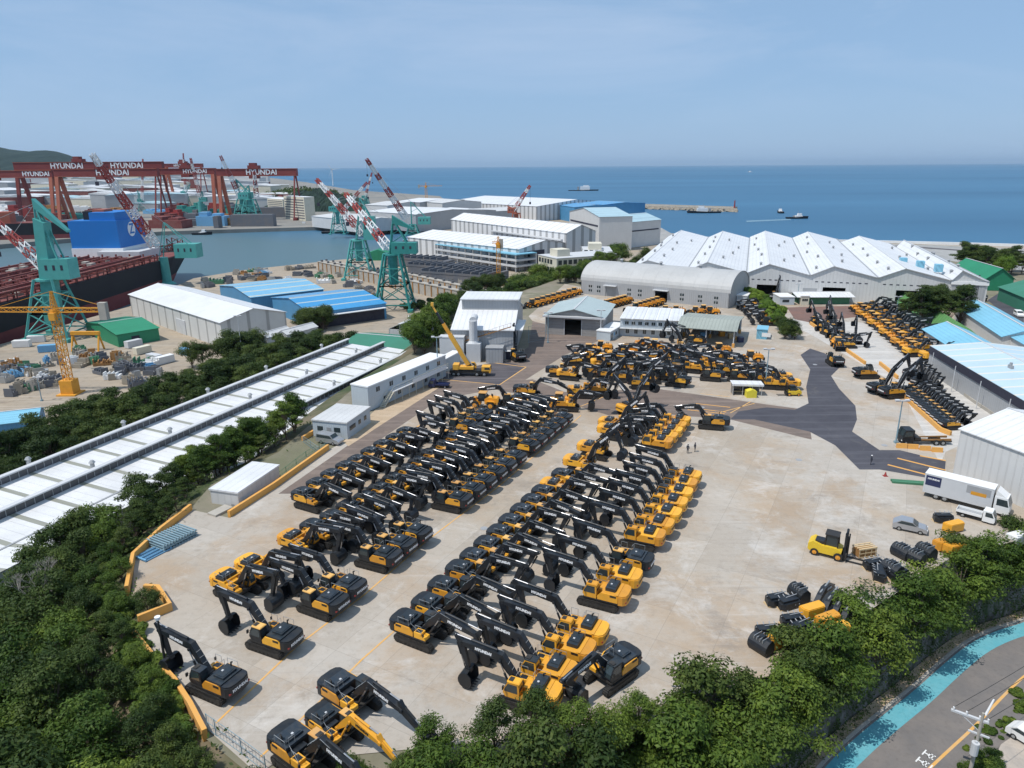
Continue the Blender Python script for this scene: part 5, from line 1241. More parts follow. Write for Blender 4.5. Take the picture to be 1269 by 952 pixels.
goliath(-70, 66, 985, 68.5, 9.5, 'red gantry crane leaving the left edge behind the teal crane', texts=((46, .85, 0),), rigid=1)
goliath(68, 196, 950, 70, 10, 'red gantry crane with orange legs above the blue superstructure', texts=((141, .95, 0),), rigid=0)
goliath(197, 267, 1000, 70, 8.5, 'short red gantry crane between its two longer neighbours', texts=((243, .85, 0),), rigid=1)
goliath(269, 368, 965, 69, 9.5, 'rightmost red gantry crane with its far leg over the wooded head', texts=((325, .95, 0),), rigid=0)
goliath(204, 252, 1350, 78, 7, 'distant thin gantry crane far behind the harbour cranes', texts=((226, .8, 0),), rigid=0)
def jibcrane(name, label, base, zb, Y, zh, wp, house, foot, tip, apex, band=(2, 8), body='teal', kind='portal', jw=2.4, jcol=('white', 'jred'), house_off=0, pole=False, arm=None, cat='crane'):
    """portal slewing crane: zh height of the slewing ring, foot/tip/apex are world points"""
    root = thing(name, label, cat, (base.x, base.y, zb)); o = Vector((base.x, base.y, zb)); Hh = zh-zb
    if pole:
        MB().tube((0,0,0), (0,0,Hh), wp*.5, wp*.42, 14).tube((0,0,0),(0,0,1.5),wp*.9,wp*.55,14).build('column', body, root)
    else:
        for sx in (-1, 1):
            for sy in (-1, 1): MB().bar((sx*wp, sy*wp, 0), (sx*wp*.42, sy*wp*.42, Hh), wp*.10).box(sx*wp-1.2, sx*wp+1.2, sy*wp-2, sy*wp+2, 0, 1.4).build('leg', body, root)
        b = MB()
        for f0, f1 in ((.12, .45), (.45, .75)):
            for k in range(4):
                c = [(-1,-1),(1,-1),(1,1),(-1,1)]
                def P(i, f): w = wp*(1-.58*f); return (c[i % 4][0]*w, c[i % 4][1]*w, Hh*f)
                b.bar(P(k, f0), P(k+1, f1), wp*.045); b.bar(P(k+1, f0), P(k, f1), wp*.045); b.bar(P(k, f0), P(k+1, f0), wp*.06); b.bar(P(k, f1), P(k+1, f1), wp*.06)
        b.build('bracing', body, root)
        MB().tube((0,0,Hh*.45), (0,0,Hh), wp*.28, None, 10).tube((0,0,Hh-.8), (0,0,Hh), wp*.55, None, 14).build('slewing_column', body, root)
    hx, hy, hz = house; dx = foot.x-o.x; s = -1 if tip.x < foot.x else 1
    h = MB().box(min(0, -s*hx)+house_off, max(0, -s*hx)+house_off, -hy/2, hy/2, Hh, Hh+hz); ho = h.build('machinery_house', body, root)
    wn = MB()
    for k in range(3): wn.box(house_off-s*hx*(.2+k*.28)-.5, house_off-s*hx*(.2+k*.28)+.5, -hy/2-.06, -hy/2+.02, Hh+hz*.45, Hh+hz*.7)
    wn.build('window', 'darkband', ho)
    ap = apex-o
    f = MB()
    for y in (-hy*.3, hy*.3): f.bar((s*1.0, y, Hh), (ap.x, ap.y+y*.3, ap.z), wp*.07); f.bar((-s*hx*.6+house_off, y, Hh+hz), (ap.x, ap.y+y*.3, ap.z), wp*.07)
    for t in (.3, .55, .8):
        a = Vector((s*1.0, 0, Hh)).lerp(ap, t); q = Vector((-s*hx*.6+house_off, 0, Hh+hz)).lerp(ap, t); f.bar(a, q, wp*.05)
    f.build('a_frame', body, root)
    ft, tp = foot-o, tip-o
    j = MB(); j.lattice(ft, tp, jw, jw*.4, max(8, int((tp-ft).length/3.2)), jw*.13, band[0]*band[1]//2); j.build('jib', list(jcol), root)
    st = MB().bar(ap, ft.lerp(tp, .92), .14).bar(ap, ft.lerp(tp, .6), .14); st.build('stay_line', 'steel', root)
    MB().bar(tp, (tp.x, tp.y, max(6, tp.z-14)), .12).box(tp.x-.8, tp.x+.8, tp.y-.4, tp.y+.4, max(4, tp.z-16), max(6, tp.z-14)).build('hook_line', 'darkband', root)
    if arm: MB().prof([((arm[0]-o).x, (arm[0]-o).z+1.2), ((arm[1]-o).x, (arm[1]-o).z+.2), ((arm[1]-o).x, (arm[1]-o).z-.6), ((arm[0]-o).x, (arm[0]-o).z-2.5)], -1.2, 1.2).build('counter_arm', body, root)
    return root
b = G(74, 418, 4); Y = b.y
r = jibcrane('level_luffing_crane', 'big teal dock crane at the far left with tall plated tower', b, 4, Y, PA(70, 345, Y).z, 8.5, (11, 7, 8), PA(55, 330, Y), PA(-12, 268, Y+6), PA(43, 252, Y), band=(2, 7), house_off=0, jw=3.4, arm=(PA(42, 250, Y), PA(85, 286, Y)))
o = Vector((b.x, Y, 4)); m = MB(); z0 = PA(70, 400, Y).z-4
m.prof([((PA(60,400,Y)-o).x, z0), ((PA(76,400,Y)-o).x, z0), ((PA(58,276,Y)-o).x, (PA(58,276,Y)-o).z), ((PA(45,270,Y)-o).x, (PA(45,270,Y)-o).z)], -2.5, 2.5); m.build('plated_tower', 'teal', r)
b = G(207, 352, 4); Y = b.y
jibcrane('level_luffing_crane', 'teal pole crane beside the ship stern with striped jib', b, 4, Y, PA(207, 319, Y).z, 6, (13, 9, 8), PA(193, 305, Y), PA(114, 191, Y-30), PA(203, 276, Y), band=(2, 7), pole=True, house_off=9, jw=4.6)
b = G(490, 383, 4); Y = b.y
jibcrane('level_luffing_crane', 'tall dark teal lattice crane in the centre by the dock', b, 4, Y, PA(490, 314, Y).z, 8.5, (12, 7, 5.2), PA(480, 306, Y), PA(428, 240, Y+30), PA(487, 272, Y), band=(2, 8), body='teal2', jw=3.4, arm=(PA(486, 270, Y), PA(512, 283, Y)))
b = G(447, 345, 4); Y = b.y
jibcrane('level_luffing_crane', 'pale teal portal crane left of the tall lattice crane', b, 4, Y, PA(447, 297, Y).z, 8.5, (7, 6, 14), PA(450, 290, Y), PA(392, 222, Y+10), PA(446, 245, Y), band=(2, 8), body='teal', house_off=4, jw=3.8)
b = G(512, 292, 4); Y = b.y
jibcrane('level_luffing_crane', 'teal harbour crane with the longest striped jib rising over the sea', b, 4, Y, PA(512, 278, Y).z, 7, (12, 9, 7), PA(503, 270, Y), PA(454, 197, Y-20), PA(509, 250, Y), band=(2, 8), body='teal', house_off=6, jw=5.5)
for (bx, by, hy, hw, f, t, a, lab) in [(304,275,246,13,(297,243),(273,193),(292,222),'teal crane beside the white slab blocks with jib leaning left'), (313,276,247,13,(318,245),(315,213),(308,230),'teal lattice crane next to its twin at the white slab blocks'),
      (251,273,250,9,(249,248),(236,196),(250,237),'small teal pole crane on the far quay'), (640,300,264,8,(636,262),(657,230),(628,255),'red and white jib crane behind the striped halls'),
      (420,290,262,8,(424,262),(455,226),(420,246),'teal crane behind the pale portal crane near the tugs'), (178,262,250,7,(176,248),(177,197),(170,236),'distant crane left among the red gantry legs'),
      (455,262,246,7,(452,246),(461,214),(455,240),'far crane with upright striped jib against the sea'), (232,258,240,7,(230,238),(227,190),(236,228),'distant crane with near vertical jib at the gantries')]:
    b = G(bx, by, 4); Y = b.y
    jibcrane('level_luffing_crane', lab, b, 4, Y, PA(bx, hy, Y).z, hw*.9, (hw, hw*.7, hw*.6), PA(*f, Y), PA(*t, Y-8), PA(*a, Y), band=(2, 6), body='teal' if bx != 640 else 'orange', jw=hw*.45, pole=bx in (251,))
def towercrane(label, base, zb, Y, ztop, zj, xl, xr, w=1.9):
    root = thing('tower_crane', label, 'crane', (base.x, Y, zb)); o = Vector((base.x, Y, zb))
    MB().lattice((0,0,0), (0,0,zj-zb), w, w, int((zj-zb)/w), .22).build('mast', 'cyel', root)
    MB().box(-w, w, -w, w, 0, w*2.4).box(-w*1.5, w*1.5, -w*1.5, w*1.5, -.2, .4).build('base_block', 'cyel', root)
    MB().tube((0,0,zj-zb-.8), (0,0,zj-zb+.6), w*.7, None, 10).box(-.9, .9, -w*1.1, -w*.4, zj-zb-2.4, zj-zb-.2).build('slewing_ring', 'cyel', root)
    MB().lattice((0,0,zj-zb), (0,0,ztop-zb), w*.8, .4, 5, .2).build('cat_head', 'cyel', root)
    MB().lattice((0,0,zj-zb+.6), (xl-o.x,0,zj-zb+.6), 1.5, 1.0, int(abs(xl-o.x)/2), .16).build('jib', 'cyel', root)
    MB().lattice((0,0,zj-zb+.4), (xr-o.x,0,zj-zb+.4), 1.3, 1.1, 6, .2).build('counter_jib', 'cyel', root)
    MB().box(xr-o.x-2.2, xr-o.x, -.9, .9, zj-zb-2.5, zj-zb+2.6).build('counterweight', 'conc', root)
    MB().bar((0,0,ztop-zb), (xl-o.x-(xl-o.x)*.35,0,zj-zb+1.3), .12).bar((0,0,ztop-zb), (xr-o.x,0,zj-zb+1.2), .12).build('tie_bar', 'cyel', root)
    return root
b = G(88, 488, 4); Y = b.y
r = towercrane('yellow tower crane at the left with long lattice jib', b, 4, Y, PA(68, 361, Y).z, PA(72, 386, Y).z, PA(-40, 388, Y).x, PA(132, 380, Y).x)
b = G(618, 353, 4); Y = b.y
towercrane('small orange yellow tower crane in front of the striped halls', b, 4, Y, PA(617, 293, Y).z, PA(617, 302, Y).z, PA(616, 302, Y).x-3, PA(617, 302, Y).x+3, 2.2)
b = G(529, 262, 4); Y = b.y
towercrane('distant orange tower crane against the sea', b, 4, Y, PA(528, 226, Y).z, PA(528, 231, Y).z, PA(548, 231, Y).x, PA(520, 231, Y).x, 3)
# small yellow gantry
A_ = G(92, 434, 4); B_ = G(127, 434, 4); root = thing('portal_gantry', 'small yellow portal gantry beside the green shed', 'crane', A_); L = (B_-A_).length; d = (B_-A_).normalized(); root.rotation_euler.z = math.atan2(d.y, d.x)
MB().box(0, L, -.6, .6, 6, 7.3).build('girder', 'cyel', root)
for x in (.4, L-.4):
    for y in (-2, 2): MB().bar((x, 0, 6.2), (x, y, 0), .5).build('leg', 'cyel', root)
# wind turbine
b = G(413, 231, 0); Y = b.y; hubz = PA(411, 210, Y).z; root = thing('wind_turbine', 'small white wind turbine standing at the far headland', 'turbine', (b.x, Y, 3))
MB().tube((0,0,0), (0,0,hubz-3), 2.6, 1.6, 10).build('tower', 'white', root)
for a in (5, 125, 245):
    MB().prof([(0,hubz-3-1.6),(math.cos(R(a))*34, hubz-3+math.sin(R(a))*34),(0,hubz-3+1.6)], -6, -5.2).build('blade', 'white', root)
MB().box(-1.5,1.5,-6,4,hubz-5,hubz-1.5).build('nacelle', 'white', root)
# ------------------------------------------------------------------ ships
root = thing('cargo_ship', 'huge black and red ship hull moored at the left with blue superstructure', 'ship', (-206, 200, 0))
ys = [-60, 0, 100, 180, 240, 272, 292]; hw = [30, 30, 30, 30, 29, 24, 11]
def hullring(z, k): return [(0-(30-hw_) - (0), y, z) for y, hw_ in zip(ys, [h*k for h in hw])]+[(-60+(30-hw_), y, z) for y, hw_ in reversed(list(zip(ys, [h*k for h in hw])))]
def hullpart(z0, k0, z1, k1, mat, nm, taper=0):
    m = MB(); a = hullring(z0, 1); q = hullring(z1, 1)
    a = [(x, y-(taper*max(0, (y-200)/78)), z) for x, y, z in a]
    if k0: q = [(x, y-(k0*max(0, (y-200)/78)), z) for x, y, z in q]
    n = len(a); m.add(a+q, [(i, (i+1) % n, n+(i+1) % n, n+i) for i in range(n)]+[tuple(range(n, 2*n))]); return m.build(nm, mat, root)
hullpart(-1, 22, 7, 0, 'hullred', 'hull_bottom', 34); hullpart(7, 0, 18, 0, 'hullblk', 'hull_side', 22)
DK = 3
dk_ = MB().box(-58, -2, -55, 262, 15.05, 15.3).build('deck', 'deckred', root); dk_.location.z = 3
m = MB(); rr = random.Random(3)
for k in range(10): m.box(-57+k*6, -56+k*6, -50, 215, 17.5+rr.uniform(-.5, 1), 18.2+rr.uniform(0, 1))
for y in range(-50, 222, 9):
    m.box(-58, -2, y, y+.8, 16.2, 17.2)
    for x in range(-58, 0, 8): m.box(x, x+.7, y, y+.7, 15.2, 19)
m.build('pipe_rack', 'deckred', root).location.z = 3
m = MB()
for k in range(46): y = -55+k*6; m.box(-1.0, -.6, y, y+.4, 15, 19)
m.box(-1.0,-.6,-55,215,18.7,19.1).box(-1,-.6,-55,215,17,17.3); m.build('side_railing', 'deckred', root).location.z = 3
m = MB()
for k in range(90): x, y = rr.uniform(-55, -5), rr.uniform(-50, 210); s = rr.uniform(1, 3.4); m.box(x, x+s, y, y+s*1.5, 15.2, 15.2+rr.uniform(1.5, 4))
m.build('deck_machinery', M_['conc'], root).location.z = 3
m = MB()
for k in range(70): x, y = rr.uniform(-55, -5), rr.uniform(-50, 210); s = rr.uniform(1, 4); m.box(x, x+s, y, y+s*1.5, 15.2, 15.2+rr.uniform(1.2, 3.2))
m.build('deck_hatches', 'deckred', root).location.z = 3
x0 = PA(88, 300, 430).x+206; x1 = PA(148, 300, 430).x+206; zt = PA(110, 274, 430).z; zt2 = PA(110, 264, 430).z; zm = PA(110, 308, 430).z
s = MB().box(x0, x1, 230, 262, zm, zt).box(x0+(x1-x0)*.42, x1-1.5, 232, 260, zt, zt2).build('superstructure', 'shipblue', root)
MB().box(x0, x1+2, 229, 262, 18.2, zm).build('accommodation_base', 'white', s)
MB().box(x1-11, x1+14, 224, 250, 18.2, 23).build('winch_house', 'lgrey', s)
MB().box(x0+4, x0+9, 240, 250, zt, zt+5).build('funnel_top', 'hullblk', s)
MB().box(x0+10, x0+17, 240, 250, zt, zt+6).build('stack_frame', 'orange', s)
MB().tube((x1+.02, 246, zt-6), (x1+.12, 246, zt-6), 4.4, None, 20).build('emblem_disc', 'letter', s)
text_obj('Z', 8.5, M_['shipblue'], s, face_mtx((x1+.2, 246, zt-6), (0, 1, 0), (0, 0, 1)), 'emblem_letter', bold=.12, ext=.04)
m = MB(); m.lattice((-24, 262, 19), (-14, 284, 19), 5, 5, 4, .6).lattice((-16, 276, 18), (-16, 276, 26), 7, 7, 2, .6); m.build('stern_frame', 'deckred', root)
A_ = G(-60, 303, 0); B_ = G(172, 296, 0); d = B_-A_; root = thing('cargo_ship', 'second black ship lying across the basin behind the blue superstructure', 'ship', A_, math.atan2(d.y, d.x)); L = d.length
for z0, z1, mt in ((-1, 8, 'hullred'), (8, 19, 'hullblk')):
    MB().prism([(0,-14),(L*.93,-14),(L,0),(L*.93,14),(0,14)], z0, z1).build('hull', mt, root)
MB().box(2, L*.9, -12, 12, 19, 19.6).build('deck', 'deckred', root)
MB().box(L*.2, L*.34, -8, 8, 19.6, 30).box(L*.5, L*.52, -2, 2, 19.6, 36).build('deck_house', 'orange', root)
# tugs and boats
def boat(q, L, W, rz, label, z=0, hull='hullblk', house='white', group=None, name='tugboat'):
    inst(('boat', L, hull, house), lambda: make_boat(L, W, hull, house), label, 'boat', G(*q, z), R(rz), group)
boat((251, 291), 22, 7, 0, 'small tug with white wheelhouse crossing the harbour basin')
boat((872, 264), 52, 12, 180, 'dark fishing ship moored against the breakwater')
boat((723, 236.5), 90, 16, 0, 'low grey cargo ship far out on the open sea')
boat((967, 264), 24, 9, 80, 'dark tug seen end on beyond the factory roof')
boat((988, 271), 30, 9, 0, 'white tug trailing a pale wake beyond the factory roof')
boat((929, 213.5), 60, 20, 0, 'tiny pale boat near the horizon', hull='white')
boat((388, 282), 26, 9, 20, 'first tug of the group moored by the white blocks', group='tugs moored at the inner quay'); boat((404, 285), 26, 9, -15, 'tug moored in the middle of the inner quay group', group='tugs moored at the inner quay'); boat((418, 289), 34, 12, 10, 'largest dark tug moored nearest the portal crane', group='tugs moored at the inner quay')
boat((375, 281), 22, 8, 10, 'leftmost small tug at the inner quay', group='tugs moored at the inner quay')
A_ = G(925, 270.5, .05); m = MB(); m.add([tuple(G(*q, .06)) for q in [(925,273.5),(980,271.4),(980,272.6),(925,275.2)]], [(0,3,2,1)]); tag(m.build('boat_wake', paint('foam', (.16,.27,.34), .8, 0, .6, .05, (.1,.2,.3))), kind='structure')
# ------------------------------------------------------------------ far land: sheds, wood, hills
rr = random.Random(11)
n_ = 0
for i in range(210):
    px = rr.uniform(-60, 325); py = rr.choice([rr.uniform(220, 232), rr.uniform(228, 262), rr.uniform(232, 262)])
    if px > 300 and py < 256: continue
    if px > 325: continue
    p = G(px, py, 4); sc = p.y/1000; w, dpt, h = rr.uniform(35, 110)*sc**.5, rr.uniform(25, 60), rr.uniform(8, 24)*sc**.4
    if any(abs(px-x_) < 8 and abs(py-y_) < 2.5 for x_, y_ in _done) if (_done := globals().setdefault('_donelist', [])) else False: continue
    _done.append((px, py))
    wall, rf = rr.choice([('wwall','wroof'),('wwall','groof'),('gwall','wroof'),('cream','lgrey'),('gwall','tealr2'),('cream','wroof'),('deckred','groof')])
    r_ = thing('far_shed', 'pale industrial shed crowded among others across the basin', 'building', (p.x, p.y, 4), rr.uniform(-.35, .35), 'pale sheds across the basin')
    MB().box(0, w, 0, dpt, 0, h).build('wall', wall, r_); MB().prof([(-.5, h), (w+.5, h), (w/2, h+rr.uniform(1, 5))], -.5, dpt+.5).build('roof', rf, r_)
    n_ += 1
for i in range(110):
    px = rr.uniform(-40, 300); py = rr.uniform(236, 283); p = G(px, py, 4)
    c = rr.choice(['red', 'gsteel', 'gsteel', 'cont_b', 'brown', 'deckred', 'white', 'teal2']); s = rr.uniform(6, 22); h = rr.uniform(4, 12)
    o = MB().box(-s, s, -s*.5, s*.5, 0, h).box(-s*.8, -s*.2, -s*.4, s*.4, h, h*1.4).box(s*.1, s*.7, -s*.3, s*.4, h, h*1.25).build('hull_block', c, loc=p, rz=rr.uniform(-.5, .5)); tag(o, 'steel hull section standing on the far quay', 'hull block', 'hull sections on the far quay')
for i, (a, q, c) in enumerate([((333,266),(352,268),(356,262)), ((354,271),(379,274),(384,266)), ((378,272),(384,272),(386,262))]):
    A_, B_ = G(*a, 4), G(*q, 4); ze = PA(a[0], [246, 243, 247][i], A_.y).z; d_ = (B_-A_).normalized()
    r, L, W_, H = hall('slab_block', ['white slab apartment block with window rows, left of three', 'white slab apartment block with window rows, middle and widest', 'narrow white slab block at the right end of three'][i], 'building', A_, B_, A_+Vector((-d_.y, d_.x, 0))*14, 4, ze, 0, 'u', 'cream', 'white', flat=True, over=.1); clean(r)
    for fl in range(8): MB().box(2, L-2, -.15, .02, H*(.08+fl*.11), H*(.08+fl*.11)+H*.045).build('window_row', 'gsteel', r)
shed((386,268), (445,274), (448,266), 16, 2, 'u', 'long low white hall behind the moored tugs', 'wwall', 'groof', name='quay_hall')
for i, q in enumerate([(230,279,260,276),(265,283,285,280),(286,270,330,275),(300,264,325,262),(286,281,330,283)]):
    A_ = G(q[0], q[1], 4); B_ = G(q[2], q[3], 4); L = B_.x-A_.x
    o = MB().box(0, L, 0, 12, 0, 13).box(1, L-1, 1, 11, 13, 13.6).build('block_wall', 'gsteel', loc=A_); tag(o, 'dark stacked dock block on the far quay', 'dock block', 'dark dock blocks by the teal cranes')
def mound(name, px0, px1, Y, zmax, dep, mat, seed, kind='structure', zb=3, n=70, amp=.2, prf=None):
    rr = random.Random(seed); x0 = PA(px0, 215, Y).x; x1 = PA(px1, 215, Y).x; m = MB(); ny = 14
    ph = [rr.uniform(0, 6) for _ in range(8)]
    for j in range(ny+1):
        for i in range(n+1):
            u_, v = i/n, j/ny; f = (prf(u_) if prf else math.sin(math.pi*u_)**.6)*math.sin(math.pi*v)**.7
            w = 1+amp*sum(math.sin((k+2)*5*u_+ph[k]+v*(k+1)*4)/(k+1.5) for k in range(6))
            m.v.append((x0+(x1-x0)*u_, Y+dep*(v-.3)+rr.uniform(-.2, .2)*dep/ny, zb-2+(zmax-zb)*f*w+rr.uniform(-1, 1)*(zmax-zb)*amp*.25*f))
    for j in range(ny):
        for i in range(n): a = j*(n+1)+i; m.f.append([a, a+1, a+n+2, a+n+1]); m.m.append(0)
    return tag(m.build(name, mat), kind=kind)
M_['farwood'] = ground_mat('far_woodland', (.014, .030, .022), (.022, .042, .028), .03, (.03, .05, .03))
mound('far_hill', -260, 80, 5200, 238, 1600, 'farwood', 3, prf=lambda t: min(1, (1-t)*5.5+.0)*(.93+.07*math.sin(t*22)), amp=.05)
mound('far_hill', -200, 300, 9000, 72, 2000, 'farwood', 9)
mound('headland_hill', 318, 452, 1180, 34, 160, 'farwood', 4, zb=4, amp=.22)
mound('headland_hill', 268, 330, 1300, 26, 120, 'farwood', 8, zb=4, amp=.2)
m = MB()
for i in range(520):
    px = rr.uniform(312, 442); p = G(px, rr.uniform(246, 256), 4); p.z = 4+rr.uniform(8, 24)*math.sin(math.pi*(px-300)/150)
    for _ in range(26):
        d = Vector((rr.gauss(0, 1), rr.gauss(0, 1), rr.gauss(0, .8))).normalized(); q = p+d*rr.uniform(3, 7); a = d.orthogonal().normalized(); b_ = d.cross(a); s_ = rr.uniform(1, 2.2)
        m.add([q-a*s_, q-b_*s_, q+a*s_, q+b_*s_], [(0, 1, 2, 3)])
tag(m.build('headland_wood', 'leafd'), kind='stuff')
# ------------------------------------------------------------------ shipyard clutter on the near quay
def okq(p): return True
rr = random.Random(21)
for i in range(190):
    a, q = rr.choice([((210,470),(330,400)) if 0 else ((250,352),(330,338)), ((300,350),(430,345)), ((430,352),(470,372)), ((60,440),(200,470)), ((0,455),(90,480)), ((0,492),(75,470)), ((95,440),(190,460)), ((100,450),(180,478)), ((0,470),(60,455)), ((290,345),(420,335)), ((400,340),(620,380)), ((520,340),(600,352)), ((540,345),(600,350))])
    t = rr.random(); px = a[0]+(q[0]-a[0])*t; py = a[1]+(q[1]-a[1])*t+rr.uniform(-6, 6); p = G(px, py, 4)
    c = rr.choice(['gsteel', 'gsteel', 'gsteel', 'gsteel', 'rock', 'rock', 'steel', 'conc', 'brown', 'hoseg', 'white', 'cont_b'] ); s = rr.uniform(1.0, 3.6)*(p.y/260)**.5; h = rr.uniform(.6, 2.4)
    m = MB().box(-s, s, -s*.55, s*.55, .1, h)
    for k in range(4): m.box(-s+k*s*.5, -s+k*s*.5+.3, -s*.5, s*.5, h, h+rr.uniform(.4, 1.6))
    m.bar((-s, -s*.7, h), (s, s*.6, h*1.6), .15)
    o = m.build('steel_block', c, loc=p, rz=rr.uniform(0, 3)); tag(o, 'stacked ship steel lying on the beige quay ground', 'steel block', 'ship steel stored on the quay')
for i, (q, c, rz) in enumerate([((228-60+170-178+0,478-8),'cont_b',-25)]): pass
for q, c, rz, lab in [((166,430),'lgrey',60,'pale container standing near the green tarpaulin shed'),((177,438),'cream',60,'cream container right of the pale one'),((192,448),'lgrey',-30,'light container by the trees beneath the white ribbed shed'),((205,450),'white',60,'white container close to the trees'),((232,440),'cont_b',-35,'blue tarpaulined container against the white ship shed'),((46,424),'white',20,'long white tank trailer beside the teal crane foot'),((28,430),'white',10,'white covered bundle left of the tank trailer'),((60,436),'cont_b',15,'blue covered steel frame in front of the teal crane')]:
    m = MB().box(-3,3,-1.25,1.25,.15,2.7); 
    for k in range(14): m.box(-2.9+k*.43,-2.75+k*.43,-1.29,-1.25,.3,2.55)
    o = m.build('container', c, loc=G(*q, 4), rz=R(rz)); tag(o, lab, 'container')
# dock walls and rails of the central dock
for k, (a, q, h, lab) in enumerate([((395,336),(640,392),6,'beige dock wall nearest the trees'),((505,346),(618,372),3,'long beige dock step with dark posts behind the wall'),((400,329),(480,343),3,'beige dock wall behind the pale portal crane')]):
    A_, B_ = G(*a, 4), G(*q, 4); d = (B_-A_); L = d.length; root = thing('dock_wall', lab, 'wall', A_, math.atan2(d.y, d.x))
    MB().box(0, L, 0, 2.5, 0, h).box(0, L, -.3, 2.8, h, h+.4).build('wall', 'conc', root)
    m = MB(); [m.box(x, x+.9, -.3, 0, .2, h) for x in [i*6 for i in range(int(L/6))]]; m.build('fender_posts', 'brown', root)
    m = MB(); [m.box(x, x+1.2, .5, 1.7, h+.4, h+1.6) for x in [3+i*9 for i in range(int(L/9))]]; m.build('bollards', 'gsteel', root)
for k, (q, w) in enumerate([((520,330),24),((545,340),20),((575,350),26),((592,345),18)]):
    p = G(*q, 4); m = MB().box(-w, w, -7, 7, .5, 5)
    for j in range(9): m.box(-w+j*w/4.5, -w+j*w/4.5+.7, -7, 7, 5, 7.5)
    m.box(-w, w, -7.2, -6.8, 5, 6.2); o = m.build('hull_block', 'gsteel', loc=p, rz=R(-28)); tag(o, f'{ORD[k+1]} dark grey hull section from the left before the blue workshop', 'hull block', 'dark hull sections before the blue workshop')
p = G(395,352,4); o = MB().box(-9,9,-5,5,0,5).prof([(-9,5),(9,5),(0,8)],-5,5).build('tent_hall', 'green', loc=G(470,322,4)); tag(o, 'bright green tent behind the pale portal crane', 'building')
# ------------------------------------------------------------------ excavator rows
HR, HL = R(-28), R(154)
_n = [0]
def rot(v, a): return Vector((v[0]*math.cos(a)-v[1]*math.sin(a), v[0]*math.sin(a)+v[1]*math.cos(a), 0))
def by_hood(q, h): p = G(*q, 22.6); p = p+rot((1.5, 0), h); p.z = 20; return p
def by_cab(q, h): p = G(*q, 23.05); p = p-rot((.75, .98), h); p.z = 20; return p
rj = random.Random(77)
def row(pts, h, how, style, pose, roof, text, group, jit=2.0):
    for i, q in enumerate(pts):
        st, po, ro = style, pose, roof
        if len(q) > 2: st = q[2] or st
        if len(q) > 3: po = q[3] or po
        if len(q) > 4: ro = q[4] or ro
        P = (by_hood if how == 'hood' else by_cab)(q[:2], h)
        if len(pts) > 8 and po in ('parked', 'level'): po = rj.choice([po, po, po+'2', po+'3'])
        exc(st, po, ro, P, h+R(rj.uniform(-jit, jit)), text.replace('#', ORD[i+1]), group, 1.0)
row([(377.5,607),(395.5,595),(413,584),(431,574),(446,566),(462,556),(477,547),(492,539),(505,531)], HR, 'hood', 'dark', 'level', 'y', '# excavator from the camera in the row lining the brown lane, arm right', 'row beside the brown lane')
row([(551,533),(563,519),(573,511.5),(583,505)], HL, 'cab', 'dark', 'parked', 'y', '# excavator from the camera in the short left facing row beside the lane loader', 'short row near the brown lane')
row([(281,710,'yellow','parked'),(310.7,692,'yellow','parked'),(363,660,'yellow','parked'),(390,647),(414,636),(434,623),(455,612),(473,600.5),(490,589),(506,578),(521,568),(536,558),(551,548),(563,538.5)], HR, 'hood', 'dark', 'level', 'y', '# excavator from the camera in the second row from the lane, arm right', 'second row from the lane, arms right')
row([(604,524),(615,515),(627,506),(640,498)], HR, 'hood', 'dark', 'level', 'y', '# machine of the four at the far end of the second row, arm right', 'far end of the second row')
row([(246.7,828,None,None,'d'),(320.6,775),(383,731.6),(407,713),(454,677),(474,663),(494.5,648.7),(548,608.5),(565,597),(579.7,586.5),(593.5,576),(606.5,566.6),(620,557),(637.5,543),(647,536),(656,529),(664.5,522),(673.5,516),(682,509.5)], HL, 'cab', 'dark', 'parked', 'y', '# excavator from the camera in the dark rear row facing left', 'dark tailed row facing left')
row([(506.5,763,None,'low','d'),(532,742,None,'low','d'),(552,720,None,'low','d'),(573,699.5),(590,684.5),(606.7,669),(622,654.5),(636,641),(650,628),(663,616),(675.5,604.5),(686,594.5,'yellow'),(699.5,583.5),(713.5,565,'yellow','raised'),(730,547.6,'yellow','raised'),(754,526,'yellow','parked'),(755,518,'yellow','raised')], HR, 'hood', 'dark', 'level', 'y', '# excavator from the camera in the middle row with arms right', 'middle row, arms right')
row([(638,843),(659.6,816,None,None,'d'),(685,789),(703,767)], HL, 'cab', 'yellow', 'parked', 'y', '# all yellow excavator counted from the bottom trees, arm left', 'four yellow machines by the trees')
row([(734.6,722),(750.5,701.6),(767,681,'dark')], HL, 'cab', 'yellow', 'parked', 'y', '# of three excavators in the gap past the four yellow ones, arm left', 'three machines in the right middle')
row([(784,652.7),(796,639),(806.5,625.5),(815,613),(822.5,601,None,None,'d'),(829,590,None,None,'d'),(835,580,None,None,'d')], HL, 'cab', 'yellow', 'parked', 'y', '# yellow excavator from the camera in the seven beyond the gap, arm left', 'seven yellow machines on the right')
row([(803.4,539),(810,532.5),(816.5,526),(822,519.5),(827.5,513)], HL, 'cab', 'yellow', 'tucked', 'y', '# yellow excavator from the camera in the five by the asphalt, arm left', 'five yellow machines by the asphalt')
exc('dark', 'tucked', 'd', G(757, 842), R(222), 'dark excavator beside the bottom trees with arm pointing toward the camera', None)
for q, st, po, ro, lab in [((420.6,842),'dark','stretch','d','dark roofed excavator at the bottom with long arm reaching right'),((400.5,878),'yarm','stretch','y','small excavator at the bottom with yellow arm and black bucket'),((361,909),'dark','stretch','y','excavator nearest the bottom edge with arm reaching down right')]:
    h = R(-36); exc(st, po, ro, by_hood(q, h), h, lab, None, .88 if st == 'yarm' else 1.02)
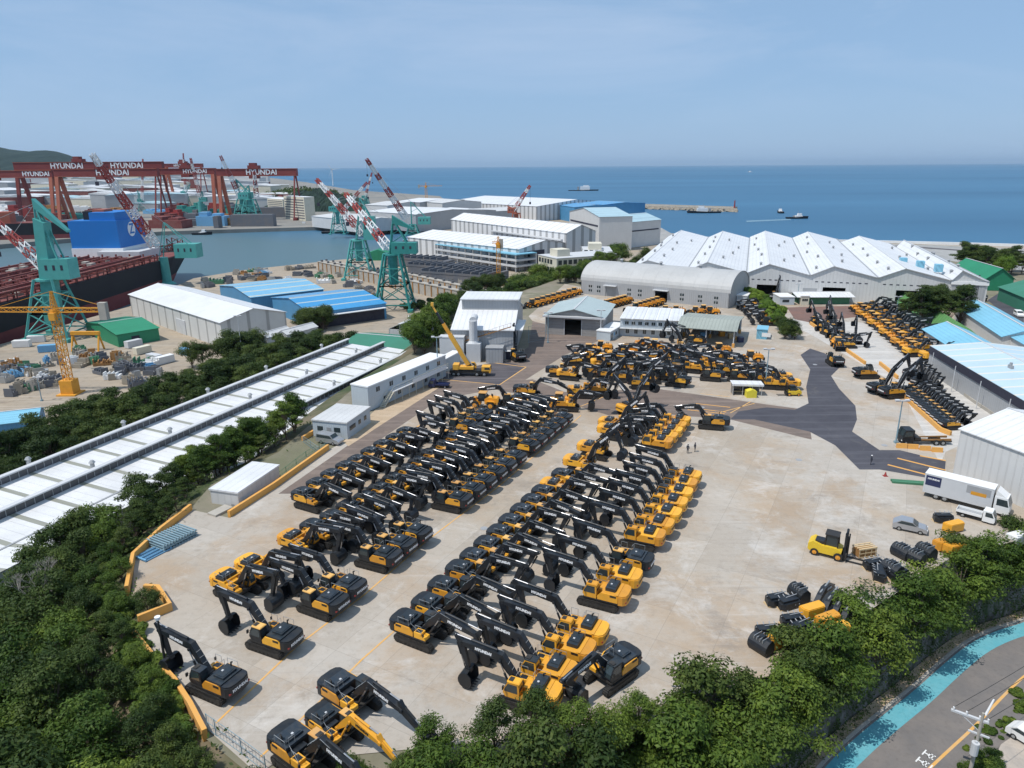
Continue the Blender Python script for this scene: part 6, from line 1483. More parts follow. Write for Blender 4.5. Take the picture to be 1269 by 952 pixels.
for q, h, st, po, ro, lab in [((881,530),165,'dark','tucked','y','lone excavator standing right of the faded orange marking'),
    ((655,491),-12,'dark','stretch','y','excavator with long arm reaching right at the asphalt pad'), ((634,503),175,'dark','tucked','y','excavator with dark cab behind the second row'),
    ((722,492),-8,'yellow','low','y','large yellow excavator with black hood at the crossing'), ((742,489),-5,'yellow','raised','y','yellow excavator with raised arm next to the large one'), ((703,508),-8,'yellow','tucked','y','yellow excavator low in front of the large one'),
    ((641,446),112,'dark','high','y','excavator with upright arm at the tall factory door'), ((1107,492),12,'dark','raised','y','front one of two excavators with raised arms at the right ramp'), ((1092,487),12,'dark','raised','y','rear one of two excavators with raised arms at the right ramp'),
    ((782,512),35,'yellow','raised','y','excavator with the longest raised arm by the middle row'), ((790,520),150,'dark','raised','y','dark excavator with raised arm behind the five yellow ones')]:
    exc(st, po, ro, G(*q), R(h), lab, None)
# machines without an arm
def make_noarm():
    root = make_exc('dark', 'tucked', 'y'); root.name = 'excavator_without_arm'
    for k in list(kids[root.name] if root.name in kids else []): pass
    return root
def strip_arm(root):
    for k in [c for c in root.children if c.name.split('.')[0] in ('boom', 'stick', 'bucket', 'boom_cylinder', 'stick_cylinder', 'bucket_cylinder')]:
        for g in list(k.children): kids.pop(g.name, None); bpy.data.objects.remove(g)
        kids.pop(k.name, None)
        if root.name in kids: kids[root.name] = [q for q in kids[root.name] if q is not k]
        bpy.data.objects.remove(k)
o = exc('dark', 'tucked', 'n', G(1074, 468), R(3), 'armless excavator standing at the low yellow barrier', None); strip_arm(o)
o = exc('dark', 'tucked', 'm', G(1034, 452), R(85), 'armless excavator seen from behind on the pale ramp', None); strip_arm(o)
# crowd of machines in front of the canopy
crowd = [(693,466,-8,'dark','raised'),(712,452,8,'dark','parked'),(707,470,-20,'yellow','tucked'),(738,466,-10,'dark','tucked'),(733,448,160,'yellow','tucked'),(757,470,-12,'dark','raised'),(748,456,-5,'yellow','tucked'),
 (773,460,170,'dark','parked'),(779,473,-10,'dark','raised'),(795,481,-8,'dark','high'),(768,446,-20,'yellow','tucked'),(790,456,15,'dark','parked'),(806,474,-10,'dark','raised'),(812,462,150,'dark','raised'),(801,447,165,'yellow','parked'),
 (826,470,158,'dark','parked'),(832,458,160,'dark','parked'),(824,446,-20,'yellow','tucked'),(842,449,158,'dark','parked'),(838,478,155,'dark','tucked'),(848,436,150,'dark','raised'),(856,461,160,'yellow','parked'),(866,449,165,'dark','parked'),
 (880,471,163,'dark','parked'),(874,458,160,'yellow','parked'),(896,464,160,'dark','parked'),(890,447,170,'dark','tucked'),(914,472,160,'dark','parked'),(908,457,160,'dark','tucked'),(930,463,165,'dark','parked'),(938,474,160,'dark','tucked'),
 (955,481,170,'yellow','tucked'),(972,482,172,'yellow','parked'),(962,474,172,'yellow','tucked'),(784,438,-30,'dark','tucked'),(860,427,160,'dark','raised')]
for i, (x, y, h, st, po) in enumerate(crowd):
    if po == 'high': po = 'raised'
    elif po == 'raised': po = rj.choice(['raised', 'parked2', 'parked3'])
    elif po == 'parked': po = rj.choice(['parked', 'parked2', 'level2', 'tucked'])
    exc(st, po, 'y', G(x, y), R(h), 'excavator packed in the mixed crowd in front of the office row and canopy', 'mixed crowd of excavators before the canopy', .97)
def loader(q, h, lab, grp=None, sc=1.0): return inst('loader', make_loader, lab, 'wheel loader', G(*q), R(h), grp, sc)
loader((600, 505), 168, 'lone yellow wheel loader at the top of the short left facing row', None, 1.1)
loader((694, 505), 168, 'yellow wheel loader at the far end of the dark tailed row', None, 1.05)
for i, (q, h) in enumerate([((745,436),172),((800,432),-5),((812,434),170),((776,440),175),((891,439),178),((930,449),180),((842,441),10),((730,440),175)]):
    loader(q, h, 'yellow wheel loader at the back of the mixed crowd below the offices', 'wheel loaders behind the mixed crowd')
for i in range(9):
    t = i/8; loader((660+52*t, 381-15*t), 205, f'{ORD[i+1]} wheel loader from the left in the row beneath the trees', 'wheel loaders lined under the trees')
for a, q, n, nm in [((752,382),(774,376),6,'left'),((788,386),(814,378),6,'middle')]:
    for i in range(n):
        t = i/(n-1); loader((a[0]+(q[0]-a[0])*t, a[1]+(q[1]-a[1])*t), 200, f'{ORD[i+1]} wheel loader from the front in the {nm} row by the vaulted hall', f'{nm} loader row by the vaulted hall')
for q in ((825,390),(838,390)): loader(q, 185, 'wheel loader in the pair behind the white roof slabs', 'pair of loaders behind the slabs')
for q in ((862,391),(872,389),(880,391)): loader(q, 180, 'wheel loader parked just behind the grey green canopy', 'three loaders behind the canopy')
loader((929, 383), 190, 'wheel loader beside the grey box shed')
# small excavators by the low yellow barrier
for i in range(11):
    t = i/10; p = G(1127+51*t, 488+43*t)
    exc('dark', 'tucked', 'y', p, R(8), f'{ORD[i+1]} small excavator from the top of the row behind the yellow barrier', 'small excavators behind the yellow barrier', .72)
for i in range(5):
    t = i/4; exc('dark', 'tucked', 'd', G(1130+20*t, 466+22*t), R(30), f'{ORD[i+1]} dark machine in the cluster above the small excavators', 'dark machines above the small row', .8)
# right hand double row
for i in range(15):
    t = i/14; q = (1064+70*t**1.03, 386+55*t**1.05)
    if i % 3 == 2: exc('yellow', 'tucked', 'y', G(*q), R(6), f'{ORD[i+1]} machine, an excavator, in the left file of the right yard', 'left file of the right yard')
    else: loader(q, 6, f'{ORD[i+1]} machine, a wheel loader, in the left file of the right yard', 'left file of the right yard')
for i in range(14):
    t = i/13; q = (1079+72*t, 384+52*t)
    exc('yellow' if i % 2 else 'dark', 'parked' if i in (8, 10, 12) else 'tucked', 'y', G(*q), R(4), f'{ORD[i+1]} excavator in the file along the green screen', 'file along the green screen')
exc('yellow', 'low', 'y', G(1158, 448), R(2), 'large yellow crawler machine at the end of the green screen', None, 1.15)
for i, (x, y, h, po) in enumerate([(1011,402,95,'raised'),(1019,408,90,'parked'),(1029,404,85,'raised'),(1025,415,100,'parked'),(1036,412,90,'raised'),(1037,424,95,'parked'),(1046,421,85,'raised'),(1030,396,80,'raised'),(1051,431,0,'parked'),(1060,425,80,'high')]):
    exc('dark', po, 'd' if i % 2 else 'y', G(x, y), R(h), 'excavator with arm up in the small cluster on the right apron', 'small cluster on the right apron', .82)
loader((1037, 431), 260, 'yellow loader seen from behind at the corner of the small cluster')
for i, (x, y) in enumerate([(936,386),(941,391),(946,396),(951,403),(945,385),(952,392),(958,399)]):
    exc('dark', 'tucked', 'd' if i % 2 else 'y', G(x, y), R(175), 'machine parked in the double file along the light green hedge', 'machines along the light green hedge', .95)
for i, (x, y, h, lab) in enumerate([(960,371,40,'excavator with raised arm behind the guard hut'),(1004,371,120,'excavator with raised arm behind the white shelter'),(1096,370,90,'excavator with upright arm at the factory doors'),(1213,372,90,'excavator with upright arm at the big open factory door')]):
    exc('dark', 'high', 'y', G(x, y), R(h), lab, None, .95)
# ------------------------------------------------------------------ vehicles and yard goods
inst('carh', lambda: make_car('silver'), 'silver hatchback parked alone left of the bucket pile', 'car', G(1127, 657), R(-30))
inst('van', lambda: make_car('silver', 'van'), 'silver van parked beside the grey blue cabin', 'van', G(409, 549), R(-22))
inst('carw', lambda: make_car('white'), 'white car cut by the bottom right edge', 'car', G(1277, 922, 10.3), R(-60))
inst('vanw', lambda: make_car('white', 'van'), 'white van on the side street at the right edge', 'van', G(1262, 392), R(250))
hb = math.atan2(*(lambda d: (d.y, d.x))(G(1243, 642)-G(1160, 620)))
inst('box', lambda: make_truck('box'), 'long box truck with picture side parked along the white hall', 'truck', G(1230, 634), hb)
inst('flat', lambda: make_truck('flat'), 'small white flatbed truck next to the long box truck', 'truck', G(1217, 645), hb)
inst('chas', lambda: make_truck('chassis'), 'black bare chassis truck behind the orange road barriers', 'truck', G(1128, 549), R(176))
inst('pick', lambda: make_truck('pick'), 'small navy blue truck parked by the asphalt pad', 'truck', G(540, 480), R(172))
inst('fork', make_forklift, 'yellow and black forklift with long forks on the open concrete', 'forklift', G(1028, 688), R(-32), None, 1.12)
inst('fork', make_forklift, 'small yellow forklift beside the glazed shelter', 'forklift', G(981, 490), R(178), None, .8)
inst('mcrane', make_mobile_crane, 'yellow crane truck with telescopic boom raised on the asphalt pad', 'crane truck', G(583, 465), R(-4), None, .92)
for i, (q, h, lab) in enumerate([((852, 562), 60, 'person in dark workwear standing left of another on open concrete'), ((861, 560), 200, 'person in dark workwear standing right of the pair on open concrete'), ((1079, 576), 0, 'person with white helmet walking alone on the fresh asphalt')]):
    o = make_person('cloth', 'letter' if i == 2 else 'darkband'); o.location = G(*q); o.rotation_euler.z = R(h); o['label'] = lab
# counterweights, buckets, booms and crates on the right
def make_cw():
    root = thing('spare_counterweight', 'x', 'counterweight'); MB().prism([(-1.5,-.3),(-1.2,-.75),(1.2,-.75),(1.5,-.3),(1.5,.5),(-1.5,.5)], .25, 1.35).prism([(-1.4,-.28),(-1.1,-.7),(1.1,-.7),(1.4,-.28),(1.4,.45),(-1.4,.45)], 1.35, 1.45).build('block', 'yel', root)
    MB().box(-1.4,-1.2,-.6,.6,0,.25).box(1.2,1.4,-.6,.6,0,.25).box(-.1,.1,-.6,.6,0,.25).build('skid', 'wood', root)
    MB().box(-.9,-.7,.5,.53,.5,1.1).box(-.1,.1,.5,.53,.5,1.1).box(.7,.9,.5,.53,.5,1.1).build('bolt_plate', 'dark', root)
    return root
for q, h, lab in [((1005,763),22,'orange counterweight block beside the two stacked arms'),((1024,775),25,'orange counterweight right of the first by the arms'),((1036,788),25,'orange counterweight half hidden by the tree crowns'),((963,800),25,'orange counterweight at the lower left of the goods pile'),((1180,658),20,'largest orange counterweight below the flatbed truck'),((1168,680),18,'orange counterweight above the right buckets'),((1181,685),18,'orange counterweight touching the tree crowns on the right')]:
    inst('cw', make_cw, lab, 'counterweight', G(*q), R(h), 'spare counterweights')
def make_spare_bucket():
    root = thing('spare_bucket', 'x', 'bucket'); make_bucket(root, (0, 0, 1.5), .85, 1.15); root.children[0].name = 'shell'
    m = MB(); [m.box(-.55,.62,y,y+.05,1.3,1.62) for y in (-.5,-.2,.15,.45)]; m.build('lug', 'steel', root); return root
for q, h, lab in [((990,742),200,'black bucket behind the first orange counterweight'),((943,806),215,'black bucket at the left foot of the goods pile, mouth to camera'),((1117,690),205,'big black bucket leftmost of the three large ones'),((1133,697),210,'big black bucket in the middle of the large three'),((1147,690),200,'big black bucket rightmost of the large three'),((1105,712),205,'black bucket partly under the tree crowns')]:
    inst('spb', make_spare_bucket, lab, 'bucket', G(*q), R(h), 'spare buckets', 1.15)
def make_attach():
    root = thing('black_attachment', 'x', 'attachment'); m = MB()
    m.prism([(-1.3,-.4),(-.8,-.7),(1.0,-.6),(1.3,0),(.9,.6),(-1.0,.6)], .15, .8).box(-1.0,.9,-.45,.4,.8,1.05); m.build('casting', 'dark', root)
    m = MB()
    for x in (-.8,-.2,.4,.9): m.tube((x,-.65,.5),(x,.65,1.15),.05)
    m.bar((-1.1,.2,.9),(1.1,.1,1.2),.06).build('pipework', 'grey', root); m = MB().box(-1.2,1.1,-.5,.5,0,.15); m.build('pallet', 'wood', root); return root
for q, h, lab in [((962,748),15,'black fitting at the left end of the upper row'),((976,752),20,'black fitting next to the lone bucket'),((981,774),10,'black fitting below the first orange counterweight'),((992,783),25,'second black fitting below the counterweights'),((950,788),5,'black fitting left of the lowest counterweight'),((1168,646),0,'black fitting left of the largest orange counterweight'),((1082,704),15,'black fitting left of the tree tops'),((1096,708),40,'black fitting pallet touching the tree tops'),((1088,716),70,'black fitting in the heap by the tree tops'),((1112,716),20,'black fitting rightmost in the heap')]:
    inst('att', make_attach, lab, 'attachment', G(*q), R(h), 'black fittings on pallets', 1.15)
def make_spareboom():
    root = thing('spare_boom', 'x', 'excavator arm'); m = MB(); m.limb([(-3.3,.3,.2),(-1.6,1.0,.4),(-.4,1.35,.46),(.8,1.2,.4),(3.1,.4,.2)], -.3, .3); m.build('boom', 'dark', root)
    MB().tube((-2.8,-.4,.4),(-2.8,.4,.4),.15).tube((3,-.4,.4),(3,.4,.4),.15).tube((-1.5,0,1.6),(1.6,0,1.7),.1).build('pin', 'steel', root)
    MB().box(-2.4,-2.1,-.5,.5,0,.3).box(2.2,2.5,-.5,.5,0,.3).build('support_block', 'wood', root)
    text_obj('HYUNDAI', .34, M_['letter'], root, face_mtx((.9,-.31,1.12),(1,0,-.2),(.2,0,1)), bold=.02); return root
for i, q in enumerate([(1020,742),(1030,750),(1041,757),(1052,763)]):
    inst('sb', make_spareboom, f'{ORD[i+1]} black excavator arm from the left lying in the goods pile', 'excavator arm', G(*q), R(48), 'spare arms in the goods pile')
root = thing('timber_crate', 'pale slatted timber crate in front of the forklift', 'crate', G(1070, 688), R(14)); m = MB()
for x in (-1.3,-.4,.5,1.25):
    for y in (-.7,.64): m.box(x, x+.12, y, y+.06, .1, 1.3)
for y in (-.72,.7):
    for z in (.1, .65, 1.2): m.box(-1.35, 1.4, y, y+.03, z, z+.14)
m.build('slat', 'wood', root); m = MB(); [m.box(-1.35,1.4,y,y+.2,1.34,1.4) for y in (-.7,-.3,.1,.5)]; m.build('lid_board', 'wood', root); MB().box(-1.2,1.25,-.6,.6,.1,1.1).build('cargo', 'brown', root)
# blue grey pallets rack at the left corner
root = thing('pallet_stack', 'blue grey steel pallets stacked at the left corner', 'pallet stack', G(214, 670), R(61)); m = MB()
for z in (0, .4, .8):
    for k in range(12): m.box(-2.6+k*.45, -2.4+k*.45, -1.9, 1.9, z+.1, z+.25)
    m.box(-2.7, 2.7, -1.9, -1.7, z, z+.1).box(-2.7, 2.7, 1.7, 1.9, z, z+.1)
m.build('grid', 'bluegrey', root)
root = thing('frame_bundle', 'bundle of blue steel frames lying beside the pallet stack', 'frames', G(190, 686), R(61)); m = MB(); [m.box(-2, 2, y, y+.1, .05, .18+.1*(k % 2)) for k, y in enumerate([-1.2,-.8,-.4,0,.4,.8,1.2])]; m.box(-2,-1.8,-1.2,1.3,.2,.35).box(1.8,2,-1.2,1.3,.2,.35); m.build('frame', 'cont_b', root)
o = MB().box(-1.6,1.6,-.9,.9,0,1.1).build('access_pit', 'conc', loc=G(274, 640, 19.2), rz=R(61)); tag(o, 'concrete pit edge with rails beside the white box container', 'pit')
o = MB().box(-3,3,-.3,.3,.0,.35).box(-3,3,.5,.9,0,.3).build('pipe_bundle', 'hoseg', loc=G(1130, 600), rz=R(-12)); tag(o, 'low green pipe bundle along the edge of the fresh asphalt', 'pipes')
o = MB().tube((0,0,0),(0,0,.75),.28,.05,10).box(-.35,.35,-.35,.35,0,.06).build('traffic_cone', 'red', loc=G(1097, 590)); tag(o, 'red cone at the left end of the green pipes', 'cone')
o = MB().box(-1.1,1.1,-.8,.8,0,1.5).prof([(-1.1,1.5),(1.1,1.5),(0,1.9)],-.8,.8).build('yellow_tank', paint('bright_yellow', (.7,.6,.05)), loc=G(930, 492), rz=0); tag(o, 'bright yellow tank in front of the glazed shelter', 'tank')
# ------------------------------------------------------------------ poles
def lamp(base, top, z, label, mat='bluegrey', head='bar', cat='lamp post'):
    b_ = G(*base, z); t_ = PA(base[0]+(top[0]-base[0]), top[1], b_.y); H = t_.z-z
    root = thing('lamp_post', label, cat, b_); MB().tube((0,0,0),(0,0,H),.16,.09,8).box(-.3,.3,-.3,.3,0,.4).build('pole', mat, root)
    if head == 'bar': MB().box(-1.3,1.3,-.12,.12,H-.1,H+.1).box(-1.3,-.5,-.35,.35,H+.1,H+.25).box(.5,1.3,-.35,.35,H+.1,H+.25).build('lamp_head', 'lgrey', root)
    else: MB().tube((0,0,H),(0,0,H+.35),.25,.3,8).build('lamp_head', 'letter', root)
    return root
lamp((1110, 549), (1119, 497), 20, 'pale blue lamp post beside the black chassis truck')
lamp((948, 482), (951, 433), 20, 'blue lamp post standing behind the glazed shelter')
lamp((744, 419), (745, 385), 20, 'grey lamp post at the corner of the block warehouse', 'lgrey')
lamp((543, 470), (543, 418), 20, 'blue grey lamp post with yellow foot near the white hut')
lamp((207, 833), (196, 768), 20, 'thin black pole with round lamp at the yellow barrier corner', 'frame', 'round')
lamp((679, 425), (679, 388), 20, 'thin lamp post beside the mesh fence')
lamp((1110, 392), (1112, 368), 20, 'lamp post rising through the green screen fence')
lamp((988, 373), (988, 352), 20, 'lamp post by the guard hut in front of the factory')
lamp((1086, 366), (1086, 348), 20, 'lamp post at the factory wall beyond the shelter')
lamp((300, 440), (297, 392), 8, 'tall grey antenna pole among the dark trees', 'lgrey')
lamp((52, 497), (46, 468), 4, 'pale blue pole on the quay at the left edge')
# power pole at the lower right road
b_ = G(1199, 970, 10); root = thing('power_pole', 'concrete power pole with steel crossarms and grey transformer by the road', 'utility pole', b_, R(-35)); H = PA(1208, 884, b_.y).z-10
MB().tube((0,0,0),(0,0,H),.2,.13,10).build('pole', 'conc', root)
MB().box(-2.6,.6,-.09,.09,H-1.0,H-.8).box(-2.6,.6,.16,.24,H-1.0,H-.85).bar((-1.8,0,H-.9),(0,0,H-2.2),.07).box(-.9,.9,-.09,.09,H-2.6,H-2.45).build('crossarm', 'lgrey', root)
MB().tube((-.1,-.55,H-4.6),(-.1,-.55,H-3.2),.36,None,12).tube((-.1,-.55,H-3.2),(-.1,-.55,H-3.0),.12).box(-.3,.1,-.3,-.1,H-4.2,H-3.6).build('transformer', 'lgrey', root)
m = MB(); [m.tube((x,.0,H-.8),(x,0,H-.45),.09,None,6) for x in (-2.4,-1.3,-.2,.5)]; m.tube((.2,.1,H-.2),(.6,.6,H+1.5),.12,.08); m.build('insulator', 'letter', root)
for k, x in enumerate((-2.4,-1.3,.5)):
    p0 = root.matrix_basis @ Vector((x, 0, H-.45)); p1 = p0+Vector((60, 34, 4)); m = MB()
    for i in range(12):
        t0, t1 = i/12, (i+1)/12; f = lambda t: p0.lerp(p1, t)-Vector((0, 0, 4*2.2*t*(1-t))); m.tube(f(t0), f(t1), .025, None, 4, cap=False)
    o = m.build('overhead_wire', 'frame'); tag(o, 'thin overhead wire running from the power pole to the right', 'wire', 'overhead wires at the power pole')
# ------------------------------------------------------------------ lower road and retaining wall
rd = RO
M_['roadasph'] = ground_mat('road_asphalt', (.205, .185, .17), (.165, .155, .15), .25)
M_['bluelane'] = ground_mat('blue_cycle_lane', (.11, .37, .43), (.15, .40, .45), .35, (.09, .28, .33))
def band(name, o0, o1, z, mat, kind='structure', h=0, label=None, cat=None, seg=None):
    a, q = off(rd, o0), off(rd, o1)
    if seg: a, q = a[seg[0]:seg[1]], q[seg[0]:seg[1]]
    m = MB()
    for i in range(len(a)-1):
        if h: m.prism([a[i], a[i+1], q[i+1], q[i]], z, z+h)
        else:
            P = [a[i], a[i+1], q[i+1], q[i]]; s = sum(P[k][0]*P[(k+1) % 4][1]-P[(k+1) % 4][0]*P[k][1] for k in range(4))
            m.add([(*p, z) for p in (P if s > 0 else P[::-1])], [(0, 1, 2, 3)])
    o = m.build(name, mat); tag(o, label, cat, None, kind); return o
# dense smooth centre line
def smooth(poly, n=3):
    for _ in range(n):
        out = [poly[0]]
        for a, q in zip(poly, poly[1:]): out += [(a[0]*.75+q[0]*.25, a[1]*.75+q[1]*.25), (a[0]*.25+q[0]*.75, a[1]*.25+q[1]*.75)]
        poly = out+[poly[-1]]
    return poly
rd = smooth(RO, 2)
band('lower_road', 0, 13.5, 10.0, 'roadasph')
band('blue_cycle_lane', .25, 2.35, 10.006, 'bluelane')
band('road_centre_line', 6.85, 7.15, 10.010, 'lineyel')
band('kerb', -.35, 0, 9.8, 'conc', h=.36)
band('verge', -1.6, -.36, 9.97, 'tan')
band('kerb', 13.5, 13.8, 9.8, 'conc', h=.35)
# white letters on the lower lane
p = G(1147, 929, 10.02)
t = R(38)
m = MB()
def stroke(x0, y0, x1, y1): m.box(x0, x1, y0, y1, 0, .004)
for ox in (0, 1.5):
    stroke(ox, 0, ox+1.0, .14); stroke(ox+.42, .14, ox+.58, .5); stroke(ox+.1, .5, ox+.9, .64); stroke(ox+.1, .5, ox+.24, 1.1); stroke(ox+.76, .5, ox+.9, 1.1); stroke(ox+.1, .84, ox+.9, .94)
    stroke(ox+.1, 1.3, ox+.9, 1.44) if ox else None
o = m.build('road_lettering', 'linewhite', loc=p, rz=t+R(180)); tag(o, kind='structure')
# retaining wall with climbing plants
wl = PX([(1300,655),(1269,660),(1180,686),(1060,762),(985,812),(945,840)])+[(20,58.5),(12,54)]
wl = smooth(wl, 1)
base = off(rd, -1.7)
m = MB(); n = 46
def along(poly, t):
    L = [0]
    for a, q in zip(poly, poly[1:]): L.append(L[-1]+math.hypot(q[0]-a[0], q[1]-a[1]))
    s = t*L[-1]
    for i in range(len(poly)-1):
        if s <= L[i+1]+1e-6:
            f = (s-L[i])/(L[i+1]-L[i]+1e-9); return (poly[i][0]+(poly[i+1][0]-poly[i][0])*f, poly[i][1]+(poly[i+1][1]-poly[i][1])*f)
    return poly[-1]
rr = random.Random(2); rows = 7
for i in range(n+1):
    t = i/n; top = along(wl, t); 
    # nearest point of the kerb side line
    bp = min(((q[0], q[1]) for q in smooth(base, 2)), key=lambda q: math.hypot(q[0]-top[0]-1.2, q[1]-top[1]+1.2))
    for j in range(rows+1):
        f = j/rows; jt = rr.uniform(-.25, .25)
        m.v.append((bp[0]+(top[0]-bp[0])*(f**1.6)+jt, bp[1]+(top[1]-bp[1])*(f**1.6)+jt, 9.8+10.2*f))
for i in range(n):
    for j in range(rows): a = i*(rows+1)+j; m.f.append([a, a+rows+1, a+rows+2, a+1]); m.m.append(0)
wm, nt, b = newmat('retaining_wall_stone'); co = objco(nt)
c = mixc(nt, ramp(nt, noise(nt, co, .5, 6, .7), .42, .6), (.11, .10, .085), (.26, .25, .23)); c = mixc(nt, ramp(nt, noise(nt, objco(nt, (1, 1, .25)), .8, 5, .7), .5, .62), c, (.05, .075, .025))
nt.links.new(c, b.inputs['Base Color']); b.inputs['Roughness'].default_value = .95; bump(nt, b, noise(nt, co, 1.2, 6, .7), .4)
wv = list(m.v)
ro_ = m.build('retaining_wall', wm); tag(ro_, 'tall stained retaining wall overgrown with creepers above the curved road', 'wall')
def leafcloud(name, pts, mat, n, smin, smax, nrm, seed, rad=.5, kind='stuff', label=None, cat=None):
    rr = random.Random(seed); m = MB()
    for p in pts:
        p = Vector(p)
        for _ in range(n):
            d = Vector((rr.gauss(0, 1), rr.gauss(0, 1), rr.gauss(0, .7)))*rad; q = p+d
            nn_ = (Vector(nrm)+Vector((rr.gauss(0, .6), rr.gauss(0, .6), rr.gauss(0, .6)))).normalized(); a = nn_.orthogonal().normalized(); a.rotate(Matrix.Rotation(rr.uniform(0, 6.28), 3, nn_)); b_ = nn_.cross(a); s = rr.uniform(smin, smax)
            m.add([q-a*s, q-b_*s*.5, q+a*s, q+b_*s*.5], [(0, 1, 2, 3)])
    o = m.build(name, mat); tag(o, label, cat, None, kind); return o
pts = []
for i in range(n):
    for j in range(rows):
        if rr.random() < .62:
            a, q = Vector(wv[i*(rows+1)+j]), Vector(wv[(i+1)*(rows+1)+j+1])
            for _ in range(3): pts.append(a.lerp(q, rr.random())+Vector((.25, -.25, 0)))
leafcloud('creepers', pts, 'leafd', 26, .10, .22, (.6, -.7, .5), 9, .55)
leafcloud('kerb_weeds', [(*along(off(rd, -.9), rr.random()), 10.1) for _ in range(260)], 'leaf', 14, .06, .14, (0, 0, 1), 3, .28)
inner = off(rd, 15.5)
leafcloud('verge_hedge', [(*along(inner, t_), 10.4+rr.uniform(0, .8)) for t_ in [rr.random() for _ in range(900)]], 'leaf', 26, .10, .20, (0, 0, 1), 4, .75)
tag(MB().box(0,0,0,0,0,0) and sheet('lot_ground', PX([(1215,975),(1240,925),(1269,905),(1330,880),(1400,990)], 10), 10.3, ground_mat('pale_lot', (.46,.40,.34), (.38,.34,.3), .4)), kind='structure')
o = strip('white_sheeting', off(wl[:4], .6), 1.6, 19.4, 'white', None, 1.2, 'white sheeted strip along the wall top behind the right tree crowns', 'sheeting')
# under-storey on the wooded slopes
rr = random.Random(31); under = []
def slope_ok(x, y):
    if inside(YARD, x, y) and pdist(YARD, x, y) > 1.2: return False
    return True
def P_of(x, y): return x*nn.x+y*nn.y
for _ in range(5200):
    x, y = rr.uniform(-98, 24), rr.uniform(22, 140)
    if P_of(x, y) < -87.5 or inside(YARD, x, y): continue
    if pdist(YARD, x, y) < .8: continue
    if y > 98 and x > -39-(y-98)*.0 and inside(YARD, x, y): continue
    under.append((x, y, hgt(x, y)+rr.uniform(0, 1.2)))
leafcloud('undergrowth', under[:3300], 'leafd', 13, .16, .34, (.1, -.2, 1), 12, 1.1)
# ------------------------------------------------------------------ trees
def scatter(n, x0, x1, y0, y1, ok, dmin, seed):
    rr = random.Random(seed); out = []
    for _ in range(n*40):
        if len(out) >= n: break
        x, y = rr.uniform(x0, x1), rr.uniform(y0, y1)
        if ok(x, y) and all((x-a)**2+(y-b)**2 > dmin**2 for a, b in out): out.append((x, y))
    return out
rt = random.Random(99)
boxfoot = [(-48, 99), (-41, 97), (-37, 110), (-45, 113)]
def okA(x, y): return P_of(x, y) > -91 and not inside(YARD, x, y) and 1.2 < pdist(YARD, x, y) and not inside(boxfoot, x, y) and (y < 126) and x < -16+(y < 50)*8 and y > 24 and x > -.74*y-12
ptsA = scatter(250, -110, 0, 24, 126, okA, 3.2, 5)
for i, (x, y) in enumerate(ptsA):
    d = pdist(YARD, x, y); z = hgt(x, y); c = P_of(x, y)
    lim = 22.6+min(d, 10)*.12 if y > 68 else 23.0+min(d, 12)*.14
    sc = max(.4, min(rt.uniform(1.0, 1.35), (lim-z)/9.2))
    k = rt.choice(['broad', 'broad', 'broad', 'pine']) if y < 90 else rt.choice(['broad', 'pine', 'pine'])
    lf = rt.choice(['leaf', 'leaf', 'leafd']) if k == 'broad' else 'leafd'
    tree(k, i % 3, lf, (x, y, z-.2), f'{"dense broadleaf" if k == "broad" else "dark layered pine"} tree in the wood filling the left slope', 'wood on the left slope', sc, squash=1.0)
# bare dead trees
def make_dead():
    root = thing('dead_tree', 'x', 'tree'); rr = random.Random(4); m = MB()
    def br(p, d, l, r, n):
        q = p+d*l; m.tube(p, q, r, r*.6, 5, cap=False)
        if n: 
            for _ in range(3): br(q, (d+Vector((rr.uniform(-.8,.8), rr.uniform(-.8,.8), rr.uniform(-.2,.5)))).normalized(), l*.72, r*.6, n-1)
    br(Vector((0,0,0)), Vector((0,0,1)), 3.2, .14, 5); m.build('branches', 'deadwood', root); return root
for q, s in (((58,790),.8),((75,775),.7)):
    p = G(*q, 15); inst('dead', make_dead, 'bare grey dead tree rising from the left wood', 'tree', (p.x, p.y, hgt(p.x, p.y)+2), rt.uniform(0, 6), 'dead trees in the left wood', s)
# belt along the bottom and lower right
def okB(x, y):
    d = pdist(YARD, x, y)
    if inside(YARD, x, y): return d < .5
    inr = inside(off(RO, 20)+RO[::-1], x, y)
    return d < 8.5 and not inr and pdist(RO, x, y, False) > 2.5 and y < 96 and x > -7 and (x < 24 or d > 1.5)
ptsB = scatter(115, -10, 86, 36, 96, okB, 2.9, 8)
for i, (x, y) in enumerate(ptsB):
    z = hgt(x, y); z = max(z, 12.2 if x > 12 else z); edge = pdist(YARD, x, y); sc = rt.uniform(.95, 1.3)
    top = 21.2+1.2*rt.random() if x > 24 else 23.8+1.5*rt.random()
    sc = min(sc, (top-z)/8.6); sc = max(sc, .5)
    tree('broad' if i % 2 else 'pine', i % 3, 'leaf' if i % 4 else 'leafd', (x, y, z-.2), f'green {"broadleaf" if i % 2 else "spreading layered"} tree in the belt above the curved road', 'tree belt above the road', sc)
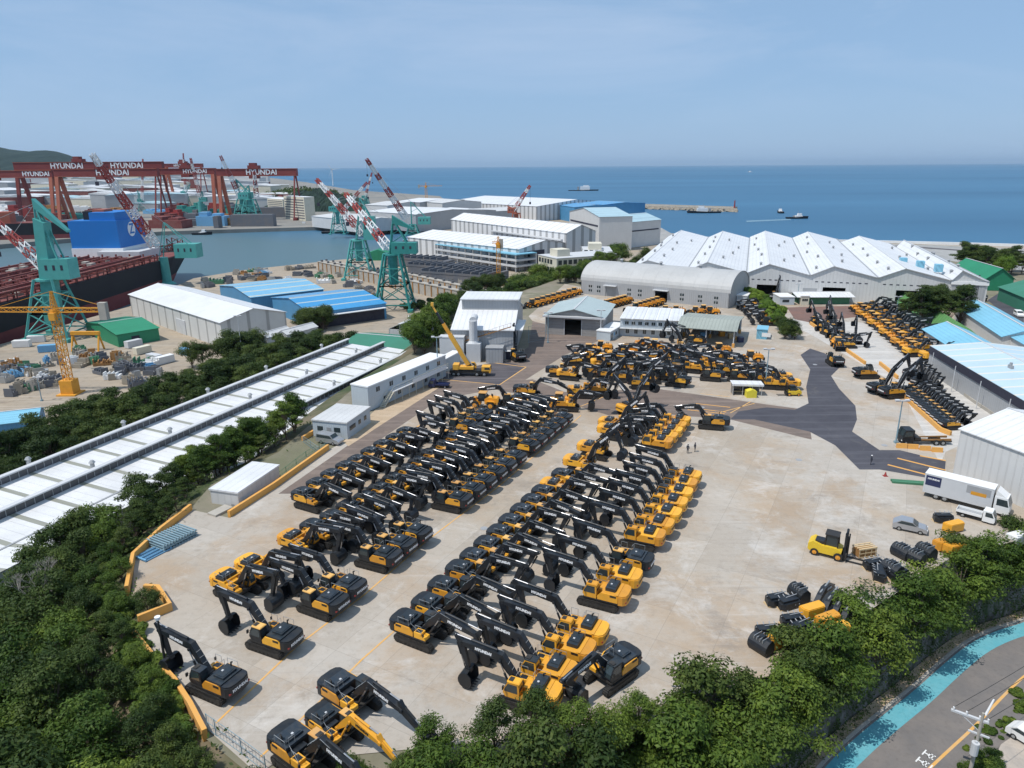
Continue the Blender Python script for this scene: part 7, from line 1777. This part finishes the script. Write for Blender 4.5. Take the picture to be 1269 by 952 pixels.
# wood left of the saw-tooth hall
def okC(x, y): c = P_of(x, y); t_ = x*u.x+y*u.y; return (-147 if t_ < 90 else -160) < c < -130.5 and 40 < t_ < 205
for i, (x, y) in enumerate(scatter(135, -170, -40, 30, 260, okC, 3.8, 15)):
    tree('pine', i % 3, 'leafd', (x, y, hgt(x, y)-.3), 'dark tree in the strip between saw-tooth factory and shipyard', 'tree strip behind the saw-tooth factory', rt.uniform(.9, 1.25))  # layered model also stands in for broadleaf trees of this strip
def clump(px, n, z, spread, kind, leaf, label, grp, s=(.8, 1.1), seed=1):
    rr = random.Random(seed)
    for i in range(n):
        t_ = rr.random(); k = min(len(px)-2, int(t_*(len(px)-1))); f = t_*(len(px)-1)-k
        q = (px[k][0]+(px[k+1][0]-px[k][0])*f, px[k][1]+(px[k+1][1]-px[k][1])*f); p = G(*q, z)
        p.x += rr.uniform(-spread, spread); p.y += rr.uniform(-spread, spread); zz = max(hgt(p.x, p.y), 4) if z is None or z < 19 else z
        tree(kind, i % 3, leaf, (p.x, p.y, zz-.2), label, grp, rr.uniform(*s))
clump([(248,442),(285,438),(310,436)], 14, 8, 4, 'broad', 'leafd', 'dark tree beside the gable of the white ship shed', 'trees by the ship shed', (1.0, 1.4), 2)
clump([(372,408),(388,404),(408,402)], 8, 6, 3, 'broad', 'leafd', 'dark tree in front of the strong blue shed', 'trees before the blue shed', (.9, 1.3), 3)
clump([(408,402),(470,388),(540,380)], 18, 4, 3, 'bush', 'leafd', 'dark bushy tree in the strip below the blue shed canopy', 'bushy trees below the lattice crane', (1.4, 2.2), 4)  # trees built with the bush model
clump([(522,446),(534,425),(545,405),(550,392)], 22, 18, 3, 'broad', 'leaf', 'dark green tree packed against the tall factory', 'trees against the tall factory', (.8, 1.15), 5)
clump([(560,385),(590,362),(620,352)], 16, 6, 5, 'broad', 'leafd', 'dark tree behind the tall factory roof', 'trees behind the tall factory', (.9, 1.2), 6)
clump([(640,372),(668,358),(700,340),(740,325),(770,318)], 60, 9, 8, 'broad', 'leaf', 'green tree in the band between yard and cream office blocks', 'tree band before the office blocks', (1.2, 1.7), 7)
clump([(770,330),(800,320)], 10, 12, 6, 'broad', 'leafd', 'tree beside the big sea hall', 'trees by the sea hall', (.9, 1.2), 8)
clump([(928,372),(945,385),(958,396),(972,408)], 34, 20, 2.0, 'light', 'leafl', 'fresh light green tree of the hedge between canopy and ramp', 'light green hedge trees', (.7, .95), 9)
clump([(972,410),(980,421)], 8, 20, 1.5, 'broad', 'leafd', 'dark tree at the near end of the light green hedge', 'dark trees ending the hedge', (.5, .68), 10)
clump([(1132,400),(1150,400),(1180,404)], 12, 20, 3.5, 'pine', 'leafd', 'large dark pine between green screen and blue sheds', 'pines behind the green screen', (1.0, 1.45), 11)
clump([(1195,338),(1235,342),(1265,345)], 26, 18, 8, 'pine', 'leafd', 'dark tree on the coast behind the green tent halls', 'coast trees behind the tents', (.9, 1.3), 12)  # broadleaf coast trees built with the layered pine model
clump([(1240,345),(1250,348)], 5, 18, 3, 'broad', 'leafl', 'bright green tree between the two green tents', 'bright trees between the tents', (1.0, 1.2), 13)
clump([(960,366),(1000,367)], 7, 20, 1.5, 'broad', 'leafd', 'small round dark tree behind the guard huts', 'small trees behind the guard huts', (.35, .5), 14)
clump([(1190,955),(1220,925),(1242,895),(1275,865)], 16, 10, .8, 'bush', 'leaf', 'roadside bush near the power pole', 'bushes near the power pole', (.4, .65), 15)
clump([(1205,965),(1240,958)], 4, 10, 1.0, 'broad', 'leaf', 'green tree at the foot of the power pole', 'trees at the power pole', (.3, .4), 16)
clump([(560,366),(640,352),(700,338)], 20, 4, 5, 'bush', 'leaf', 'scrub bush on the bank behind the loader row', 'scrub on the bank', (1.0, 1.8), 17)
clump([(140,748),(148,790),(175,848),(205,905),(230,950)], 46, 18, 1.0, 'bush', 'leaf', 'bush growing against the outside of the yard corner barrier', 'bushes outside the corner barrier', (.6, .95), 18)
clump([(140,735),(143,700),(185,655),(222,625)], 22, 18, .9, 'bush', 'leafd', 'bush outside the barrier behind the pallet stack', 'bushes behind the pallet stack', (.6, 1.0), 19)
clump([(245,600),(290,578),(335,556),(368,545)], 26, 18, 2.6, 'pine', 'leaf', 'green tree between the saw-tooth factory and the white box container', 'trees behind the white box container', (.55, .85), 20)  # broadleaf trees here use the layered pine model
clump([(700,352),(716,346),(738,332),(765,322)], 24, 20, 3, 'broad', 'leaf', 'green tree standing behind the left end of the vaulted hall', 'trees behind the vaulted hall', (.6, .9), 21)
clump([(598,372),(625,362),(655,356),(690,342)], 34, 18.9, 3.5, 'bush', 'leafd', 'low bushy tree on the bank between the loader row and the dock', 'bank trees behind the loader row', (1.0, 1.7), 22)  # bush model enlarged in place of trees on the bank
# ------------------------------------------------------------------ air
if HAZE:
    hm = bpy.data.materials.new('haze'); hm.use_nodes = True; nt = hm.node_tree; nt.nodes.remove(nt.nodes['Principled BSDF'])
    pv = nt.nodes.new('ShaderNodeVolumePrincipled'); pv.inputs['Density'].default_value = HAZE; pv.inputs['Color'].default_value = (.6, .8, 1, 1); pv.inputs['Anisotropy'].default_value = .1
    nt.links.new(pv.outputs[0], nt.nodes['Material Output'].inputs['Volume'])
    o = MB().box(-95000, 95000, -2100, 95000, -9, 420).build('haze', hm); tag(o, kind='stuff')
for o in list(bpy.data.objects):
    for k in ('_L', '_W', '_H'):
        if k in o: del o[k]
